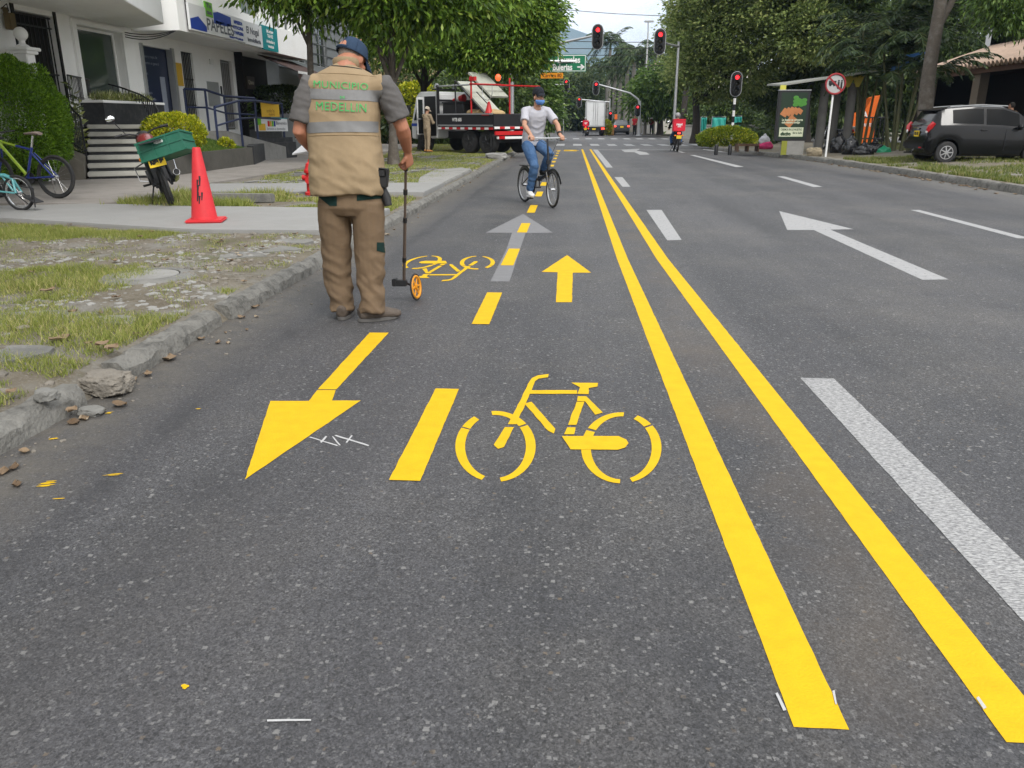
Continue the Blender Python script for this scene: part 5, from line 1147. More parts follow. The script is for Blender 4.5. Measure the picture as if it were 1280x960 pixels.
def car(name,label,cat,loc,rz,prof,hw,paint,L,wheels,wr,glass,parts,group=None):
    """prof: stations (x, z_sill, z_belt, z_roof, roof half width factor); x forward, origin on the ground at the middle"""
    t=thing(name,label,cat,loc,rz,group); xs=np.linspace(prof[0][0],prof[-1][0],int(L/.07))
    px_=[p[0] for p in prof]; f=lambda x,k: float(np.interp(x,px_,[p[k] for p in prof]))
    def ring(x,o=0.0):
        zs,zb,zr,rw=f(x,1),f(x,2),f(x,3),f(x,4); wd=hw*f(x,5)
        for xw in wheels:
            q=wr*1.13
            if abs(x-xw)<q: zs=max(zs,wr*.98+math.sqrt(q*q-(x-xw)**2)*1.0)
        zs=min(zs,zb-.05); zr=max(zr,zb+.004)
        half=[(wd*.92,zs),(wd*.99,zs+.04),(wd,lerp_(zs,zb,.55)),(wd*.985,zb-.06),(wd*.955,zb),(wd*(.955+(rw-.955)*.55),lerp_(zb,zr,.55)),(wd*rw,lerp_(zb,zr,.93)),(wd*rw*.86,zr-.006),(wd*rw*.4,zr+.012*(zr>zb+.1)),]
        pts=[V((x,-y-o*(1 if i>3 else 0),z)) for i,(y,z) in enumerate(half)]+[V((x,y+o*(1 if i>3 else 0),z)) for i,(y,z) in reversed(list(enumerate(half)))]
        return pts
    b=MB(); b.loft([ring(x) for x in xs]); body=b.build('body',paint,t,smooth=R(38))
    for nm,x0,x1,lo,hi,gl in glass:          # side glass: quads laid on the tumblehome
        for s_ in (-1,1):
            b=MB(); rows=[]
            n=8
            for i in range(n+1):
                x=x0+(x1-x0)*i/n; zb,zr,rw=f(x,2),f(x,3),f(x,4); wd=hw*f(x,5); col=[]
                for k in (lo,(lo+hi)/2,hi):
                    y=wd*np.interp(k,[0,.55,.93],[.955,.955+(rw-.955)*.55,rw]); col.append(V((x,s_*(y+.006),lerp_(zb,zr,k))))
                rows.append(col)
            b.loft(rows,caps=False,closed=False); b.build('window',gl,t,smooth=R(60),fix=False)
    for x in wheels:
        for s_ in (-1,1): wheel_solid(t,(x,s_*(hw-.11),wr),wr,.19,alloy,face=s_,spokes=7)
    b=MB(); b.bb((prof[0][0]+.25,-hw*.78,.2),(prof[-1][0]-.2,hw*.78,.62)); b.build('underbody',dark_m,t)
    parts(t); return t
def lerp_(a,b,k): return a+(b-a)*k
def plate(t,c,txt,w=.33,h=.16,nrm=(-1,0,0),mt=None):
    nrm=V(nrm); right=V((0,0,1)).cross(nrm).normalized(); up=nrm.cross(right); b=MB(); c=V(c)
    def quad(o,w_,h_): return [c+nrm*o-right*w_/2-up*h_/2,c+nrm*o+right*w_/2-up*h_/2,c+nrm*o+right*w_/2+up*h_/2,c+nrm*o-right*w_/2+up*h_/2]
    b.loft([quad(0,w,h),quad(.008,w,h)]); o=b.build('number_plate',mt or plate_y,t)
    if txt:
        b=MB(); put_text(b,txt,h*.62,c+nrm*.011,right,up,.01,width=w*.82); b.build('lettering',dark_m,o,fix=False)
    return o
# black hatchback parked nose-in on the right
q=gp(1180,205,.16); HX,HY=q.x-.58+1.80,q.y+.80
def hatch_parts(t):
    part(t,'rear_window',glass_mat('grey_rear_glass',(.10,.105,.11),.12),lambda b:b.add([V((-1.735,-.60,1.03)),V((-1.735,.60,1.03)),V((-1.52,.50,1.36)),V((-1.52,-.50,1.36))],[(0,1,2,3)]),smooth=0)  # rear pane has a plain grey base colour, paler than the side glass
    part(t,'roof_spoiler',car_black,lambda b:b.box((-1.50,0,1.45),(.26,1.06,.035),rot=Matrix.Rotation(R(-8),3,'Y')),bevel=.01)
    for s_ in (-1,1):
        o=part(t,'tail_light',tail_off,lambda b:b.tube([(-1.775,s_*.66,.86),(-1.74,s_*.71,.98),(-1.66,s_*.735,1.10)],[.04,.06,.045],n=10,side=(0,1,0),ry=[.05,.085,.06]))
        part(o,'reverse_lens',mat('clear_lens',(.6,.6,.6),.15),lambda b:b.ell((-1.80,s_*.655,.86),(.025,.05,.05)))
        o=part(t,'mirror',car_black,lambda b:b.ell((.62,s_*.88,.98),(.07,.10,.075)))
        for x in (-.30,.55): part(t,'door_handle',black_metal,lambda b:b.box((x,s_*.81,.90),(.17,.03,.028)),bevel=.008)
        part(t,'door_seam',dark_m,lambda b:b.tube([(.30,s_*.805,.36),(.30,s_*.815,.60),(.30,s_*.79,.92)],.006,n=5)); 
        part(t,'roof_rail',grey_metal,lambda b:b.tube([(-1.2,s_*.53,1.52),(-.4,s_*.56,1.575),(.35,s_*.55,1.54)],.014,n=6))
    part(t,'rear_bumper',car_black,lambda b:b.box((-1.80,0,.50),(.12,1.44,.24)),bevel=.05)
    part(t,'bumper_reflector',tail_off,lambda b:b.box((-1.865,-.52,.43),(.012,.16,.035)))
    plate(t,(-1.785,0,.80),'KDL 472',.33,.16); part(t,'exhaust',steel,lambda b:b.tube([(-1.9,.45,.26),(-1.6,.45,.26)],.028,n=10))
    part(t,'rear_emblem',steel,lambda b:[b.box((-1.775,0,.945),(.012,.15,.025)),b.box((-1.776,0,.945),(.014,.05,.055))]); part(t,'rear_wiper',dark_m,lambda b:b.tube([(-1.75,0,1.03),(-1.71,-.32,1.09)],.009,n=5))
car('parked_car','black five-door hatchback parked nose-in on the right-hand grass verge','car',(HX,HY,.17),R(1),
    [(-1.80,.42,.62,.63,.75,.86),(-1.76,.30,.90,.93,.72,.93),(-1.70,.26,.98,1.08,.74,.96),(-1.52,.25,1.04,1.42,.73,.985),(-1.30,.24,1.04,1.50,.73,1),(-.6,.22,1.02,1.56,.74,1),(.2,.22,.99,1.54,.74,1),(.65,.22,.96,1.40,.74,1),(1.05,.22,.92,1.06,.80,.99),(1.25,.22,.90,.93,.86,.97),(1.6,.24,.80,.82,.85,.92),(1.78,.36,.62,.63,.8,.80)],.80,car_black,3.6,(-1.22,1.17),.30,
    [('window',-1.15,-.32,.10,.84,tint_glass),('window',-.24,.66,.08,.84,tint_glass)],hatch_parts)
# far grey saloon
c=at(777,168.5,86)
def saloon_parts(t):
    part(t,'rear_window',glass_mat('sky_lit_glass',(.30,.33,.36),.1),lambda b:b.add([V((-1.58,-.62,.98)),V((-1.58,.62,.98)),V((-1.12,.52,1.36)),V((-1.12,-.52,1.36))],[(0,1,2,3)]),smooth=0)
    for s_ in (-1,1): part(t,'tail_light',tail_on,lambda b:b.box((-2.08,s_*.68,.84),(.06,.22,.14)),bevel=.02)
    plate(t,(-2.13,0,.78),None,.33,.16); part(t,'rear_bumper',car_grey,lambda b:b.box((-2.08,0,.48),(.12,1.5,.26)),bevel=.05)
car('saloon_car','dark grey saloon waiting beyond the crossing, right of the box truck','car',(c.x,88.3,0),R(90),
    [(-2.08,.42,.66,.67,.8,.88),(-2.03,.28,.93,.95,.8,.95),(-1.62,.25,.97,.99,.80,.99),(-1.1,.24,.96,1.38,.70,1),(-.3,.22,.95,1.45,.70,1),(.4,.22,.93,1.40,.70,1),(1.0,.22,.90,.95,.82,1),(1.7,.24,.80,.84,.85,.95),(2.05,.36,.6,.62,.8,.85)],.84,car_grey,4.2,(-1.35,1.32),.31,[('window',-1.0,-.1,.10,.84,glass_dark),('window',-.05,.75,.08,.84,glass_dark)],saloon_parts)
c=at(712,162,140); car('far_car','small dark car far down the street, left of the box truck','car',(c.x,140,0),R(-90),
    [(-2.0,.42,.66,.67,.8,.88),(-1.62,.25,.97,.99,.80,.99),(-1.1,.24,.96,1.38,.70,1),(.4,.22,.93,1.40,.70,1),(1.0,.22,.90,.95,.82,1),(2.0,.36,.6,.62,.8,.85)],.84,car_grey,4.0,(-1.35,1.32),.31,[('window',-1.0,.75,.10,.84,glass_dark)],lambda t:part(t,'windscreen',glass_dark,lambda b:b.add([V((1.0,-.62,.97)),V((1.0,.62,.97)),V((.46,.52,1.36)),V((.46,-.52,1.36))],[(0,1,2,3)]),smooth=0))
# white box truck seen from behind
c=at(743.5,169.5,80); t=thing('box_truck','white box truck seen from behind at the far side of the crossing','truck',(c.x,80,0),R(90))
part(t,'cargo_box',truck_white,lambda b:b.bb((0,-.92,.80),(4.4,.92,3.12)),bevel=.03)
part(t,'door_frame',grey_metal,lambda b:[b.bb((-.03,-.90,.82),(-.005,-.82,3.10)),b.bb((-.03,.82,.82),(-.005,.90,3.10)),b.bb((-.03,-.82,3.02),(-.005,.82,3.10)),b.bb((-.03,-.82,.82),(-.005,.82,.90)),b.bb((-.02,-.012,.90),(-.005,.012,3.02))])
for s_ in (-1,1):
    part(t,'rear_door',truck_white,lambda b:b.bb((-.022,.02*s_,.91),(-.006,.81*s_,3.01)),bevel=.008); part(t,'lock_rod',grey_metal,lambda b:b.tube([(-.04,s_*.20,.9),(-.04,s_*.20,3.0)],.016,n=6))
    part(t,'tail_light',tail_on,lambda b:b.box((-.06,s_*.74,.66),(.06,.30,.17)),bevel=.02); part(t,'mudflap',rubber,lambda b:b.box((.55,s_*.72,.42),(.02,.36,.42)))
    for x in (.95,4.9): wheel_solid(t,(x,s_*.72,.40),.40,.30,grey_metal,face=s_,spokes=5)
part(t,'chassis',black_metal,lambda b:[b.bb((.0,-.45,.50),(5.6,.45,.78)),b.bb((-.08,-.82,.44),(-.02,.82,.58))]); part(t,'cab',truck_white,lambda b:b.prism([(4.5,.55),(6.0,.55),(6.1,1.2),(5.8,2.25),(4.5,2.25)],-.86,.86,'y'),bevel=.06); plate(t,(-.085,.1,.62),None,.33,.15)

# flatbed road-marking truck on the left verge
TX,TY=-2.16,31.3; Th=math.atan2(.66,-.75)
T=thing('flatbed_truck','white-cab flatbed work truck with striped black side boards parked on the verge','truck',(TX,TY,.14),Th)
# local: x forward from the rear end, y left; the left side faces the street camera
wh=truck_white
CX=3.3     # rear of the cab
def cabf(b):
    prof=[(CX,.55),(CX,2.20),(CX+.12,2.28),(CX+1.05,2.28),(CX+1.28,2.12),(CX+1.62,1.18),(CX+1.66,.95),(CX+1.64,.50),(CX+1.36,.48),(CX+1.30,.78),(CX+1.12,.98),(CX+.86,1.02),(CX+.60,.95),(CX+.44,.72),(CX+.42,.50)]
    b.prism(prof,-.98,.98,'y')
part(T,'cab',wh,cabf,bevel=.035)
blue_p=mat('blue_stripe_paint',(.02,.06,.36),.4)
for s_ in (-1,1):
    part(T,'side_window',glass_dark,lambda b:b.prism([(CX+.82,1.22),(CX+.82,2.02),(CX+1.14,2.02),(CX+1.46,1.20)],s_*.975,s_*.992,'y'),smooth=0)
    part(T,'stripe',blue_p,lambda b:b.bb((CX+.78,s_*.978,.98),(CX+1.62,s_*.990,1.09)),smooth=0)
    part(T,'mirror',black_plast,lambda b:[b.box((CX+1.55,s_*1.16,1.62),(.06,.16,.34)),b.tube([(CX+1.4,s_*.98,1.75),(CX+1.55,s_*1.1,1.75)],.014,n=6)],bevel=0)
part(T,'windscreen',glass_dark,lambda b:b.add([V((CX+1.625,-.85,1.20)),V((CX+1.625,.85,1.20)),V((CX+1.31,.80,2.08)),V((CX+1.31,-.80,2.08))],[(0,1,2,3)]),smooth=0)
part(T,'doorway',dark_m,lambda b:b.bb((CX+.06,.972,.62),(CX+.74,.996,2.10)),smooth=0)
o=part(T,'door',wh,lambda b:[b.bb((CX+.76,1.0,.66),(CX+.80,1.36,1.28)),b.bb((CX+.76,1.0,1.28),(CX+.80,1.06,2.06)),b.bb((CX+.76,1.30,1.28),(CX+.80,1.36,2.06)),b.bb((CX+.76,1.06,1.98),(CX+.80,1.30,2.06))],bevel=.006,label='open driver door of the white cab'); part(o,'door_trim',black_plast,lambda b:b.bb((CX+.735,1.03,.70),(CX+.757,1.33,1.24)),smooth=0); part(o,'door_glass',glass_dark,lambda b:b.bb((CX+.775,1.065,1.285),(CX+.785,1.295,1.975)),smooth=0)
vs=MB(); put_text(vs,'67',.16,(CX+1.15,.995,1.16),(-1,0,0),(0,0,1),.006); vs.build('lettering',blue_p,T,fix=False)
part(T,'red_badge',red_paint,lambda b:b.bb((CX+.95,.978,.80),(CX+1.25,.990,.86)),smooth=0)
part(T,'chassis',black_metal,lambda b:[b.bb((.1,-.42,.52),(CX+1.4,.42,.80)),b.bb((.3,-.95,.40),(.38,.95,.52))])
part(T,'deck',black_metal,lambda b:b.bb((0,-1.05,.86),(CX-.15,1.05,.98)))
for s_ in (-1,1):
    o=part(T,'side_board',black_metal,lambda b:b.bb((.04,s_*1.03,1.02),(CX-.18,s_*1.07,1.42)),smooth=0)
    part(o,'board_rail',grey_metal,lambda b:[b.bb((.0,s_*1.072,1.40),(CX-.16,s_*1.095,1.45)),b.bb((.0,s_*1.072,1.00),(CX-.16,s_*1.095,1.045))],smooth=0)
    b=MB(); b.cur=0
    for k in range(14): b.cur=k%2; b.bb((.02+.225*k,s_*1.053,.875),(.02+.225*(k+1),s_*1.068,.955))
    b.build('hazard_stripe',[red_paint,white_paint],T)
    for x in (.50,1.48): wheel_solid(T,(x,s_*.80,.44),.44,.30,black_metal,face=s_,spokes=5)
    wheel_solid(T,(CX+.90,s_*.84,.42),.42,.26,black_metal,face=s_,spokes=5)
    part(T,'mudguard',rubber,lambda b:b.box((.22,s_*.8,.52),(.03,.42,.50)),smooth=0)
b=MB()
for k in range(8): b.cur=k%2; b.bb((-.05,-1.04+.26*k,.90),(-.03,-1.04+.26*(k+1),.98))
b.build('hazard_stripe',[red_paint,white_paint],T)
part(T,'tail_board',black_metal,lambda b:b.bb((-.03,-1.05,1.0),(.02,1.05,1.42)),smooth=0)
part(T,'rear_bumper',red_paint,lambda b:b.bb((-.12,-1.05,.68),(-.04,1.05,.82)),bevel=.01)
part(T,'rear_light_bar',white_paint,lambda b:b.bb((-.15,-.95,.54),(-.05,.95,.63)),bevel=.01)
for s_ in (-1,1): part(T,'tail_light',tail_off,lambda b:b.box((-.17,s_*.78,.60),(.04,.28,.12)),bevel=.01)
b=MB(); put_text(b,'WTB 605',.17,(2.0,1.082,1.22),(-1,0,0),(0,0,1),.006,width=.55); b.build('lettering',white_paint,T,fix=False)
part(T,'load_frame',grey_metal,lambda b:[b.tube([(CX+.1,1.0,2.45),(1.3,1.0,2.46)],.03,n=8),b.tube([(CX+.1,-1.0,2.45),(1.3,-1.0,2.46)],.03,n=8)]); part(T,'headboard',black_metal,lambda b:[b.bb((CX-.14,-1.05,.98),(CX-.08,-.95,2.5)),b.bb((CX-.14,.95,.98),(CX-.08,1.05,2.5)),b.bb((CX-.14,-.95,1.9),(CX-.08,.95,1.98))])
part(T,'red_gantry',red_paint,lambda b:[b.tube([(1.25,1.0,1.4),(1.25,1.0,2.75)],.035,n=8),b.tube([(1.25,-1.0,1.4),(1.25,-1.0,2.75)],.035,n=8),b.tube([(1.25,-1.05,2.48),(1.25,1.05,2.48)],.035,n=8),b.tube([(1.25,1.0,2.48),(-.35,1.0,2.40)],.032,n=8),b.tube([(1.25,-1.0,2.48),(-.35,-1.0,2.40)],.032,n=8),b.box((1.15,1.0,2.66),(.28,.12,.14))])
part(T,'beacon_bar',black_metal,lambda b:[b.bb((CX+.45,-.6,2.34),(CX+.75,.6,2.40))]); 
for y in (-.45,.45): part(T,'beacon',glass_mat('clear_beacon',(.4,.42,.44),.2),lambda b:b.lathe([(.09,2.40),(.09,2.56),(.05,2.60)],(CX+.6,y,0),12),smooth=R(40))
ob=glow('warning_lamp',(1,.10,.03),1.2)
part(T,'warning_lamp',ob,lambda b:b.ell((-.1,.9,2.66),(.10,.10,.12)))
# load: grey arrow board leaning on its frame, boxes, sack pile, cones
t2=thing('arrow_board','large folding grey road-sign board leaning on a frame on the truck bed','sign board',(TX,TY,.14),Th)
pale_b=mat('pale_sign_board',(.42,.43,.37),.6,var=.1,stain=(.25,.26,.22))
part(t2,'board',pale_b,lambda b:[b.loft([[V((.45,y,1.36)),V((2.1,y,2.55)),V((2.06,y,2.61)),V((.41,y,1.42))] for y in (.15,.95)]),],smooth=0,label='lower sloping grey board'); part(t2,'board',pale_b,lambda b:b.loft([[V((1.2,y,2.02)),V((2.5,y,2.92)),V((2.46,y,2.98)),V((1.16,y,2.08))] for y in (-.85,.05)]),smooth=0,label='upper grey board behind')
part(t2,'board_frame',black_metal,lambda b:[b.tube([(.42,1.0,1.36),(2.15,1.0,2.62)],.03,n=6),b.tube([(2.15,1.0,2.62),(2.15,1.0,1.0)],.03,n=6)])
part(t2,'board_frame',black_metal,lambda b:[b.tube([(1.2,-.9,2.05),(2.5,-.9,2.96)],.03,n=6),b.tube([(2.5,-.9,2.96),(2.5,-.9,1.0)],.03,n=6)]); part(t2,'board_strut',black_metal,lambda b:b.tube([(.8,.5,1.72),(1.5,.5,2.22)],.02,n=6))
t2=thing('tool_chest','black tool chest standing behind the cab on the truck bed','chest',(TX,TY,.14),Th); part(t2,'chest',black_plast,lambda b:b.bb((1.75,.35,.99),(2.95,.98,1.82)),bevel=.02); part(t2,'lid',black_metal,lambda b:b.bb((1.72,.32,1.825),(2.98,1.0,1.88)),bevel=.01)
t2=thing('sack_pile','pile of tan paint sacks on the truck bed below the grey board','sacks',(TX,TY,.14),Th)
for k in range(6): part(t2,'sack',mat('tan_sack',(.42,.30,.15),.9,var=.2,bump=.5,bscale=20),lambda b:b.ell((.25+.26*k,.6,1.44+.04*(k%2)),(.22,.34,.13)))
t2=thing('road_cone','orange-red traffic cone lying on top of the black tool chest','cone',(TX,TY,.14),Th); part(t2,'cone',red_paint,lambda b:b.tube([(2.1,.6,2.02),(2.7,.65,1.95)],[.14,.04],n=14)); part(t2,'sleeve',white_paint,lambda b:b.tube([(2.32,.62,1.995),(2.45,.63,1.98)],[.112,.09],n=14))
t2=thing('road_cone','orange-red traffic cone standing at the rear end of the truck bed','cone',(TX,TY,.14),Th); part(t2,'cone',red_paint,lambda b:b.lathe([(.16,1.40),(.04,1.85),(.0,1.86)],(.40,.9,0),14)); part(t2,'base',red_paint,lambda b:b.box((.40,.9,1.39),(.38,.38,.03)))
t2=thing('cable_hoop','wire hoop hanging from the red gantry of the truck','cable',(TX,TY,.14),Th); part(t2,'hoop',grey_metal,lambda b:b.torus((.35,1.02,2.16),.26,.014,'y',n=20,m=6,a0=math.pi,a1=2*math.pi)); part(t2,'hanger',grey_metal,lambda b:[b.tube([(.09,1.02,2.16),(.09,1.02,2.42)],.012,n=6),b.tube([(.61,1.02,2.16),(.61,1.02,2.42)],.012,n=6)])
# municipal worker at the truck's open door
beige=cloth('camouflage_beige_cloth',(.30,.235,.16),var=.3,scale=14); p_=gp(543,190,.14)
Js=JJ(**STAND); Js['wrL']=V((.36,.10,1.15)); Js['wrR']=V((.34,-.08,1.12)); Js['elL']=V((.12,.24,1.12)); Js['elR']=V((.12,-.24,1.10))
dr=root_mat(T)@V((CX+.28,1.28,0)); figure('man in a beige uniform and cap leaning into the open cab of the flatbed truck',(dr.x,dr.y,.14),math.atan2(.75,.66),Js,(.95,-.2,-.35),beige,beige,mat('tan_boot',(.42,.2,.06),.8),'cap',cloth('beige_cap',(.42,.37,.30)))

# ------------------------------------------------------------------ motorcycles
def motorbike(label,loc,rz,lean=0.0,body=None,lit=False,txt=None,mirror=True,group=None,rack=False,wheel_lat=0.0):
    t=thing('motorcycle',label,'motorcycle',loc,rz,group); t.rotation_euler=(lean,0,rz)
    body=body or black_metal
    for x in (-.62,.62):
        o=wheel(t,(x,0,.29),.29,.085,alloy,nsp=10,spoke_m=alloy)
    P=lambda nm,m,fn,**k: part(t,nm,m,fn,**k)
    P('frame',black_metal,lambda b:[b.tube([(.42,0,.86),(.30,0,.55),(.15,0,.30),(-.20,0,.30)],.025,n=8),b.tube([(.40,0,.84),(.0,0,.74),(-.35,0,.70),(-.80,0,.74)],.028,n=8),b.tube([(-.20,.10,.32),(-.62,.10,.29)],.022,n=8),b.tube([(-.20,-.10,.32),(-.62,-.10,.29)],.022,n=8),b.tube([(-.35,.12,.70),(-.60,.13,.31)],.028,n=8),b.tube([(-.35,-.12,.70),(-.60,-.13,.31)],.028,n=8)])
    P('engine',mat('engine_metal',(.10,.10,.105),.5,.6,var=.4,scale=20),lambda b:[b.box((.05,0,.42),(.34,.26,.24)),b.box((.14,0,.60),(.18,.20,.20),rot=Matrix.Rotation(R(20),3,'Y')),b.disc((.02,.14,.40),.10,.05,'y',16),b.disc((.02,-.14,.40),.10,.05,'y',16)]+[b.box((.14,0,.54+.035*k),(.22,.24,.010),rot=Matrix.Rotation(R(20),3,'Y')) for k in range(4)],bevel=.004)
    P('fuel_tank',body,lambda b:b.tube([(.42,0,.86),(.30,0,.90),(.10,0,.88),(-.06,0,.82)],[.06,.13,.12,.07],n=14,side=(0,1,0),ry=[.06,.10,.10,.06]))
    P('seat',black_plast,lambda b:b.tube([(-.02,0,.82),(-.20,0,.80),(-.50,0,.84),(-.80,0,.86)],[.08,.13,.12,.09],n=12,side=(0,1,0),ry=[.03,.05,.05,.035]))
    P('fork',steel,lambda b:[b.tube([(.42,s_*.09,.92),(.62,s_*.09,.29)],.022,n=8) for s_ in (-1,1)])
    P('front_mudguard',body,lambda b:b.tube(arcpts(.62,.29,.33,20,150),.006,n=8,side=(0,1,0),ry=.06)); P('rear_mudguard',black_plast,lambda b:b.tube(arcpts(-.62,.29,.34,60,200),.006,n=8,side=(0,1,0),ry=.075))
    P('headlight',black_plast,lambda b:b.ell((.52,0,.92),(.10,.12,.11)))
    P('handlebar',black_metal,lambda b:b.tube([(.30,.36,1.03),(.38,.18,1.02),(.40,0,.96),(.38,-.18,1.02),(.30,-.36,1.03)],.013,n=8))
    for s_ in (-1,1):
        P('grip',black_plast,lambda b:b.tube([(.31,s_*.27,1.03),(.295,s_*.38,1.03)],.02,n=8))
        if mirror and (s_==1 or mirror!='one'): o=P('mirror',black_metal,lambda b:[b.tube([(.37,s_*.22,1.03),(.36,s_*.33,1.24)],.007,n=6),b.ell((.36,s_*.35,1.28),(.02,.075,.05))]); part(o,'mirror_glass',mat('bright_mirror_glass',(.8,.82,.84),.08,1.0,var=.02),lambda b:b.ell((.345,s_*.35,1.28),(.012,.065,.042)))
        P('turn_signal',amber,lambda b:[b.ell((-.86,s_*.16,.70),(.035,.05,.035)),b.tube([(-.84,s_*.05,.70),(-.86,s_*.12,.70)],.01,n=6)])
        P('foot_peg',rubber,lambda b:b.tube([(.02,s_*.13,.30),(.02,s_*.26,.30)],.016,n=8))
    P('crash_bar',steel,lambda b:[b.tube([(.30,s_*.06,.62),(.28,s_*.28,.55),(.26,s_*.27,.36),(.20,s_*.08,.30)],.012,n=6) for s_ in (-1,1)])
    P('tail_light',tail_on if lit else tail_off,lambda b:b.box((-.92,0,.80),(.05,.14,.08)),bevel=.015)
    P('plate_bracket',black_plast,lambda b:b.box((-.93,0,.66),(.03,.14,.22),rot=Matrix.Rotation(R(-15),3,'Y'))); plate(t,(-.965,0,.64),txt,.22,.14)
    P('exhaust',steel,lambda b:[b.tube([(.22,-.10,.52),(.20,-.17,.30),(-.20,-.18,.29)],.022,n=8),b.tube([(-.20,-.18,.29),(-.42,-.19,.34),(-.86,-.20,.44)],[.03,.048,.045],n=10)]); P('exhaust_tip',dark_m,lambda b:b.tube([(-.85,-.20,.438),(-.875,-.20,.444)],.04,n=12))
    P('chain_guard',black_plast,lambda b:b.box((-.35,.12,.36),(.50,.02,.09)),bevel=.01)
    P('kickstand',black_metal,lambda b:[b.tube([(.0,.12,.28),(-.05,.24,.02)],.012,n=6),b.box((-.05,.25,.01),(.09,.05,.012))])
    if rack: P('rack',black_metal,lambda b:[b.box((-.80,0,.90),(.66,.28,.014))]+[b.tube([(x,s_*.12,.74),(x,s_*.13,.90)],.01,n=6) for x in (-.50,-.82) for s_ in (-1,1)])
    return t
mr_=gp(216,257,.17)
Mb=motorbike('black and red motorcycle leaning on its stand behind the traffic cone',(mr_.x-.36,mr_.y+.62,.165),math.atan2(.86,-.50),R(-13),mat('dark_red_tank',(.16,.012,.012),.35,coat=.5),txt='KSG 95',rack=True,mirror='one')
Mm=root_mat(Mb)
crate_m=mat('green_crate_plastic',(.012,.115,.070),.45,var=.12,scale=10,stain=(.05,.16,.12),stain_amt=.4)
cc_=(at(183,178,11.4)+at(238,158,11.4)+at(246,180,11.4)+at(192,208,11.4))/4
K=thing('plastic_crate','green plastic crate strapped on the rack of the parked motorcycle','crate',(cc_.x+.16,cc_.y-.40,cc_.z-.15)); K.rotation_euler=(R(-6),R(-17),R(6))
def crate(b):
    w_,d_,h_,th=.315,.20,.265,.012
    for y in (-d_,d_): b.box((0,y,h_/2),(2*w_,th,h_))
    for x in (-w_+th/2,w_-th/2): b.box((x,0,h_/2),(th,2*d_-th,h_))
    b.box((0,0,.012),(2*w_-.03,2*d_-.03,.012))
part(K,'walls',crate_m,crate,smooth=0)
def ribs(b):
    w_,d_,h_=.315,.20,.265
    for y in (-d_-.012,d_+.012):
        for z in (.015,.14,.253): b.box((0,y,z),(2*w_+.02,.014,.022))
        for x in (-.305,-.10,.10,.305): b.box((x,y-.001*(1 if y>0 else -1),h_/2),(.022,.012,h_-.03))
    for x in (-w_-.008,w_+.008):
        for z in (.015,.14,.253): b.box((x,0,z),(.014,2*d_,.022))
part(K,'ribs',crate_m,ribs,smooth=0)
b=MB(); put_text(b,'adidoo',.055,(.0,-.221,.195),(1,0,0),(0,0,1),.004,width=.13); b.build('lettering',mat('pale_print',(.5,.55,.52),.7),K,fix=False)
c=at(236,186,11.25); 

# delivery riders seen from behind
red_bag=mat('red_delivery_bag',(.62,.012,.035),.55,var=.08,bump=.2,bscale=20)
def delivery(lbl_b,lbl_p,lbl_k,x,Y,pants,scale=1.0):
    m=motorbike(lbl_b,(x,Y,.0),R(90),0,lit=True,txt=None)
    Jr=JJ(**RIDE); f=figure(lbl_p,(x,Y,0),R(90),Jr,(1,0,-.05),cloth('black_jacket_cloth',(.014,.014,.016)),pants,dark_m,'helmet',mat('white_black_helmet',(.25,.25,.25),.3,var=.9,scale=9))
    k=thing('delivery_bag',lbl_k,'delivery bag',(x,Y-.66,.88)); part(k,'bag',red_bag,lambda b:b.bb((-.27,-.19,0),(.27,.19,.50)),bevel=.03); part(k,'flap',red_bag,lambda b:b.bb((-.275,-.20,.47),(.275,.20,.525)),bevel=.015)
    q=part(k,'straps',black_plast,lambda b:[b.tube([(s_*.15,.19,.46),(s_*.15,.30,.48),(s_*.15,.36,.30),(s_*.15,.20,.06)],.018,n=6) for s_ in (-1,1)])
    b=MB(); put_text(b,'rappi',.14,(0,-.194,.30),(1,0,0),(0,0,1),.006,width=.26); b.build('lettering',white_paint,k,fix=False); b=MB(); put_text(b,'delivery',.06,(0,-.194,.20),(1,0,0),(0,0,1),.003,width=.16); b.build('small_lettering',white_paint,k,fix=False); return m
c=at(846,189,38.2); delivery('motorcycle ridden towards the crossing in the right-hand lane','rider in black with a pale helmet carrying the red bag nearest the camera','square red delivery bag on the back of the nearer motorcycle rider',c.x,38.7,cloth('rider_jeans',(.04,.08,.17)))
c=at(731.5,170.5,78); delivery('motorcycle beside the white box truck beyond the crossing','rider with a red bag beside the left rear corner of the box truck','small-looking red delivery bag beside the white box truck',c.x,78,cloth('rider_dark_trousers',(.02,.02,.025)))

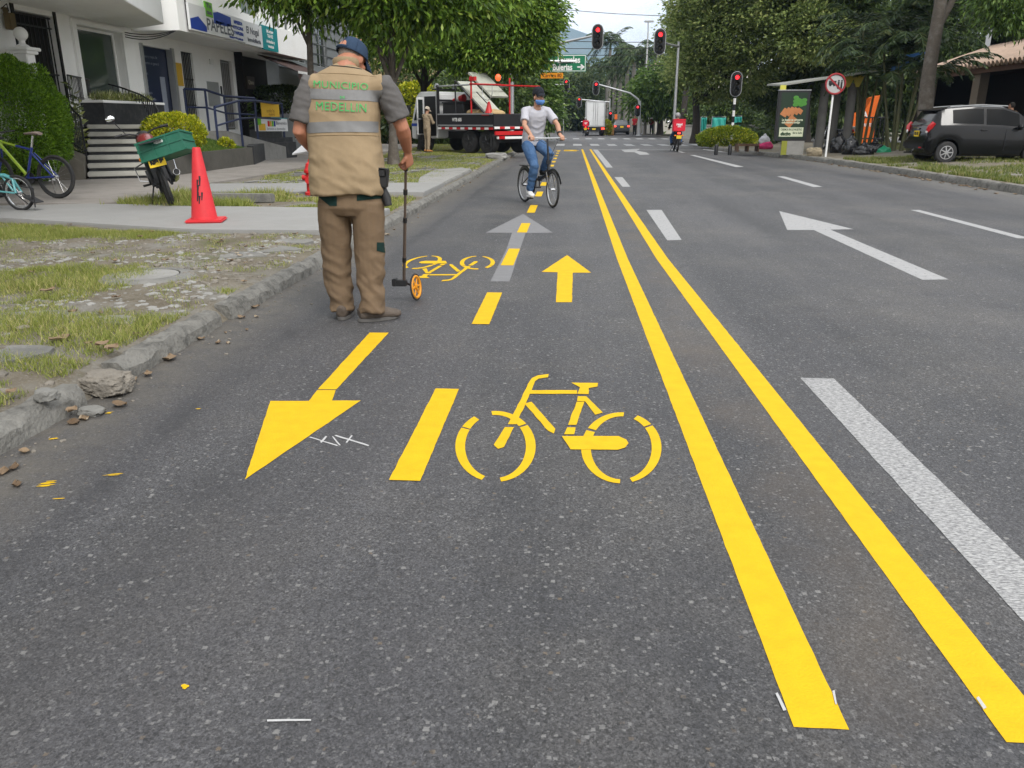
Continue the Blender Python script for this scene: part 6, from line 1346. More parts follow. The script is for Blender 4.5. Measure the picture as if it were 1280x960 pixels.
# ------------------------------------------------------------------ bicycles parked at the left edge
green_f=mat('lime_bicycle_paint',(.30,.44,.02),.35,coat=.4); blue_f=mat('blue_bicycle_paint',(.012,.03,.20),.35,coat=.4); teal_f=mat('turquoise_bicycle_paint',(.10,.36,.38),.35,coat=.4)
q=gp(74,248,.165); gx,gy=q.x,q.y+.05; gb=thing('bicycle','lime green and blue bicycle parked in front of the round bush','bicycle',(gx-.52,gy,.165),R(176)); gb.rotation_euler=(R(3),0,R(174))
GR_=.325
for x in (-.52,.54): wheel(gb,(x,0,GR_),GR_,.048,black_metal,nsp=18)
part(gb,'frame',green_f,lambda b:[b.tube([(.36,0,.78),(-.02,0,.34)],.024,n=10),b.tube([(.36,0,.84),(.10,0,.78)],.019,n=10),b.tube([(.35,0,.74),(.37,0,.90)],.024,n=10)]); part(gb,'rear_frame',blue_f,lambda b:[b.tube([(.10,0,.78),(-.17,0,.72)],.019,n=10),b.tube([(-.02,0,.30),(-.17,0,.76)],.02,n=10),b.tube([(-.17,.03,.68),(-.52,.06,GR_)],.012,n=8),b.tube([(-.17,-.03,.68),(-.52,-.06,GR_)],.012,n=8),b.tube([(-.02,.03,.30),(-.52,.06,GR_)],.013,n=8),b.tube([(-.02,-.03,.30),(-.52,-.06,GR_)],.013,n=8)])
part(gb,'fork',blue_f,lambda b:[b.tube([(.37,0,.76),(.42,s_*.055,.62),(.54,s_*.055,GR_)],.014,n=8) for s_ in (-1,1)]); part(gb,'seat_post',steel,lambda b:b.tube([(-.165,0,.74),(-.215,0,.93)],.015,n=8)); saddle(gb,(-.22,0,.96),mat('grey_brown_saddle',(.28,.22,.19),.6),1.0)
part(gb,'handlebar',black_metal,lambda b:[b.tube([(.37,0,.88),(.42,0,.97)],.016,n=8),b.tube([(.34,.30,1.02),(.42,.10,.98),(.42,-.10,.98),(.34,-.30,1.02)],.012,n=8)]); part(gb,'crank',black_metal,lambda b:[b.disc((-.02,-.05,.30),.09,.008,'y',20),b.tube([(-.02,-.07,.30),(.10,-.08,.19)],.012,n=6),b.tube([(-.02,.07,.30),(-.14,.08,.41)],.012,n=6)]); part(gb,'kickstand',steel,lambda b:b.tube([(-.40,-.05,.30),(-.30,-.22,.01)],.009,n=6))
q=gp(30,264,.15); tb_=thing('folding_bicycle','turquoise folding bicycle standing at the left edge of the driveway','bicycle',(q.x-.40,q.y,.16),R(172))
FR=.235
for x in (-.42,.60): wheel(tb_,(x,0,FR),FR,.04,steel,nsp=18)
part(tb_,'frame',teal_f,lambda b:[b.tube([(.50,0,.56),(.30,0,.44),(.0,0,.46),(-.25,0,.46),(-.36,0,.42)],[.022,.024,.026,.026,.022],n=10),b.tube([(-.36,0,.43),(-.42,.05,FR)],.016,n=8),b.tube([(-.36,0,.43),(-.42,-.05,FR)],.016,n=8),b.tube([(-.06,0,.26),(-.08,0,.60)],.020,n=8),b.tube([(-.06,.03,.26),(-.42,.05,FR)],.013,n=8),b.tube([(-.20,0,.46),(-.34,0,.26)],.014,n=8)])
part(tb_,'fork',black_metal,lambda b:[b.tube([(.50,0,.60),(.54,s_*.05,.45),(.60,s_*.05,FR)],.013,n=8) for s_ in (-1,1)])
part(tb_,'stem',black_metal,lambda b:b.tube([(.50,0,.58),(.42,0,.98)],.017,n=8)); part(tb_,'handlebar',steel,lambda b:[b.tube([(.40,.27,1.05),(.42,.12,1.06),(.42,0,.98),(.42,-.12,1.06),(.40,-.27,1.05)],.014,n=8)])
part(tb_,'seat_post',steel,lambda b:b.tube([(-.08,0,.6),(-.16,0,.90)],.015,n=8)); saddle(tb_,(-.17,0,.93),black_plast)
part(tb_,'rear_rack',black_metal,lambda b:[b.box((-.62,0,.16),(.20,.16,.012),rot=Matrix.Rotation(R(-25),3,'Y')),b.tube([(-.42,.06,FR),(-.60,.07,.10)],.008,n=6),b.tube([(-.42,-.06,FR),(-.60,-.07,.10)],.008,n=6),b.tube([(-.52,.07,.33),(-.72,.07,.30)],.008,n=6),b.tube([(-.72,.07,.30),(-.70,.07,.06)],.008,n=6)])
part(tb_,'crank',black_metal,lambda b:[b.disc((-.06,-.05,.26),.075,.008,'y',20),b.tube([(-.06,-.07,.26),(.08,-.08,.20)],.012,n=6)])
q=V((tb_.location.x-.62,tb_.location.y-.10,.42)); bg=thing('bicycle_bag','black front bag hanging on the turquoise folding bicycle','bag',q,R(172)); part(bg,'bag',black_plast,lambda b:b.bb((-.12,-.19,0),(.12,.19,.34)),bevel=.04); part(bg,'flap',cloth('black_bag_cloth',(.02,.02,.022)),lambda b:b.bb((-.13,-.20,.20),(.13,.20,.355)),bevel=.04)

# traffic cone and hydrant
q=gp(250,279,.172); cn=thing('traffic_cone','tall worn pink-red traffic cone on the concrete driveway','cone',(q.x,q.y+.18,.172),R(14))
cone_m=mat('pink_red_cone_plastic',(.58,.026,.034),.55,var=.10,scale=7,stain=(.30,.012,.02),stain_amt=.3,stain_scale=6)
part(cn,'cone',cone_m,lambda b:b.lathe([(.152,.03),(.145,.06),(.047,.83),(.041,.845),(.033,.845),(.033,.70)],(-.02,0,0),28),smooth=R(35)); part(cn,'base',cone_m,lambda b:b.box((0,0,.018),(.42,.42,.036)),bevel=.014)
b=MB(); rgs=random.Random(4)
for k in range(9):
    z=.20+.26*rgs.random(); a=-1.65+.5*(rgs.random()-.5); r=.145-(z-.06)*.1273+.0025; r2=r-.1273*.09; b.tube([(-.02+r*math.cos(a),r*math.sin(a),z),(-.02+r2*math.cos(a+.1),r2*math.sin(a+.1),z+.09)],[.006,.012],n=5,ry=.0015)
b.build('scuff',dark_m,cn,fix=False)
c=at(385,240,13.35); hyd=thing('fire_hydrant','red fire hydrant half hidden behind the man in the vest','hydrant',(c.x+.06,13.35,.14))
part(hyd,'barrel',red_paint,lambda b:b.lathe([(.11,0),(.11,.04),(.075,.06),(.07,.34),(.10,.36),(.10,.40),(.08,.42),(.06,.50),(.025,.53),(.02,.57)],n=18),smooth=R(35))
for s_ in (-1,1): part(hyd,'outlet',red_paint,lambda b:b.tube([(s_*.05,-.01,.28),(s_*.13,-.01,.28)],.045,n=12))
part(hyd,'front_outlet',red_paint,lambda b:b.tube([(0,-.05,.24),(0,-.13,.24)],.055,n=12))
# ------------------------------------------------------------------ left side: houses, stairs, ramp
FX=-11.0
def wall_x(b, X, y0,y1,z0,z1,holes,depth=.22):
    """wall in the plane x=X facing +x with openings (ya,yb,za,zb); reveals run back by depth"""
    ys=sorted({y0,y1,*[h[0] for h in holes],*[h[1] for h in holes]}); zs=sorted({z0,z1,*[h[2] for h in holes],*[h[3] for h in holes]})
    for ya,yb in zip(ys,ys[1:]):
        for za,zb in zip(zs,zs[1:]):
            if any(h[0]<=ya and yb<=h[1] and h[2]<=za and zb<=h[3] for h in holes): continue
            b.add([(X,ya,za),(X,yb,za),(X,yb,zb),(X,ya,zb)],[(0,1,2,3)])
    for a,c,d,e in holes:
        x2=X-depth
        b.add([(X,a,d),(X,a,e),(x2,a,e),(x2,a,d)],[(0,1,2,3)]); b.add([(X,c,d),(X,c,e),(x2,c,e),(x2,c,d)],[(3,2,1,0)])
        b.add([(X,a,e),(X,c,e),(x2,c,e),(x2,a,e)],[(0,1,2,3)]); b.add([(X,a,d),(X,c,d),(x2,c,d),(x2,a,d)],[(3,2,1,0)])
def win(t,X,a,c,d,e,m,frame_m,depth=.2,bars=0,name='window',fr=.05,label=None):
    x=X-depth; b=MB()
    b.bb((x,a,d),(x+.05,a+fr,e)); b.bb((x,c-fr,d),(x+.05,c,e)); b.bb((x,a+fr,e-fr),(x+.05,c-fr,e)); b.bb((x,a+fr,d),(x+.05,c-fr,d+fr))
    for k in range(bars):
        y=a+(c-a)*(k+1)/(bars+1); b.bb((x,y-fr*.4,d+fr),(x+.045,y+fr*.4,e-fr))
    o=b.build(name,frame_m,t,world=True)
    if label: o['label']=label
    g=MB(); g.bb((x+.010,a+fr*.5,d+fr*.5),(x+.018,c-fr*.5,e-fr*.5)); g.build('pane',m,o,world=True); return o
def grille(t,X,a,c,d,e,n,m,name='grille',rails=(0,.5,1),depth=.06,r=.012):
    b=MB()
    for k in range(n): y=a+(c-a)*(k+.5)/n; b.box((X-depth,y,(d+e)/2),(r*1.6,r*1.6,e-d))
    for q in rails: b.box((X-depth,(a+c)/2,d+(e-d)*min(.99,max(.01,q))),(r*2.2,c-a,r*2.4))
    o=b.build(name,m,t,world=True); return o
green_glass=glass_mat('greenish_shop_glass',(.045,.062,.052),.06)
# --- first house (entrance, big window)
H1=thing('house','white rendered house with a large shop window above the entrance stairs','house',(FX,17.5,0))
b=MB(); holes1=[(16.45,17.72,1.2,3.40),(18.46,20.35,1.80,3.34)]
wall_x(b,FX,9.0,20.95,.1,3.52,holes1,.25); b.build('wall',white_wall,H1,world=True,fix=False)
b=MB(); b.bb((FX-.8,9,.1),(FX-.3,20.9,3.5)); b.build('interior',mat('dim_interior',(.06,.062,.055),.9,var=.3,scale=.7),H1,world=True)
win(H1,FX,18.46,20.35,1.80,3.34,green_glass,white_paint,.22,fr=.06,label='large greenish shop window')
b=MB(); b.bb((FX-.1,18.35,1.70),(FX+.14,20.5,1.80)); b.build('sill',white_wall,H1,bevel=.01,world=True)
b=MB(); 
for (ya,yb,za,zb) in ((18.30,18.455,1.80,3.45),(20.355,20.50,1.80,3.45),(18.455,20.355,3.345,3.45)): b.bb((FX+.003,ya,za),(FX+.06,yb,zb))
b.build('window_surround',white_wall,H1,world=True)
b=MB(); b.bb((FX-.22,16.45,1.2),(FX-.16,17.72,3.40)); do=b.build('door',shop_dark,H1,world=True); do['label']='dark entrance door behind a black grille'
g=grille(H1,FX,16.5,17.70,1.2,3.38,9,black_metal,rails=(0,.48,.9,1)); g.parent=do
for ya,yb in ((16.36,16.45),(17.72,17.80)): b=MB(); b.bb((FX+.003,ya,1.2),(FX+.03,yb,3.5)); b.build('door_jamb',dark_m,H1,world=True)
# overhanging upper floor with its slanting front
def zat(px_,py_,z): r=_ray(px_,py_); t=(z-CAM_H)/r[2]; return (r[0]*t,r[1]*t)
A=zat(155,0,3.5); Bc=zat(205,30,3.5)
dx,dy=Bc[0]-A[0],Bc[1]-A[1]
far=(A[0]-dx*4.5,A[1]-dy*4.5)
b=MB(); b.prism([Bc,(FX-.02,Bc[1]+1.0),(FX-.02,far[1]),far],3.5,6.4); b.build('upper_floor',white_wall,H1,bevel=.01,world=True)
b=MB(); ln=at(10,26,15.4); ln=atx(12,26,FX+.12); b.bb(V(ln)-V((.06,.09,.16)),V(ln)+V((.07,.09,.14))); b.bb(V(ln)+V((-.10,-.02,.14)),V(ln)+V((0,.02,.24)))
lm_=thing('wall_lantern','brass wall lantern left of the grilled entrance door','lantern',ln); b.build('lamp_body',mat('tarnished_brass',(.16,.12,.06),.5,.5),lm_,world=True,bevel=.012)
b=MB(); b.tube([V(ln)+V((-.12,0,.22)),V(ln)+V((0,0,.30)),V(ln)+V((.02,0,.16))],.012,n=6); b.build('bracket',black_metal,lm_,world=True)
# --- second building (shops)
H2=thing('shop_building','white two-storey shop building with recessed ground floor and overhanging upper floor','building',(FX,26,0))
b=MB(); holes2=[(21.25,22.92,1.12,3.16),(23.48,24.2,1.05,3.18),(26.1,27.0,1.05,3.14)]
wall_x(b,FX,20.95,27.3,.1,3.45,holes2,.18); b.build('wall',white_wall,H2,world=True,fix=False)
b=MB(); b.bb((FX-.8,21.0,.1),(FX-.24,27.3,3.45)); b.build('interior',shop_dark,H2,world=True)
blue_sheet=mat('navy_poster_sheet',(.010,.018,.055),.35,var=.15)
b=MB(); b.bb((FX-.20,21.25,1.12),(FX-.14,22.92,3.16)); d2=b.build('shop_front',blue_sheet,H2,world=True); d2['label']='navy printed shop front with white list lettering'
pr=mat('pale_grey_print',(.30,.33,.40),.6); b=MB()
for k,(tx,w_) in enumerate((('Impresion y copia de',.95),('documentos en general',1.0),('Copias',.35),('Planos',.30),('Tintas',.30),('Laminado',.45),('Plastificado',.6),('Argollado',.5))):
    z=2.92-.16*k-(.10 if k>1 else 0); put_text(b,tx,.10,(FX-.135,21.38+w_/2,z),(0,1,0),(0,0,1),0,width=w_)
b.build('lettering',pr,d2,world=True,fix=False)
b=MB()       # a plain pale figure shape on the sheet is left as simple blocks of print
b.bb((FX-.138,22.35,1.55),(FX-.134,22.62,2.45)); b.build('print_block',pr,d2,world=True)
for ya,yb in ((22.84,22.98),(21.19,21.30)): b=MB(); b.bb((FX-.12,ya,1.1),(FX+.05,yb,3.2)); b.build('door_jamb',grey_metal,H2,world=True)
b=MB(); b.bb((FX-.16,23.48,1.05),(FX-.12,24.2,3.18)); d3=b.build('door',mat('pale_interior',(.30,.30,.29),.7),H2,world=True); grille(H2,FX,23.48,24.2,1.05,3.18,7,black_metal,rails=(0,.33,.66,1)).parent=d3
b=MB(); b.bb((FX-.14,26.1,1.05),(FX-.10,27.0,3.14)); d4=b.build('door',mat('grey_wood_door',(.17,.16,.145),.7),H2,world=True); grille(H2,FX,26.15,26.95,1.1,3.1,6,grey_metal,rails=(0,.45,1)).parent=d4
yel=mat('yellow_poster',(.62,.38,.03),.6,var=.08)
for nm,ya,yb,za,zb,m_,lb in (('notice_board',23.02,23.38,2.25,2.85,yel,'yellow notice'),('intercom_panel',24.95,25.75,1.75,2.45,grey_metal,'grey ventilation panel'),('house_number',25.3,25.55,2.95,3.1,white_paint,None),('intercom',25.9,25.98,2.1,2.35,dark_m,None)):
    b=MB(); b.bb((FX+.003,ya,za),(FX+.03,yb,zb)); o=b.build(nm,m_,H2,world=True)
    if lb: o['label']=lb
# upper floor with windows
UX=-9.75; b=MB(); hU=[(25.05,26.55,4.35,6.2),(27.6,28.55,4.25,6.2),(28.75,29.35,4.25,6.0),(29.6,30.1,4.25,5.6)]
wall_x(b,UX,20.9,31.2,3.45,6.6,hU,.2); b.add([(UX,20.9,3.45),(FX-.5,20.9,3.45),(FX-.5,31.2,3.45),(UX,31.2,3.45)],[(0,1,2,3)]); b.add([(UX,31.2,3.45),(FX-2,31.2,3.45),(FX-2,31.2,6.6),(UX,31.2,6.6)],[(0,1,2,3)]); b.add([(UX,20.9,3.45),(FX-2,20.9,3.45),(FX-2,20.9,6.6),(UX,20.9,6.6)],[(3,2,1,0)]); b.add([(UX,20.9,6.6),(UX,31.2,6.6),(FX-2,31.2,6.6),(FX-2,20.9,6.6)],[(0,1,2,3)])
b.build('upper_floor',white_wall,H2,world=True,fix=False)
lg=glass_mat('pale_curtained_glass',(.20,.24,.24),.1)
for h,br in zip(hU,(1,0,0,0)): win(H2,UX,*h,lg if h[0]<26 else green_glass,grey_metal,.16,bars=br)
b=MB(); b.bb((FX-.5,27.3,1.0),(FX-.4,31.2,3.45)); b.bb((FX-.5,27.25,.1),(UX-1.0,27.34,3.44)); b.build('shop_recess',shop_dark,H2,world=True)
b=MB(); b.bb((FX-3,20.95,.1),(FX-.02,31.2,1.02)); b.build('plinth',dark_stone,H2,world=True)
# sagging cables along the facade
for zz_,lb,sg in ((3.56,'black cables sagging under the overhang between house and shops',.18),):
    b=MB()
    for k in range(3):
        p0=V((FX+.15,20.3,3.35-.05*k)); p1=V((UX-.05,21.0,3.50)); b.tube([p0.lerp(p1,q)-V((0,0,(sg+.05*k)*4*q*(1-q)*.5)) for q in np.linspace(0,1,9)],.012,n=5)
    b.tube([V((UX+.03,21.35,3.5)),V((UX+.03,21.3,4.6)),V((UX+.03,21.2,6.4))],.018,n=6); tag(b.build('wall_cables',black_plast,fix=False),lb,'cables')
# shop signs on the upper floor front
SX=UX+.14
def sign_pts(px_,py_): return atx(px_,py_,SX)
def flat_sign(name,label,ya,yb,za,zb,m,X=SX,th=.06,cat='sign'):
    t=thing(name,label,cat,(X,(ya+yb)/2,za)); b=MB(); b.bb((X-th,ya,za),(X,yb,zb)); b.build('panel',m,t,world=True); return t
def words(t,items,m,X=SX+.004,name='lettering'):
    b=MB()
    for tx,sz,y,z,w_ in items: put_text(b,tx,sz,(X,y,z),(0,1,0),(0,0,1),.008,width=w_)
    return b.build(name,m,t,world=True,fix=False)
y0,y1,y2,y3=sign_pts(238,30).y,sign_pts(306,50).y,sign_pts(329,58).y,sign_pts(348,60).y
sb=3.50; st=4.12; white_b=mat('white_sign_face',(.68,.69,.70),.5,var=.04); sblue=mat('sign_blue',(.012,.045,.30),.5); sgreen=mat('sign_green',(.14,.42,.03),.5); steal=mat('sign_teal',(.008,.23,.25),.5); sgrey=mat('print_grey',(.10,.11,.13),.6)
t=flat_sign('shop_sign','long white, blue and green shop sign above the navy shop front',y0,y1,sb,st,white_b)
b=MB(); b.prism([(y0+.02,sb+.03),(y0+.02,sb+.26),(y0+.5,sb+.36),(y0+.95,sb+.16),(y0+.95,sb+.03)],SX+.001,SX+.004,'x'); b.prism([(y0+1.45,sb+.30),(y0+1.45,st-.06),(y0+1.75,st-.01),(y1-.9,st-.05),(y1-.9,sb+.34),(y0+2.2,sb+.30)],SX+.001,SX+.004,'x')
b.build('blue_field',sblue,t,world=True)
b=MB(); b.bb((SX-.03,y0+.98,st-.20),(SX+.005,y0+1.42,st+.16)); b.build('green_field',sgreen,t,world=True); words(t,[('Tu',.14,y0+1.2,st+.07,.3),('casa',.14,y0+1.2,st-.09,.34)],sgrey,SX+.008)
words(t,[('PAPELES',.40,y0+1.85,sb+.22,1.75)],sgrey); words(t,[('IMPRESION',.12,y1-.40,sb+.48,.6),('FOTOCOPIAS',.11,y1-.42,sb+.34,.72),('Y PAPELERIA',.11,y1-.42,sb+.20,.74),('www.papeles.com.co',.08,y1-.62,sb+.06,1.0)],sblue)
t=flat_sign('shop_sign','short white shop sign between the long blue and white sign and the teal panel',y1+.03,y2,sb-.03,st-.02,white_b); words(t,[('El Nogal',.26,(y1+y2)/2-.05,sb+.36,.98)],sgrey); words(t,[('Inmobiliaria',.15,(y1+y2)/2+.02,sb+.11,1.05)],sgrey,name='small_lettering')
t=flat_sign('shop_sign','teal sign panel at the right end of the shop sign row',y2+.02,y3,sb-.06,st+.02,steal); words(t,[('Informes',.13,(y2+y3)/2,sb+.50,.6),('Tel 412',.13,(y2+y3)/2,sb+.36,.5),('Arriendos y',.12,(y2+y3)/2,sb+.20,.75),('ventas',.12,(y2+y3)/2,sb+.06,.55)],white_paint)
# awning over the right-hand shop
AW=thing('awning','dark brown shop awning with a white valance line at the right end of the shops','awning',(UX,29.5,2.6))
aw_m=mat('brown_awning_cloth',(.055,.030,.025),.85,var=.2,bump=.2); a0,a1=27.5,31.1
b=MB(); b.add([(UX-.6,a0,3.40),(UX-.6,a1,3.40),(UX+.75,a1,2.86),(UX+.75,a0,2.86)],[(0,1,2,3)]); b.add([(UX-.6,a0,3.38),(UX-.6,a1,3.38),(UX+.75,a1,2.84),(UX+.75,a0,2.84)],[(3,2,1,0)]); b.build('canopy',aw_m,AW,world=True,fix=False)
b=MB(); n=12; 
rows=[[V((UX+.755,a0+(a1-a0)*k/48,z if z>2.7 else 2.63+.035*math.cos(k*math.pi/2))) for k in range(49)] for z in (2.86,2.6)]; b.loft(rows,caps=False,closed=False); va=b.build('valance',aw_m,AW,world=True,fix=False)
b=MB(); b.bb((UX+.757,a0,2.80),(UX+.772,a1,2.88)); b.build('white_trim',white_paint,AW,world=True)
b=MB(); put_text(b,'L A S',.14,(UX+.775,(a0+a1)/2+.4,2.71),(0,1,0),(0,0,1),.004,width=2.0); b.build('lettering',white_paint,va,world=True,fix=False)
t=flat_sign('hanging_sign','small dark round-lettered sign inside the awning shop',27.9,28.6,2.35,2.75,mat('dark_brown_sign',(.05,.04,.032),.6),X=FX+.1); words(t,[('Qbano',.18,28.25,2.56,.5)],mat('beige_print',(.4,.36,.28),.6),FX+.105)
# --- grey building further on, and what stands between it and the trees
H3=thing('grey_building','grey clad building beyond the white shops behind the slim tree','building',(-11,36,0)); clad=mat('grey_cladding',(.17,.18,.185),.7,var=.1)
b=MB(); wall_x(b,-11.2,31.9,44,.1,7,[(34,35.6,3.6,5.4),(37,38.6,3.6,5.4),(33.2,36.2,.6,2.7)],.2); b.add([(-11.2,31.9,.1),(-16,31.9,.1),(-16,31.9,7),(-11.2,31.9,7)],[(3,2,1,0)]); b.build('wall',clad,H3,world=True,fix=False)
b=MB(); [b.box((-11.18,38,z),(.03,12.1,.03)) for z in (3.3,3.7,4.1,4.5,4.9,5.3,5.7,6.1)]; b.build('cladding_lines',mat('grey_joint',(.07,.075,.08),.7),H3,world=True)
for h in ((34,35.6,3.6,5.4),(37,38.6,3.6,5.4),(33.2,36.2,.6,2.7)): win(H3,-11.2,*h,glass_dark,grey_metal,.15,bars=1)
b=MB(); b.add([(-11.1,31.95,3.35),(-11.1,36,3.35),(-9.9,36,2.9),(-9.9,31.95,2.9)],[(0,1,2,3)]); b.add([(-9.9,31.95,2.9),(-9.9,36,2.9),(-9.9,36,2.72),(-9.9,31.95,2.72)],[(0,1,2,3)]); tag(b.build('green_awning',mat('green_awning_cloth',(.010,.11,.06),.8),fix=False),'green awning on the grey building beyond the shops','awning')
H4=thing('house','ochre house wall half hidden by dark trees behind the truck cab','house',(-12,50,0)); b=MB(); wall_x(b,-9.5,47,60,.1,5.5,[(49,50.4,1.2,2.8),(53,54.4,1.2,2.8)],.2); b.add([(-9.5,47,.1),(-18,47,.1),(-18,47,5.5),(-9.5,47,5.5)],[(3,2,1,0)]); b.build('wall',mat('ochre_render',(.40,.30,.15),.85,var=.1),H4,world=True,fix=False)
for h in ((49,50.4,1.2,2.8),(53,54.4,1.2,2.8)): win(H4,-9.5,*h,glass_dark,white_paint,.15,bars=1)
b=MB(); b.prism([(46.8,5.5),(60.2,5.5),(53.5,7.4)],-18,-9.2,'x'); b.build('roof',mat('clay_roof',(.24,.10,.06),.9,var=.25),H4,world=True)
# --- raised forecourt: stairs, landing, planter walls, lawn, ramp
sdir=V((-.45,.893,0)).normalized(); sper=V((sdir.y,-sdir.x,0))
s0=V((-9.93,16.35,0)); swid=1.30
ST=thing('entrance_stairs','entrance stairs with pale treads and black risers between bush and lawn','stairs',(s0.x,s0.y,.15))
tread_m=mat('pale_step_concrete',(.42,.41,.37),.85,var=.15,scale=5,bump=.3,stain=(.2,.19,.16),stain_amt=.5)
nS=7; rise=.155; going=.29
for k in range(nS):
    a=s0+sdir*(going*k); z=.15+rise*(k+1); wd=swid if k<5 else swid*.95
    q=lambda d,w_,zz_: a+sdir*d+sper*w_+V((0,0,zz_))
    b=MB(); b.loft([[q(-.03,-.02,z-.092),q(going+.03,-.02,z-.092),q(going+.03,-.02,z),q(-.03,-.02,z)],[q(-.03,wd,z-.092),q(going+.03,wd,z-.092),q(going+.03,wd,z),q(-.03,wd,z)]]); b.build('tread',tread_m,ST,bevel=.012,world=True)
    b=MB(); b.loft([[q(.02,0,.1),q(going+.02,0,.1),q(going+.02,0,z-.094),q(.02,0,z-.094)],[q(.02,wd-.02,.1),q(going+.02,wd-.02,.1),q(going+.02,wd-.02,z-.094),q(.02,wd-.02,z-.094)]]); b.build('riser',dark_stone,ST,world=True)
# landing and dark stone facing under the window
e0=s0+sdir*(going*nS); ztop=.15+rise*nS
LN=thing('landing_wall','dark slate-faced landing wall under the large shop window','wall',(e0.x,e0.y,.1))
b=MB(); b.prism([(e0.x-.9,e0.y-.55),(e0.x+.02,e0.y+.02),(e0.x+swid*sper.x,e0.y+swid*sper.y),(FX+.62,21.0),(FX+.01,21.0),(FX+.01,15.0),(-10.9,15.0)],.1,ztop-.06); b.build('stone_facing',dark_stone,LN,world=True)
b=MB(); b.bb((FX+.02,18.2,ztop-.05),(FX+.55,21.0,1.70)); b.build('planter_wall',dark_stone,LN,world=True)
b=MB(); b.bb((FX+.02,18.15,1.70),(FX+.58,21.0,1.755)); b.build('coping',white_wall,LN,world=True,bevel=.008)
q=at(128,113,19.2); t=thing('planter_plants','low grasses and weeds growing in front of the large window','plants',(FX+.3,19.4,1.75)); P=np.stack([rng.uniform(-.2,.2,700),rng.uniform(-1.0,1.2,700),np.zeros(700)],1); D=rng.normal(size=(700,3))*.35+np.array([0,0,1]); link_mesh('leaves',leaf_mesh('leaves',P,D,.22,.025),varg,t)
# railing along the landing, curving down beside the stairs
def railing(name,label,top,foot,m,step=.13,r=.016,posts=True):
    t=thing(name,label,'railing',foot[0]); b=MB(); b.tube(top,r*1.2,n=8); b.build('handrail',m,t,world=True,smooth=R(60)); b=MB(); cum=[0]
    for a,c in zip(top,top[1:]): cum.append(cum[-1]+(V(c)-V(a)).length)
    n=int(cum[-1]/step)
    for k in range(n+1):
        s_=cum[-1]*k/n; j=max(i for i in range(len(cum)) if cum[i]<=s_+1e-9); j=min(j,len(top)-2); u=(s_-cum[j])/max(1e-6,cum[j+1]-cum[j]); p=V(top[j]).lerp(V(top[j+1]),u); f=V(foot[j]).lerp(V(foot[j+1]),u); b.tube([p,f],r*(.55 if k%7 else .9),n=5)
    b.tube([V(p)+V((0,0,.08)) for p in foot],r*.6,n=5); b.build('balusters',m,t,world=True); return t
tp=[atx(84,94,-10.55),at(120,101,19.8),at(150,109,19.9),at(175,118,19.5),at(192,128,18.9),at(199,142,18.3)]
ft=[V((p.x,p.y,1.72)) for p in tp[:4]]+[V((tp[4].x,tp[4].y,1.15)),V((tp[5].x,tp[5].y,.75))]
railing('landing_railing','black iron railing curving down from the landing on the right of the stairs',tp,ft,black_metal)
tp=[at(68,112,17.6),at(80,122,17.2),at(92,138,16.8),at(100,146,16.5),at(103,160,16.3)]
railing('stair_railing','short black iron railing on the left edge of the entrance stairs',tp,[V((p.x,p.y,.5+.10*(4-i))) for i,p in enumerate(tp)],black_metal)
# cheek wall with sloping top left of the stairs
CW=thing('cheek_wall','grey-brown sloping planter wall left of the entrance stairs','wall',(-10.3,15.9,.15)); chm=mat('grey_brown_render',(.15,.135,.11),.9,var=.2,scale=4,bump=.3,stain=(.08,.075,.06))
c0=s0-sper*.06+sdir*-.10; c1=c0-sper*2.2+sdir*-1.0
b=MB(); dd=sdir*.9; b.loft([[c0+V((0,0,.1)),c0+dd+V((0,0,.1)),c0+dd+V((0,0,.62)),c0+V((0,0,.50))],[c0-sper*.25+V((0,0,.1)),c0-sper*.25+dd+V((0,0,.1)),c0-sper*.25+dd+V((0,0,.74)),c0-sper*.25+V((0,0,.64))],[c0-sper*.9+V((0,0,.1)),c0-sper*.9+dd+V((0,0,.1)),c0-sper*.9+dd+V((0,0,.98)),c0-sper*.9+V((0,0,.86))],[c1+V((0,0,.1)),c1+dd+V((0,0,.1)),c1+dd+V((0,0,.98)),c1+V((0,0,.86))]]); b.build('render',chm,CW,world=True,bevel=.01)
# white gate pillar with ball behind the bush
c=at(28,55,15.9); GPt=thing('gate_pillar','white gate pillar with a ball finial behind the round bush','pillar',(c.x,c.y,.15)); gz=c.z-.15
b=MB(); b.box((0,0,gz/2-.1),(.26,.26,gz-.15)); b.box((0,0,gz-.15),(.36,.36,.06)); b.box((0,0,gz-.09),(.44,.44,.06)); b.build('shaft',white_wall,GPt,bevel=.012); b=MB(); b.lathe([(.14,gz-.06),(.10,gz-.02),(.06,gz+.0),(.055,gz+.05),(.07,gz+.07)],n=16); b.ell((0,0,gz+.18),.125,n=18,m=12); b.build('finial',white_wall,GPt,smooth=R(50))
GB=thing('balustrade','white balustrade running left from the gate pillar','balustrade',(c.x-.3,c.y-.6,.15)); b=MB(); b.box((-.15,-.35,gz-.28),(.26,1.6,.12)); b.build('top_rail',white_wall,GB,bevel=.02)
for k in range(5): b=MB(); b.lathe([(.05,gz-.95),(.08,gz-.75),(.045,gz-.5),(.06,gz-.34)],(-.15,-.95+.28*k,0),12); b.build('baluster',white_wall,GB,smooth=R(60))
b=MB(); b.box((-.15,-.35,(gz-.95)/2),(.28,1.6,gz-.95)); b.build('base_wall',white_wall,GB)
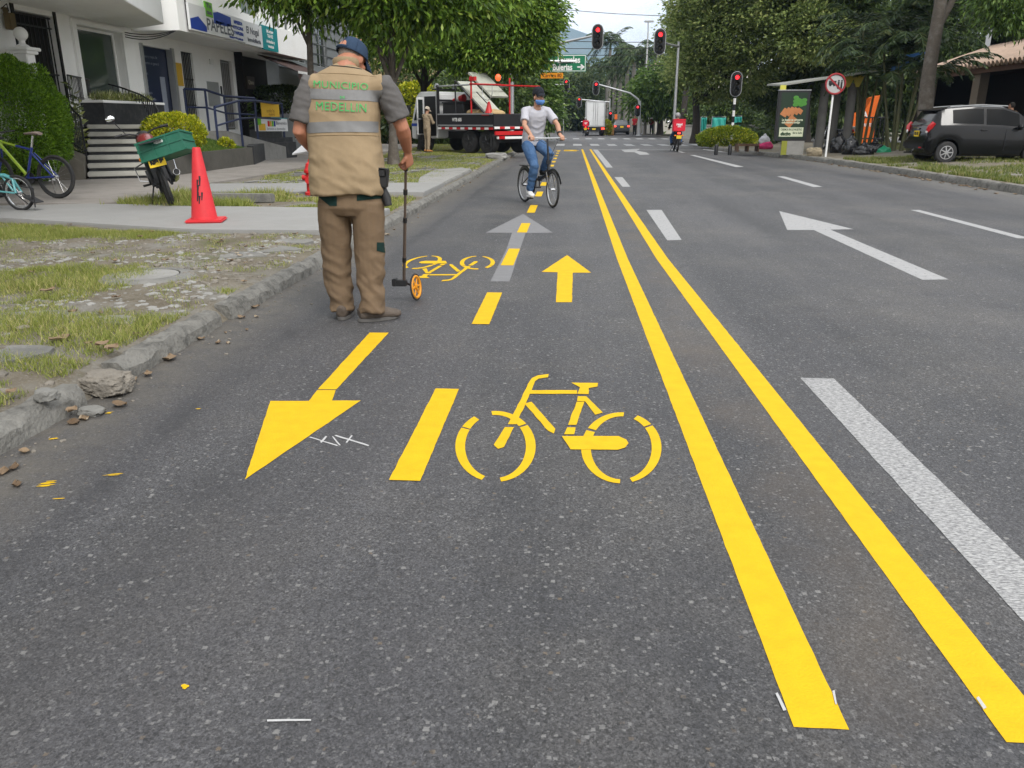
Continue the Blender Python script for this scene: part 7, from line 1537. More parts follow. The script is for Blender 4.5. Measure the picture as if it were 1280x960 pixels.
# lawn behind a low wall, right of the stairs
r0=s0+sper*(swid+.02)
wl=[(r0.x+.02,r0.y+.1),(-8.78,22.4)]
LWm=mat('dark_grey_low_wall',(.085,.08,.07),.9,var=.25,scale=4,bump=.3,stain=(.05,.048,.04))
LW=thing('planter_wall','low dark grey wall holding the small lawn right of the stairs','wall',(wl[0][0],wl[0][1],.15))
b=MB(); a=V((*wl[0],0)); c=V((*wl[1],0)); dn=(c-a).normalized(); nn=V((-dn.y,dn.x,0)); b.loft([[a+V((0,0,.1)),a+nn*.15+V((0,0,.1)),a+nn*.15+V((0,0,.60)),a+V((0,0,.60))],[c+V((0,0,.1)),c+nn*.15+V((0,0,.1)),c+nn*.15+V((0,0,.62)),c+V((0,0,.62))]]); b.build('wall',LWm,LW,world=True,bevel=.008)
def lawn_p(v,t): 
    p=(a+sdir*2.2*t+V((.16,.0,0))*(1-t)*0).lerp(c+nn*2.1*t,v); q=max(0,min(1,(t*2.2-.15)/1.5)); return (p.x+.03,p.y,.575+.34*q)
vs=[];nx=14;ny=24
for j in range(ny+1):
    for i in range(nx+1): vs.append(lawn_p(j/ny,.05+.95*i/nx))
lo_=np_mesh('lawn',vs,[(j*(nx+1)+i,j*(nx+1)+i+1,(j+1)*(nx+1)+i+1,(j+1)*(nx+1)+i) for j in range(ny) for i in range(nx)],4); link_mesh('lawn',lo_,mat('lawn_soil',(.05,.075,.018),.95,var=.3,scale=9))['kind']='structure'
pts=[]; 
for _ in range(16000):
    p=lawn_p(.015+.985*rng.random(),.07+.93*rng.random()); pts.append((p[0],p[1],p[2]-.005))
blades('lawn_grass',np.array(pts),np.array([rng.uniform(.03,.07) for _ in pts]),.02,lawn_l,.6,label='green mown grass on the small raised lawn')
# ramp with blue handrails and the dark planter wall with posters
RP=thing('ramp','pale concrete access ramp behind the blue railing','ramp',(-9.9,24.5,.15))
b=MB(); b.loft([[V((-10.7,23.2,.1)),V((-9.7,23.0,.1)),V((-9.7,23.0,1.05)),V((-10.7,23.2,1.05))],[V((-10.3,27.4,.1)),V((-9.2,27.2,.1)),V((-9.2,27.2,.42)),V((-10.3,27.4,.42))]]); b.build('slab',concrete,RP,world=True)
DW=thing('planter_wall','black tiled planter wall carrying the yellow and white posters','wall',(-9.0,27,.15))
w0=at(318,150,25.4); w1=at(364,150,27.2)
b=MB(); b.prism([(-8.95,22.45),(-8.75,22.4),(w0.x+.3,25.3),(w1.x+.1,27.2),(w1.x-.35,27.5),(w0.x-.3,25.6)],.1,.66); b.build('lower_wall',dark_stone,DW,world=True)
b=MB(); zt=at(340,172,26.2).z; b.loft([[V((w0.x,w0.y,.1)),V((w0.x-.25,w0.y+.2,.1)),V((w0.x-.25,w0.y+.2,zt)),V((w0.x,w0.y,zt))],[V((w1.x,w1.y,.1)),V((w1.x-.25,w1.y+.2,.1)),V((w1.x-.25,w1.y+.2,zt)),V((w1.x,w1.y,zt))]]); b.build('upper_wall',dark_stone,DW,world=True)
dw=V((w1.x-w0.x,w1.y-w0.y,0)).normalized(); dnrm=V((dw.y,-dw.x,0))
def poster(label,x0,x1,y0_,y1_,m,off=.05):
    Ym=26.1; p0=at(x0,y1_,w0.y+(w1.y-w0.y)*max(0,min(1,(x0-318)/46))); p1=at(x1,y1_,w0.y+(w1.y-w0.y)*max(0,min(1,(x1-318)/46))); h=at(x0,y0_,p0.y).z-p0.z
    t=thing('poster',label,'poster',p0); b=MB(); n=V((dw.y,-dw.x,0))*.02; b.loft([[p0,p1,p1+V((0,0,h)),p0+V((0,0,h))],[p0+n,p1+n,p1+n+V((0,0,h)),p0+n+V((0,0,h))]]); b.build('panel',m,t,world=True); return t,p0+n*1.15,p1+n*1.15,h
t,p0,p1,h=poster('yellow poster fixed to the blue railing above the black planter wall',327,349,128,146,yel); b=MB(); put_text(b,'todo lo',.15,p0.lerp(p1,.5)+V((0,0,h*.42)),p1-p0,(0,0,1),0,width=.4); put_text(b,'nuevo',.14,p0.lerp(p1,.55)+V((0,0,h*.18)),p1-p0,(0,0,1),0,width=.3); b.build('lettering',mat('brown_print',(.18,.07,.01),.7),t,world=True,fix=False)
t,p0,p1,h=poster('white printed banner below the yellow poster on the black planter wall',319,359.5,146.5,164,white_b)
for k,(m_,a_,c_,z0_,z1_) in enumerate(((sgreen,.02,.18,.45,.95),(yel,.10,.30,.05,.55),(steal,.0,1.0,.94,1.0),(red_paint,.37,.43,.35,.75),(yel,.44,.49,.35,.75),(sgreen,.50,.55,.35,.75),(sblue,.56,.61,.35,.75))):
    b=MB(); n=V((dw.y,-dw.x,0))*.004; A_=p0.lerp(p1,a_)+n+V((0,0,h*z0_)); C_=p0.lerp(p1,c_)+n+V((0,0,h*z0_)); hh_=V((0,0,h*(z1_-z0_))); b.add([A_,C_,C_+hh_,A_+hh_],[(0,1,2,3)]); b.build('print_block',m_,t,world=True,fix=False)
b=MB(); n=V((dw.y,-dw.x,0))*.006; put_text(b,'Bienvenidos',.14,p0.lerp(p1,.80)+n+V((0,0,h*.6)),p1-p0,(0,0,1),0,width=.55); put_text(b,'Servicio a domicilio',.10,p0.lerp(p1,.62)+n+V((0,0,h*.18)),p1-p0,(0,0,1),0,width=.95); b.build('lettering',sgrey,t,world=True,fix=False)
def blue_rail(label,pts,h0s,n_mid=1):
    t=thing('blue_railing',label,'railing',(pts[0].x,pts[0].y,h0s[0])); b=MB(); b.tube(pts,.035,n=8); b.build('handrail',navy_metal,t,world=True,smooth=R(60))
    b=MB(); b.tube([V((p.x,p.y,p.z-.48)) for p in pts],.026,n=8); b.build('middle_rail',navy_metal,t,world=True,smooth=R(60))
    for p,z in zip(pts,h0s): b=MB(); b.tube([V((p.x,p.y,z)),p],.034,n=8); b.build('post',navy_metal,t,world=True)
blue_rail('navy railing on the house side of the ramp',[at(230,111,22.9),at(256,112,23.3),at(280,120,24.4),at(318,123,25.3)],[1.0,.7,.6,.55])
blue_rail('navy railing on the street side of the ramp beside the yellow poster',[at(268,134,22.3),at(298,126,23.4),at(318,126,25.0),at(352,130,26.9)],[.6,.6,.6,.8])
# ------------------------------------------------------------------ signals, signs, street furniture
lamp_red=glow('lit_red_signal',(1,.02,.025),2.6); lens_off=mat('unlit_lens',(.03,.028,.02),.3,var=.1); face_m=mat('signal_black',(.012,.012,.013),.5); rimw=mat('signal_border',(.30,.31,.32),.5)
def stadium(w_,h_,n=8):
    r=w_/2; return [(r*math.cos(a),h_/2-r+r*math.sin(a)) for a in np.linspace(0,math.pi,n)]+[(r*math.cos(a),-h_/2+r+r*math.sin(a)) for a in np.linspace(math.pi,2*math.pi,n)]
def signal(label,c,s=1.0,group=None):
    """three-lamp head with an oval backboard, facing the camera side (-y)"""
    t=thing('traffic_light',label,'traffic light',(c.x,c.y,c.z),0,group)
    part(t,'backboard',rimw,lambda b:b.prism([(x*s,z*s) for x,z in stadium(.56,1.18)],.03,.05,'y'),smooth=0); part(t,'board_face',face_m,lambda b:b.prism([(x*s,z*s) for x,z in stadium(.50,1.12)],.012,.029,'y'),smooth=0)
    part(t,'housing',face_m,lambda b:[b.box((0,-.04*s,z*s),(.30*s,.10*s,.28*s)) for z in (.30,0,-.30)],bevel=.02)
    for z,m_,nm in ((.30,lamp_red,'red_lamp'),(0,lens_off,'amber_lamp'),(-.30,lens_off,'green_lamp')):
        part(t,nm,m_,lambda b:b.ell((0,-.095*s,z*s),(.095*s,.03*s,.095*s)))
        part(t,'visor',face_m,lambda b:b.loft([[V((.125*s*math.sin(a),y,z*s+.125*s*math.cos(a))) for a in np.linspace(-1.7,1.7,13)] for y in (-.09*s,-.27*s)],caps=False,closed=False),smooth=R(60))
    return t
Yb=42.5
s1=at(747,46,Yb); signal('left overhead traffic light showing red, hung over the yellow lines',s1); s2=at(825,52,41.5); signal('right overhead traffic light showing red, hung near the olive trees',s2)
s3=at(920.5,105,42.2); signal('red traffic light on the striped post standing in the yellow-green hedge',s3)
def pole(name,label,base,top,r0,r1,m=grey_metal,cat='pole',extra=None):
    t=thing(name,label,cat,base); b=MB(); b.tube([base,V(base).lerp(V(top),.5),top],[r0,(r0+r1)/2,r1],n=12); b.build('shaft',m,t,world=True,smooth=R(60)); b=MB(); b.lathe([(r0*2.2,0),(r0*2.2,.02),(r0*1.3,.04),(r0*1.3,.12)],(0,0,0),12); b.build('base_plate',m,t)
    if extra: extra(t)
    return t
lp=at(655,150,43.6); lx=at(690,56,43.4)
def arm1(t):
    b=MB(); b.tube([(lp.x-.0,43.4,6.1),(s1.x-1.9,43.0,s1.z-.25),(s1.x-.22,Yb+.08,s1.z+.05)],[.09,.07,.05],n=10); b.build('mast_arm',grey_metal,t,world=True,smooth=R(60))
pole('signal_mast','galvanised mast behind the left trees carrying the left overhead traffic light',V((-3.1,43.4,.13)),V((-3.1,43.4,6.25)),.12,.09,extra=arm1); lp=V((-3.1,43.4,.13))
bp=at(841,178,44.5)
def arm2(t):
    b=MB(); b.tube([(bp.x,44.5,at(841,58,44.5).z),(s2.x+.5,43,s2.z+.02),(s2.x+.2,41.6,s2.z)],[.06,.055,.045],n=10); b.build('mast_arm',grey_metal,t,world=True,smooth=R(60))
pole('signal_mast','slim galvanised mast before the olive tree carrying the right overhead traffic light',V((bp.x,44.5,.1)),V((bp.x,44.5,at(841,52,44.5).z)),.09,.06,extra=arm2)
# striped post of the kerb-side signal
t=thing('signal_post','black and white banded post of the kerb-side traffic light in the hedge','post',(s3.x,42.3,.13)); zt_=s3.z-.5; b=MB(); nb=9
for k in range(nb):
    b.cur=k%2; b.tube([(0,0,zt_*k/nb),(0,0,zt_*(k+1)/nb)],.065,n=12)
b.build('bands',[face_m,white_paint],t,smooth=R(40)); b=MB(); b.tube([(0,.02,zt_),(0,.02,zt_+1.0)],.04,n=10); b.build('bracket',face_m,t)
# far signals beyond the crossing
f1=at(745,110,74); f2=at(708,107,76); f3=at(797,138,73.5); f4=at(724,127.5,92); f5=at(763,145,90)
signal('far traffic light at the tip of the curved arm above the box truck',f1); signal('far traffic light on a straight arm left of the green sign pole gap',f2); signal('low far traffic light on the post with the curved arm',f3,.9); signal('distant traffic light just above the left corner of the box truck',f4,.95); signal('distant low traffic light between box truck and palm trunks',f5,.9)
bp3=at(798,168,74.2)
def arm3(t):
    z=at(798,128,74.2).z; b=MB(); b.tube([(bp3.x,74.2,z-.4),(bp3.x-.15,74.2,z+.25),(bp3.x-.9,74.1,z+.75),(f1.x+.2,74.08,f1.z+.30)],[.10,.09,.08,.05],n=10); b.build('mast_arm',grey_metal,t,world=True,smooth=R(60))
pole('signal_mast','white-grey mast with a curved arm at the far right corner of the crossing',V((bp3.x,74.2,.1)),V((bp3.x,74.2,at(798,126,74.2).z)),.14,.11,extra=arm3)
def arm4(t):
    b=MB(); b.tube([(-3.5,76.2,f2.z+.0),(f2.x-.15,76.06,f2.z+.1)],[.07,.05],n=8); b.build('mast_arm',grey_metal,t,world=True)
pole('signal_mast','grey mast at the far left corner of the crossing',V((-3.5,76.2,.1)),V((-3.5,76.2,f2.z+.3)),.12,.09,extra=arm4)
def arm5(t):
    b=MB(); b.tube([(f5.x,92.3,f4.z+.0),(f4.x+.2,92.1,f4.z+.25)],[.06,.05],n=8); b.build('mast_arm',grey_metal,t,world=True)
pole('signal_mast','distant mast whose arm passes over the white box truck',V((f5.x,92.3,.0)),V((f5.x,92.3,f4.z+.3)),.10,.07,extra=arm5)
# green direction sign and the small orange one under it
G0=at(676,90,44.2); G1=at(733,68,44.2)
t=thing('direction_sign','green overhead direction sign reading Laureles and Bulerias behind the left trees','sign',G0); sg=mat('sign_face_green',(.008,.17,.075),.45,var=.06)
b=MB(); b.bb((G0.x,44.2,G0.z),(G1.x,44.25,G1.z)); b.build('panel',sg,t,world=True); wd=G1.x-G0.x; hh_=G1.z-G0.z
b=MB(); 
for a_,c_ in (((G0.x+.03,G0.z+.03),(G1.x-.03,G0.z+.06)),((G0.x+.03,G1.z-.06),(G1.x-.03,G1.z-.03)),((G0.x+.03,G0.z+.06),(G0.x+.06,G1.z-.06)),((G1.x-.06,G0.z+.06),(G1.x-.03,G1.z-.06))): b.bb((a_[0],44.194,a_[1]),(c_[0],44.199,c_[1]))
b.build('border',white_paint,t,world=True)
b=MB(); put_text(b,'Laureles',.42,(at(711,76,44.2).x,44.19,G0.z+hh_*.68),(1,0,0),(0,0,1),.012,width=1.15); b.build('lettering',white_paint,t,world=True,fix=False); b=MB(); put_text(b,'Bulerias',.42,(at(703,85,44.2).x,44.19,G0.z+hh_*.26),(1,0,0),(0,0,1),.012,width=1.0); b.build('lettering',white_paint,t,world=True,fix=False); b=MB()
ax=at(726,84,44.2).x; az=G0.z+hh_*.28; b.add([V((ax-.18,44.19,az-.035)),V((ax+.05,44.19,az-.035)),V((ax+.05,44.19,az+.035)),V((ax-.18,44.19,az+.035))],[(0,1,2,3)]); b.add([V((ax+.03,44.189,az-.14)),V((ax+.2,44.189,az)),V((ax+.03,44.189,az+.14)),V((ax-.03,44.189,az+.1)),V((ax+.08,44.189,az)),V((ax-.03,44.189,az-.1))],[(0,1,4,5),(1,2,3,4)])
b.build('arrow',white_paint,t,world=True,fix=False)
b=MB(); b.tube([(G0.x+.5,44.32,G0.z-.2),(G0.x+.5,44.32,G1.z)],.05,n=8); b.tube([(-3.1,43.5,G0.z+.5),(G1.x-.2,44.32,G0.z+.5)],.06,n=8); b.build('frame',grey_metal,t,world=True)
O0=at(676,98,44.1); O1=at(704,91,44.1); t=thing('street_sign','small orange street sign under the green direction sign','sign',O0); b=MB(); b.bb((O0.x,44.1,O0.z),(O1.x,44.14,O1.z)); b.build('panel',mat('orange_sign_face',(.72,.27,.01),.45),t,world=True); b=MB(); put_text(b,'Carrera 80',.24,((O0.x+O1.x)/2,44.09,(O0.z+O1.z)/2),(1,0,0),(0,0,1),.004,width=(O1.x-O0.x)*.85); b.build('lettering',mat('brown_sign_print',(.16,.05,.0),.6),t,world=True,fix=False); b=MB(); b.tube([((O0.x+O1.x)/2-.3,44.2,O0.z),((O0.x+O1.x)/2-.3,44.3,G0.z+.3)],.03,n=6); b.build('hanger',grey_metal,t,world=True)
# lamp post and overhead wires
c=at(809,62,86); pole('lamp_post','tall grey street lamp post with a bracket lamp above the far trees',V((c.x,86,.1)),V((c.x,86,at(809,40,86).z)),.10,.07,cat='street lamp',extra=lambda t:[MB().tube([(0,0,at(809,40,86).z-.1),(-.05,-.2,at(809,28,86).z-.1),(.0,-.5,at(809,27,86).z-.1)],.05,n=8).build('bracket',grey_metal,t),MB().box((0,-.6,at(809,27,86).z-.15),(.95,.40,.16)).build('lamp_head',grey_metal,t,bevel=.05)])
def wire(label,p,q,sag,r=.018):
    b=MB(); b.tube([V(p).lerp(V(q),k)-V((0,0,sag*4*k*(1-k))) for k in np.linspace(0,1,17)],r,n=5); tag(b.build('overhead_wire',black_plast,fix=False),label,'wire')
wire('thin overhead wire crossing the sky at the very top between the trees',at(600,-2,60),at(900,20,64),.35,.022)
for k,(ya,yb,Y,lb) in enumerate(((45,52,50,'overhead wire crossing the street just below the left overhead traffic light'),(57,58,52,'overhead wire crossing the street level with the top of the far palms'),(66,66,54,'overhead wire crossing the street beside the green sign'),(83,79,56,'lowest overhead wire crossing in front of the palm crowns'))):
    wire(lb,at(560,ya,Y),at(900,yb,Y+2),.15,.02)
# bus stop: poster panel, shelter, round sign, bin, bags
g=gp(990,188,.14); Ya=31.5
def advert():
    a=at(968,176,Ya); c=at(1014,113,Ya); t=thing('advert_display','black framed poster panel with a hand of bread at the bus stop','advert',((a.x+c.x)/2,Ya,.14))
    a_=V((a.x,Ya,a.z)); w_=c.x-a.x; h_=c.z-a.z
    def bx(nm,m_,x0,x1,z0,z1,y0_,y1_,**k): b=MB(); b.bb((a.x+x0*w_,y0_,a.z+z0*h_),(a.x+x1*w_,y1_,a.z+z1*h_)); return b.build(nm,m_,t,world=True,**k)
    bx('case',black_metal,0,1,0,1,Ya,Ya+.18,bevel=.02)
    f=bx('poster',mat('dark_green_poster',(.012,.03,.014),.4,var=.4,scale=3),.09,.91,.05,.96,Ya-.012,Ya-.002)
    lp_=mat('poster_leaf_print',(.06,.22,.03),.5,var=.4,scale=9); bread=mat('poster_bread_print',(.44,.17,.06),.5,var=.3,scale=10); crm=mat('poster_cream_print',(.55,.58,.42),.5)
    b=MB()
    for k in range(9): b.ell((a.x+w_*(.55+.09*(k%4)),Ya-.016-.0005*k,a.z+h_*(.72+.07*(k//4)+.02*(k%2))),(.10,.003,.07),n=10,m=6)
    b.build('leaf_print',lp_,f,world=True,fix=False)
    b=MB()
    for k in range(5): b.tube([(a.x+w_*(.18+.12*k),Ya-.016-.001*k,a.z+h_*(.50+.015*k)),(a.x+w_*(.30+.11*k),Ya-.016-.001*k,a.z+h_*(.66-.012*abs(k-2)))],[.12,.10],n=10,ry=.003,side=(1,0,0))
    b.tube([(a.x+w_*.35,Ya-.015,a.z+h_*.30),(a.x+w_*.55,Ya-.015,a.z+h_*.48)],[.12,.14],n=10,ry=.003,side=(1,0,0)); b.build('bread_print',bread,f,world=True,fix=False)
    bx('cream_band',crm,.12,.88,.085,.27,Ya-.022,Ya-.0135).parent=f
    b=MB(); put_text(b,'CREEMOS EN LO NUESTRO',.10,(a.x+w_*.5,Ya-.024,a.z+h_*.225),(1,0,0),(0,0,1),.003,width=w_*.68); b.build('small_lettering',mat('dark_print',(.02,.05,.02),.6),f,world=True,fix=False); b=MB(); put_text(b,'efectivo',.17,(a.x+w_*.33,Ya-.024,a.z+h_*.14),(1,0,0),(0,0,1),.012,width=w_*.33); b.build('lettering',mat('dark_print',(.02,.05,.02),.6),f,world=True,fix=False); b=MB(); put_text(b,'de tu lado',.10,(a.x+w_*.70,Ya-.024,a.z+h_*.16),(1,0,0),(0,0,1),.003,width=w_*.3); b.build('lettering',mat('dark_print',(.02,.05,.02),.6),f,world=True,fix=False)
    b=MB(); put_text(b,'Lo bueno se comparte',.11,(a.x+w_*.50,Ya-.024,a.z+h_*.42),(1,0,0),(0,0,1),.004,width=w_*.66); put_text(b,'cada manana contigo',.10,(a.x+w_*.46,Ya-.024,a.z+h_*.37),(1,0,0),(0,0,1),.004,width=w_*.58); b.build('slogan',crm,f,world=True,fix=False)
    bx('frame_edge',grey_metal,-.012,1.012,1.0,1.015,Ya-.01,Ya+.19)
    b=MB(); b.bb((a.x+w_*.25,Ya+.02,.12),(a.x+w_*.97,Ya+.16,a.z)); b.build('plinth',concrete,t,world=True); b=MB(); b.bb((a.x+w_*.24,Ya-.0,.12),(a.x+w_*.42,Ya+.018,a.z-.005)); b.build('yellow_plate',mat('yellow_green_plate',(.24,.25,.03),.6),t,world=True)
advert()
SH=thing('bus_shelter','bus shelter with concrete columns and a thin slanting roof behind the poster panel','bus shelter',(at(1040,190,33).x,33,.14)); col_m=mat('grey_column',(.155,.15,.14),.9,var=.2,scale=3,bump=.2,stain=(.09,.085,.08))
for x,Y in ((1027,32.8),(1042,33.6),(1061,33.0)):
    a=at(x,150,Y); c=at(x,104,Y); b=MB(); b.tube([(a.x,Y,.12),(a.x,Y,c.z)],[.17,.16],n=14); b.build('column',col_m,SH,world=True,smooth=R(60))
a=at(974,108,31.8); c=at(1075,93,33.5); b=MB(); b.loft([[V((a.x,31.6,a.z)),V((a.x,33.8,a.z+.1)),V((a.x,33.8,a.z+.16)),V((a.x,31.6,a.z+.06))],[V((c.x,31.8,c.z)),V((c.x,34.4,c.z)),V((c.x,34.4,c.z+.07)),V((c.x,31.8,c.z+.07))]]); b.build('roof',mat('pale_roof_sheet',(.26,.265,.24),.6),SH,world=True)
b=MB(); b.bb((a.x-.02,31.5,a.z-.14),(a.x+.18,31.6,a.z+.03)); b.build('roof_lamp',mat('yellow_lamp',(.55,.52,.08),.4),SH,world=True)
for x in (1060,1072): c=at(x,100,32.7); b=MB(); b.prism([(c.x-.22,c.z+.15),(c.x+.22,c.z+.15),(c.x+.05,c.z-.25),(c.x-.05,c.z-.25)],32.6,32.66,'y'); b.build('yellow_pennant',mat('yellow_pennant',(.42,.34,.04),.6),SH,world=True)
b=MB(); b.bb((at(1020,150,34).x,34.0,.55),(at(1062,150,34).x,34.35,.62)); [b.bb((at(x,150,34).x,34.1,.12),(at(x,150,34).x+.07,34.25,.55)) for x in (1022,1058)]; b.build('bench',grey_metal,SH,world=True)
# round prohibition sign
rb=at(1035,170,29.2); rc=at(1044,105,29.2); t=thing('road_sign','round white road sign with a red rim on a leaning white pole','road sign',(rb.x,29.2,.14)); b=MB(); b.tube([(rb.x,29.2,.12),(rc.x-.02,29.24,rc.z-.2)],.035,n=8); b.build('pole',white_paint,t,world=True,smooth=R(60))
b=MB(); b.disc((rc.x,29.18,rc.z),.33,.012,'y',32); o=b.build('plate',mat('shaded_sign_white',(.40,.40,.40),.6,var=.15),t,world=True); b=MB(); b.torus((rc.x,29.168,rc.z),.315,.033,'y',n=36,m=6); b.build('red_rim',mat('shaded_sign_red',(.28,.02,.025),.6,var=.15),o,world=True,smooth=R(60))  # plate white and rim red darkened: the shade on the sign is painted in
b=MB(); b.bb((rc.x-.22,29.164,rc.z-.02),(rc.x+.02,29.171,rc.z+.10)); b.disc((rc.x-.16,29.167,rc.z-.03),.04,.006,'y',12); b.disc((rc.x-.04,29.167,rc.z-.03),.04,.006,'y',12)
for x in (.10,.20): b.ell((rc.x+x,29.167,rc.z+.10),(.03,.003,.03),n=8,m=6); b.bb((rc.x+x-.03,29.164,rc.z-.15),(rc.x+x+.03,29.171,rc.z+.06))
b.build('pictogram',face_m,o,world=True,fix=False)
b=MB(); b.add([V((rc.x-.23,29.161,rc.z+.25)),V((rc.x-.27,29.161,rc.z+.21)),V((rc.x+.23,29.161,rc.z-.25)),V((rc.x+.27,29.161,rc.z-.21))],[(0,1,2,3)]); b.build('red_bar',mat('shaded_sign_red',(.28,.02,.025),.6,var=.15),o,world=True,fix=False)  # bar in the rim's red, darkened for the shade as well
# bin, rubbish, stone, parked motorcycle by the shelter
def bag(name,label,c,r,m,seed,cat='rubbish bag'):
    bm=bmesh.new(); bmesh.ops.create_icosphere(bm,subdivisions=4,radius=1)
    for v in bm.verts:
        d=v.co.normalized(); k=1+.18*noise.noise(d*1.7+V((seed,0,0)))+.09*(1-abs(noise.noise(d*4+V((0,seed,0))))*2)+.05*noise.noise(d*9); z=d.z*k; v.co=V((d.x*k*r[0],d.y*k*r[1],max(z,-.62)*r[2])); 
        if d.z>.86: v.co.z+=(d.z-.86)*2.2*r[2]; v.co.x*=.7; v.co.y*=.7
    me=bpy.data.meshes.new(name); bm.to_mesh(me); bm.free(); me.polygons.foreach_set('use_smooth',[True]*len(me.polygons)); return tag(link_mesh(name,me,m,None,c),label,cat)
blk_bag=mat('black_bin_liner',(.012,.012,.014),.25,var=.3,scale=10,bump=.5,bscale=18,spec=.6)
for (x,y,r,lb,sd) in ((1047,190,(.30,.28,.42),'upright black rubbish bag at the foot of the round sign',1),(1062,192,(.27,.25,.36),'black rubbish bag leaning against the grey bin',2),(1078,193,(.36,.28,.24),'flat black rubbish bag lying right of the grey bin',3),(1092,191,(.34,.28,.25),'rightmost black rubbish bag next to the hatchback side of the palms',4)):
    c=gp(x,y+2,.15); bag('rubbish_bag',lb,(c.x,c.y,.15+r[2]*.6),r,blk_bag,sd)
c=gp(1104,193,.16); bag('rubbish_bag','small green plastic bag in the grass left of the hatchback',(c.x,c.y,.26),(.26,.2,.16),mat('green_plastic_bag',(.02,.26,.13),.35,var=.2),6)
c=gp(1066,187,.15); t=thing('litter_bin','grey concrete litter bin behind the black rubbish bags','bin',(c.x,c.y+.6,.15)); part(t,'body',mat('bin_grey',(.17,.17,.165),.9,var=.2,stain=(.09,.09,.085)),lambda b:b.lathe([(.26,0),(.34,.85),(.34,.92),(.28,.92),(.26,.5)],n=20),smooth=R(40)); part(t,'rim',concrete,lambda b:b.torus((0,0,.92),.32,.03,'z',n=20,m=6))
c=gp(1017,195,.15); rock('rock','pale squarish stone block on the right kerb below the poster panel',(c.x,c.y,.28),(.28,.2,.2),mat('tan_stone',(.30,.25,.17),.9,var=.25,bump=.5),21)
c=gp(1022,190,.14); m=motorbike('dark motorcycle parked beside the bus shelter behind the black bags',(c.x+1.1,c.y+1.6,.15),R(200),R(8))
# bundle on the kerb and the things around the hedge
c=gp(955,187,.14); t=thing('street_vendor_bundle','white and pink cloth bundle on the kerb left of the poster panel','bundle',(c.x,c.y,.14)); 
for nm_,cc2,r2,m2,sd in (('white_cloth',(-.02,0,.36),(.22,.18,.22),cloth('white_bundle_cloth',(.45,.45,.47)),11),('pink_cloth',(.05,-.04,.15),(.30,.22,.2),cloth('pink_bundle_cloth',(.50,.05,.15)),12)): o=bag(nm_,None,cc2,r2,m2,sd,None); o.parent=t
c=gp(935,190,.14); t=thing('brown_pallet','low brown wooden crate lying between hedge and bundle','crate',(c.x,c.y+.3,.14)); part(t,'slats',mat('brown_wood',(.11,.065,.04),.85,var=.3),lambda b:[b.box((0,.1*k-.3,.30-.02*abs(k-3)),(.85,.07,.03)) for k in range(7)]+[b.box((x,0,.15),(.05,.6,.28)) for x in (-.4,0,.4)])
for i,x in enumerate((893,910)): c=gp(x,193,.14); t=thing('bollard','short dark bollard in front of the yellow-green hedge, %s one'%('left' if i==0 else 'right'),'bollard',(c.x,c.y-.3,.13)); part(t,'post',dark_m,lambda b:b.lathe([(.07,0),(.07,.32),(.04,.37),(.0,.38)],n=12))
# orange kiosk, restaurant, person
k0=at(1064,165,40); k1=at(1090,122,40); t=thing('orange_kiosk','bright orange kiosk panel behind the bus shelter','kiosk',(k0.x,40,.15)); orange=mat('orange_panel',(.72,.14,.015),.5,var=.08)
b=MB(); b.prism([(k0.x,.2),(k1.x+.35,.2),(k1.x+.35,k1.z+.1),(k0.x+.75,k1.z),(k0.x+.5,k1.z-.55),(k0.x+.05,k1.z-.75)],40,40.7,'y'); b.build('panel',orange,t,world=True); b=MB(); put_text(b,'A',.36,((k0.x+k1.x)/2+.15,39.985,k1.z-.75),(1,0,0),(0,0,1),.01); b.build('emblem',white_paint,t,world=True,fix=False); b=MB(); put_text(b,'RESTAURANTE',.2,((k0.x+k1.x)/2+.15,39.985,k1.z-1.2),(1,0,0),(0,0,1),.004,width=.7); b.build('lettering',white_paint,t,world=True,fix=False)
t=thing('guard_rail','dark metal guard rail in front of the orange kiosk','railing',(k0.x+.3,37,.15)); b=MB(); xa=at(1080,150,37).x; xb=at(1106,150,37).x; z1=at(1090,147,37).z
for z in (.6,z1): b.tube([(xa,37,z),(xb,37,z)],.03,n=6)
for k in range(6): x=xa+(xb-xa)*k/5; b.tube([(x,37,.12),(x,37,z1)],.025,n=6)
b.build('bars',black_metal,t,world=True)
RX=16.0; RS=thing('restaurant','open-fronted restaurant with a tiled eave behind the hatchback','restaurant',(RX,33,.15))
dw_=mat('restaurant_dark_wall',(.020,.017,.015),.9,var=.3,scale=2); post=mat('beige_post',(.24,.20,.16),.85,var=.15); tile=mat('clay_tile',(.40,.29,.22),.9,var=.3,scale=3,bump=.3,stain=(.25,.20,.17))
ez=atx(1200,88,RX).z
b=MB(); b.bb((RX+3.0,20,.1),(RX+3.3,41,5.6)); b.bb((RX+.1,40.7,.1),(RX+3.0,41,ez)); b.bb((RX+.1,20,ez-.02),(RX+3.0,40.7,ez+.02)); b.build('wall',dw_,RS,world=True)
for x in (1222,1300,1160): p=atx(x,120,RX+.3); b=MB(); b.bb((RX+.15,p.y-.3,.1),(RX+.5,p.y+.3,ez-.03)); b.build('post',post,RS,world=True)
b=MB(); b.bb((RX-.02,20,ez-.20),(RX+.09,41,ez-.01)); b.build('eave_beam',mat('brown_fascia',(.20,.12,.09),.8),RS,world=True)
b=MB()
for k in range(66):
    y=20.2+k*.315; b.tube([(RX-.28,y,ez+.06),(RX+3.2,y,ez+1.25)],.115,n=8); b.tube([(RX-.18,y+.157,ez+.04),(RX+3.2,y+.157,ez+1.2)],.09,n=6)
b.build('roof_tiles',tile,RS,world=True,smooth=R(60))
b=MB(); b.bb((RX+3.0,36,ez+.6),(RX+3.35,41.5,ez+2.2)); b.build('upper_wall',white_wall,RS,world=True)
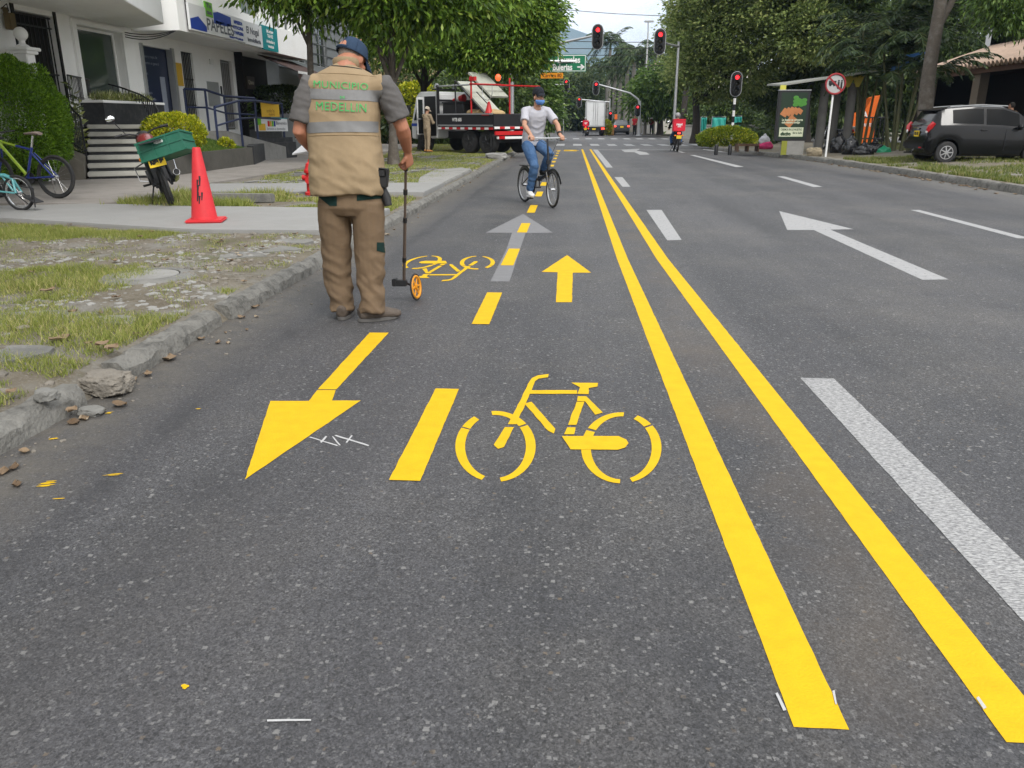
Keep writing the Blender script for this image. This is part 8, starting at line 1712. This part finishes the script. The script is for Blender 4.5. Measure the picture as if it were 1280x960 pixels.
p=atx(1152,80,RX-.4); b=MB(); b.bb((RX-.45,p.y-.2,ez+.35),(RX-.35,p.y+3.6,ez+.95)); b.build('blue_fascia',mat('blue_fascia',(.03,.12,.36),.6),RS,world=True)
t=thing('dining_counter','pale counter inside the dark restaurant front','counter',(RX+2,32,.15)); part(t,'counter',post,lambda b:b.bb((-.2,-2.5,0),(.2,2.5,1.0)),bevel=.02)
c=at(1265,140,29.5); figure('person with dark hair standing beyond the hatchback near the restaurant post',(c.x,29.5,.2),R(120),JJ(**STAND),(1,.1,0),cloth('ochre_top',(.36,.22,.12)),cloth('dark_trousers',(.03,.03,.035)),dark_m,sleeves=.2)
# right-hand far corner: white house, turquoise tarps, poles, awning, pedestrians
WH=thing('house','pale house behind the bright green tree at the far right corner','house',(14,84,.1)); a=at(822,150,84); b=MB(); b.bb((a.x-.6,84,.1),(a.x+9,92,6.5)); b.build('wall',mat('pale_cream_render',(.50,.48,.43),.85),WH,world=True)
for k in range(3): b=MB(); b.bb((a.x+.4+2.6*k,83.95,1.6),(a.x+1.7+2.6*k,83.99,3.0)); b.build('window',glass_dark,WH,world=True)
b=MB(); b.prism([(a.x-1.0,6.5),(a.x+9.4,6.5),(a.x+4.2,8.2)],83.8,92.2,'y'); b.build('roof',tile,WH,world=True)
teal_t=mat('turquoise_tarp',(.03,.33,.28),.6,var=.2,scale=3,bump=.4,bscale=8)
for i,(x0,x1,y0_,y1_,Y,lb) in enumerate(((876,884,147,166,58,'narrow turquoise tarpaulin hanging left of the striped signal post'),(890,908,147,163,57,'wider turquoise tarpaulin behind the hedge and striped post'),(917,928,146,158,57,'turquoise tarpaulin right of the striped signal post'))):
    a=at(x0,y1_,Y); c=at(x1,y0_,Y); t=thing('tarpaulin',lb,'tarpaulin',(a.x,Y,.1)); b=MB(); b.loft([[V((a.x+(c.x-a.x)*u,Y+.12*math.sin(u*14+v*3)+(.25*v),a.z+(c.z-a.z)*v+(.15*math.sin(u*7) if v==0 else 0))) for u in np.linspace(0,1,14)] for v in np.linspace(0,1,6)],caps=False,closed=False); o=b.build('sheet',teal_t,t,world=True,smooth=R(70),fix=False); o.modifiers.new('thick','SOLIDIFY').thickness=.01
    b=MB(); b.tube([(a.x,Y+.3,.1),(a.x,Y+.3,c.z+.05),(c.x,Y+.3,c.z+.05),(c.x,Y+.3,.1)],.04,n=6); b.build('frame',grey_metal,t,world=True)
WB=thing('site_wall','low grey wall behind the turquoise tarpaulins','wall',(12,62,.1)); a=at(850,165,62); b=MB(); b.bb((a.x,62,.1),(a.x+9,62.3,1.0)); b.build('wall',concrete,WB,world=True); b=MB(); b.bb((a.x-.05,61.95,1.0),(a.x+9.05,62.35,1.08)); b.build('coping',concrete,WB,world=True)
for i,(x,Y,ht,r,lb) in enumerate(((806,80,5.5,.16,'thick grey utility pole beside the far palms'),(817,82,7.5,.10,'slim pale pole right of the far palms'))):
    p=at(x,166,Y); pole('utility_pole',lb,V((p.x,Y,.1)),V((p.x,Y,ht)),r,r*.8,m=palm_trunk)
p=at(822,148,80); t=thing('parasol','orange-tan street parasol near the far right corner','parasol',(p.x,80,.1)); part(t,'canopy',mat('tan_parasol',(.50,.30,.08),.8),lambda b:b.lathe([(1.5,2.2),(.8,2.55),(.05,2.8)],n=8),smooth=0); part(t,'pole',grey_metal,lambda b:b.tube([(0,0,0),(0,0,2.5)],.03,n=6))
pe=JJ(**STAND)
for i,(x,Y,top,leg,lb) in enumerate(((793,76,'red_shirt_cloth','dark_trousers','pedestrian in red waiting beside the far curved-arm mast'),(814,80,'dark_red_top','dark_trousers','pedestrian in dark red under the bright green tree'))):
    p=at(x,168,Y); figure(lb,(p.x,Y,.1),R(250),pe,(1,0,0),cloth(top,(.42,.03,.04) if i==0 else (.30,.03,.05)),cloth(leg,(.03,.03,.035)),dark_m,sleeves=.2,vox=.03)
# median planter: box and orange barrier, far chequered posts
p=at(763.5,166.5,83); t=thing('planter_box','tan wooden planter box between the box truck and the grey car','planter',(p.x,83,.0)); part(t,'box',mat('tan_wood',(.40,.22,.08),.8,var=.2),lambda b:b.box((0,0,.42),(.62,.5,.84)),bevel=.02); part(t,'rim',mat('tan_wood_rim',(.33,.18,.07),.8),lambda b:b.box((0,0,.86),(.68,.56,.05)))
p=at(770,146,88); t=thing('warning_flag','orange warning panel above the median planter','panel',(p.x,88,.0)); part(t,'panel',orange,lambda b:b.box((0,0,p.z),(.28,.03,.5)),smooth=0); part(t,'post',grey_metal,lambda b:b.tube([(0,.03,0),(0,.03,p.z)],.03,n=6))
p=at(700,133,90); t=thing('blank_sign','small white rectangular sign at the left edge of the far roadway','sign',(p.x,90,.1)); part(t,'panel',white_paint,lambda b:b.box((0,0,p.z-.1),(1.0,.04,.62)),smooth=0); part(t,'post',grey_metal,lambda b:[b.tube([(x,.04,0),(x,.04,p.z)],.035,n=6) for x in (-.4,.4)])
# rubble heap behind the cyclist and a chunk of kerb on the verge edge
c=gp(628,198,.1); rock('rock','whitish lump of rubble on the kerb behind the cyclist',(c.x-.2,c.y,.16),(.42,.3,.16),concrete,31)
c=gp(555,232,.13); t=None
b=MB(); c0=gp(545,255,.13); b.prism([(KX-.18,15.2),(KX-.18,20.6),(KX-.55,21.4),(KX-1.1,20.4),(KX-.95,17.5),(KX-.6,15.4)],.08,.165); o=b.build('slab',concrete,bevel=.02); o['kind']='structure'
# hills closing the view
def ridge(x,y): 
    t=(x-400)/1800; prof=math.exp(-((x+450)/1100)**2)*400+math.exp(-((x-1900)/900)**2)*250
    return max(0,prof*(.25+.75*max(0,min(1,(y-2300)/1000)))+40*noise.noise(V((x*.0016,y*.0016,1)))+16*noise.noise(V((x*.006,y*.006,4))))-5
hm=mat('forested_hill',(.050,.085,.055),.95,var=.5,scale=.012,stain=(.16,.15,.12),stain_amt=.45,stain_scale=.004)
me=field(-3600,3600,2200,4200,110,40,ridge); o=link_mesh('hills',smooth_mesh(me),hm); o['kind']='structure'
HB=thing('x','x','x') if False else None
hz_b=MB(); hz_b.bb((-3700,-60,-1.2),(3700,4300,460)); hm_=bpy.data.materials.new('air'); hm_.use_nodes=True; nt=hm_.node_tree; nt.nodes.remove(nt.nodes['Principled BSDF']); pv_=nt.nodes.new('ShaderNodeVolumePrincipled'); pv_.inputs['Color'].default_value=(.50,.70,1.0,1); pv_.inputs['Density'].default_value=.00020; pv_.inputs['Anisotropy'].default_value=.0
nt.links.new(pv_.outputs[0],nt.nodes['Material Output'].inputs['Volume']); ob_=hz_b.build('haze',hm_); ob_['kind']='stuff'; ob_['label']='thin bluish air between the street and the hills'; ob_['category']='haze'
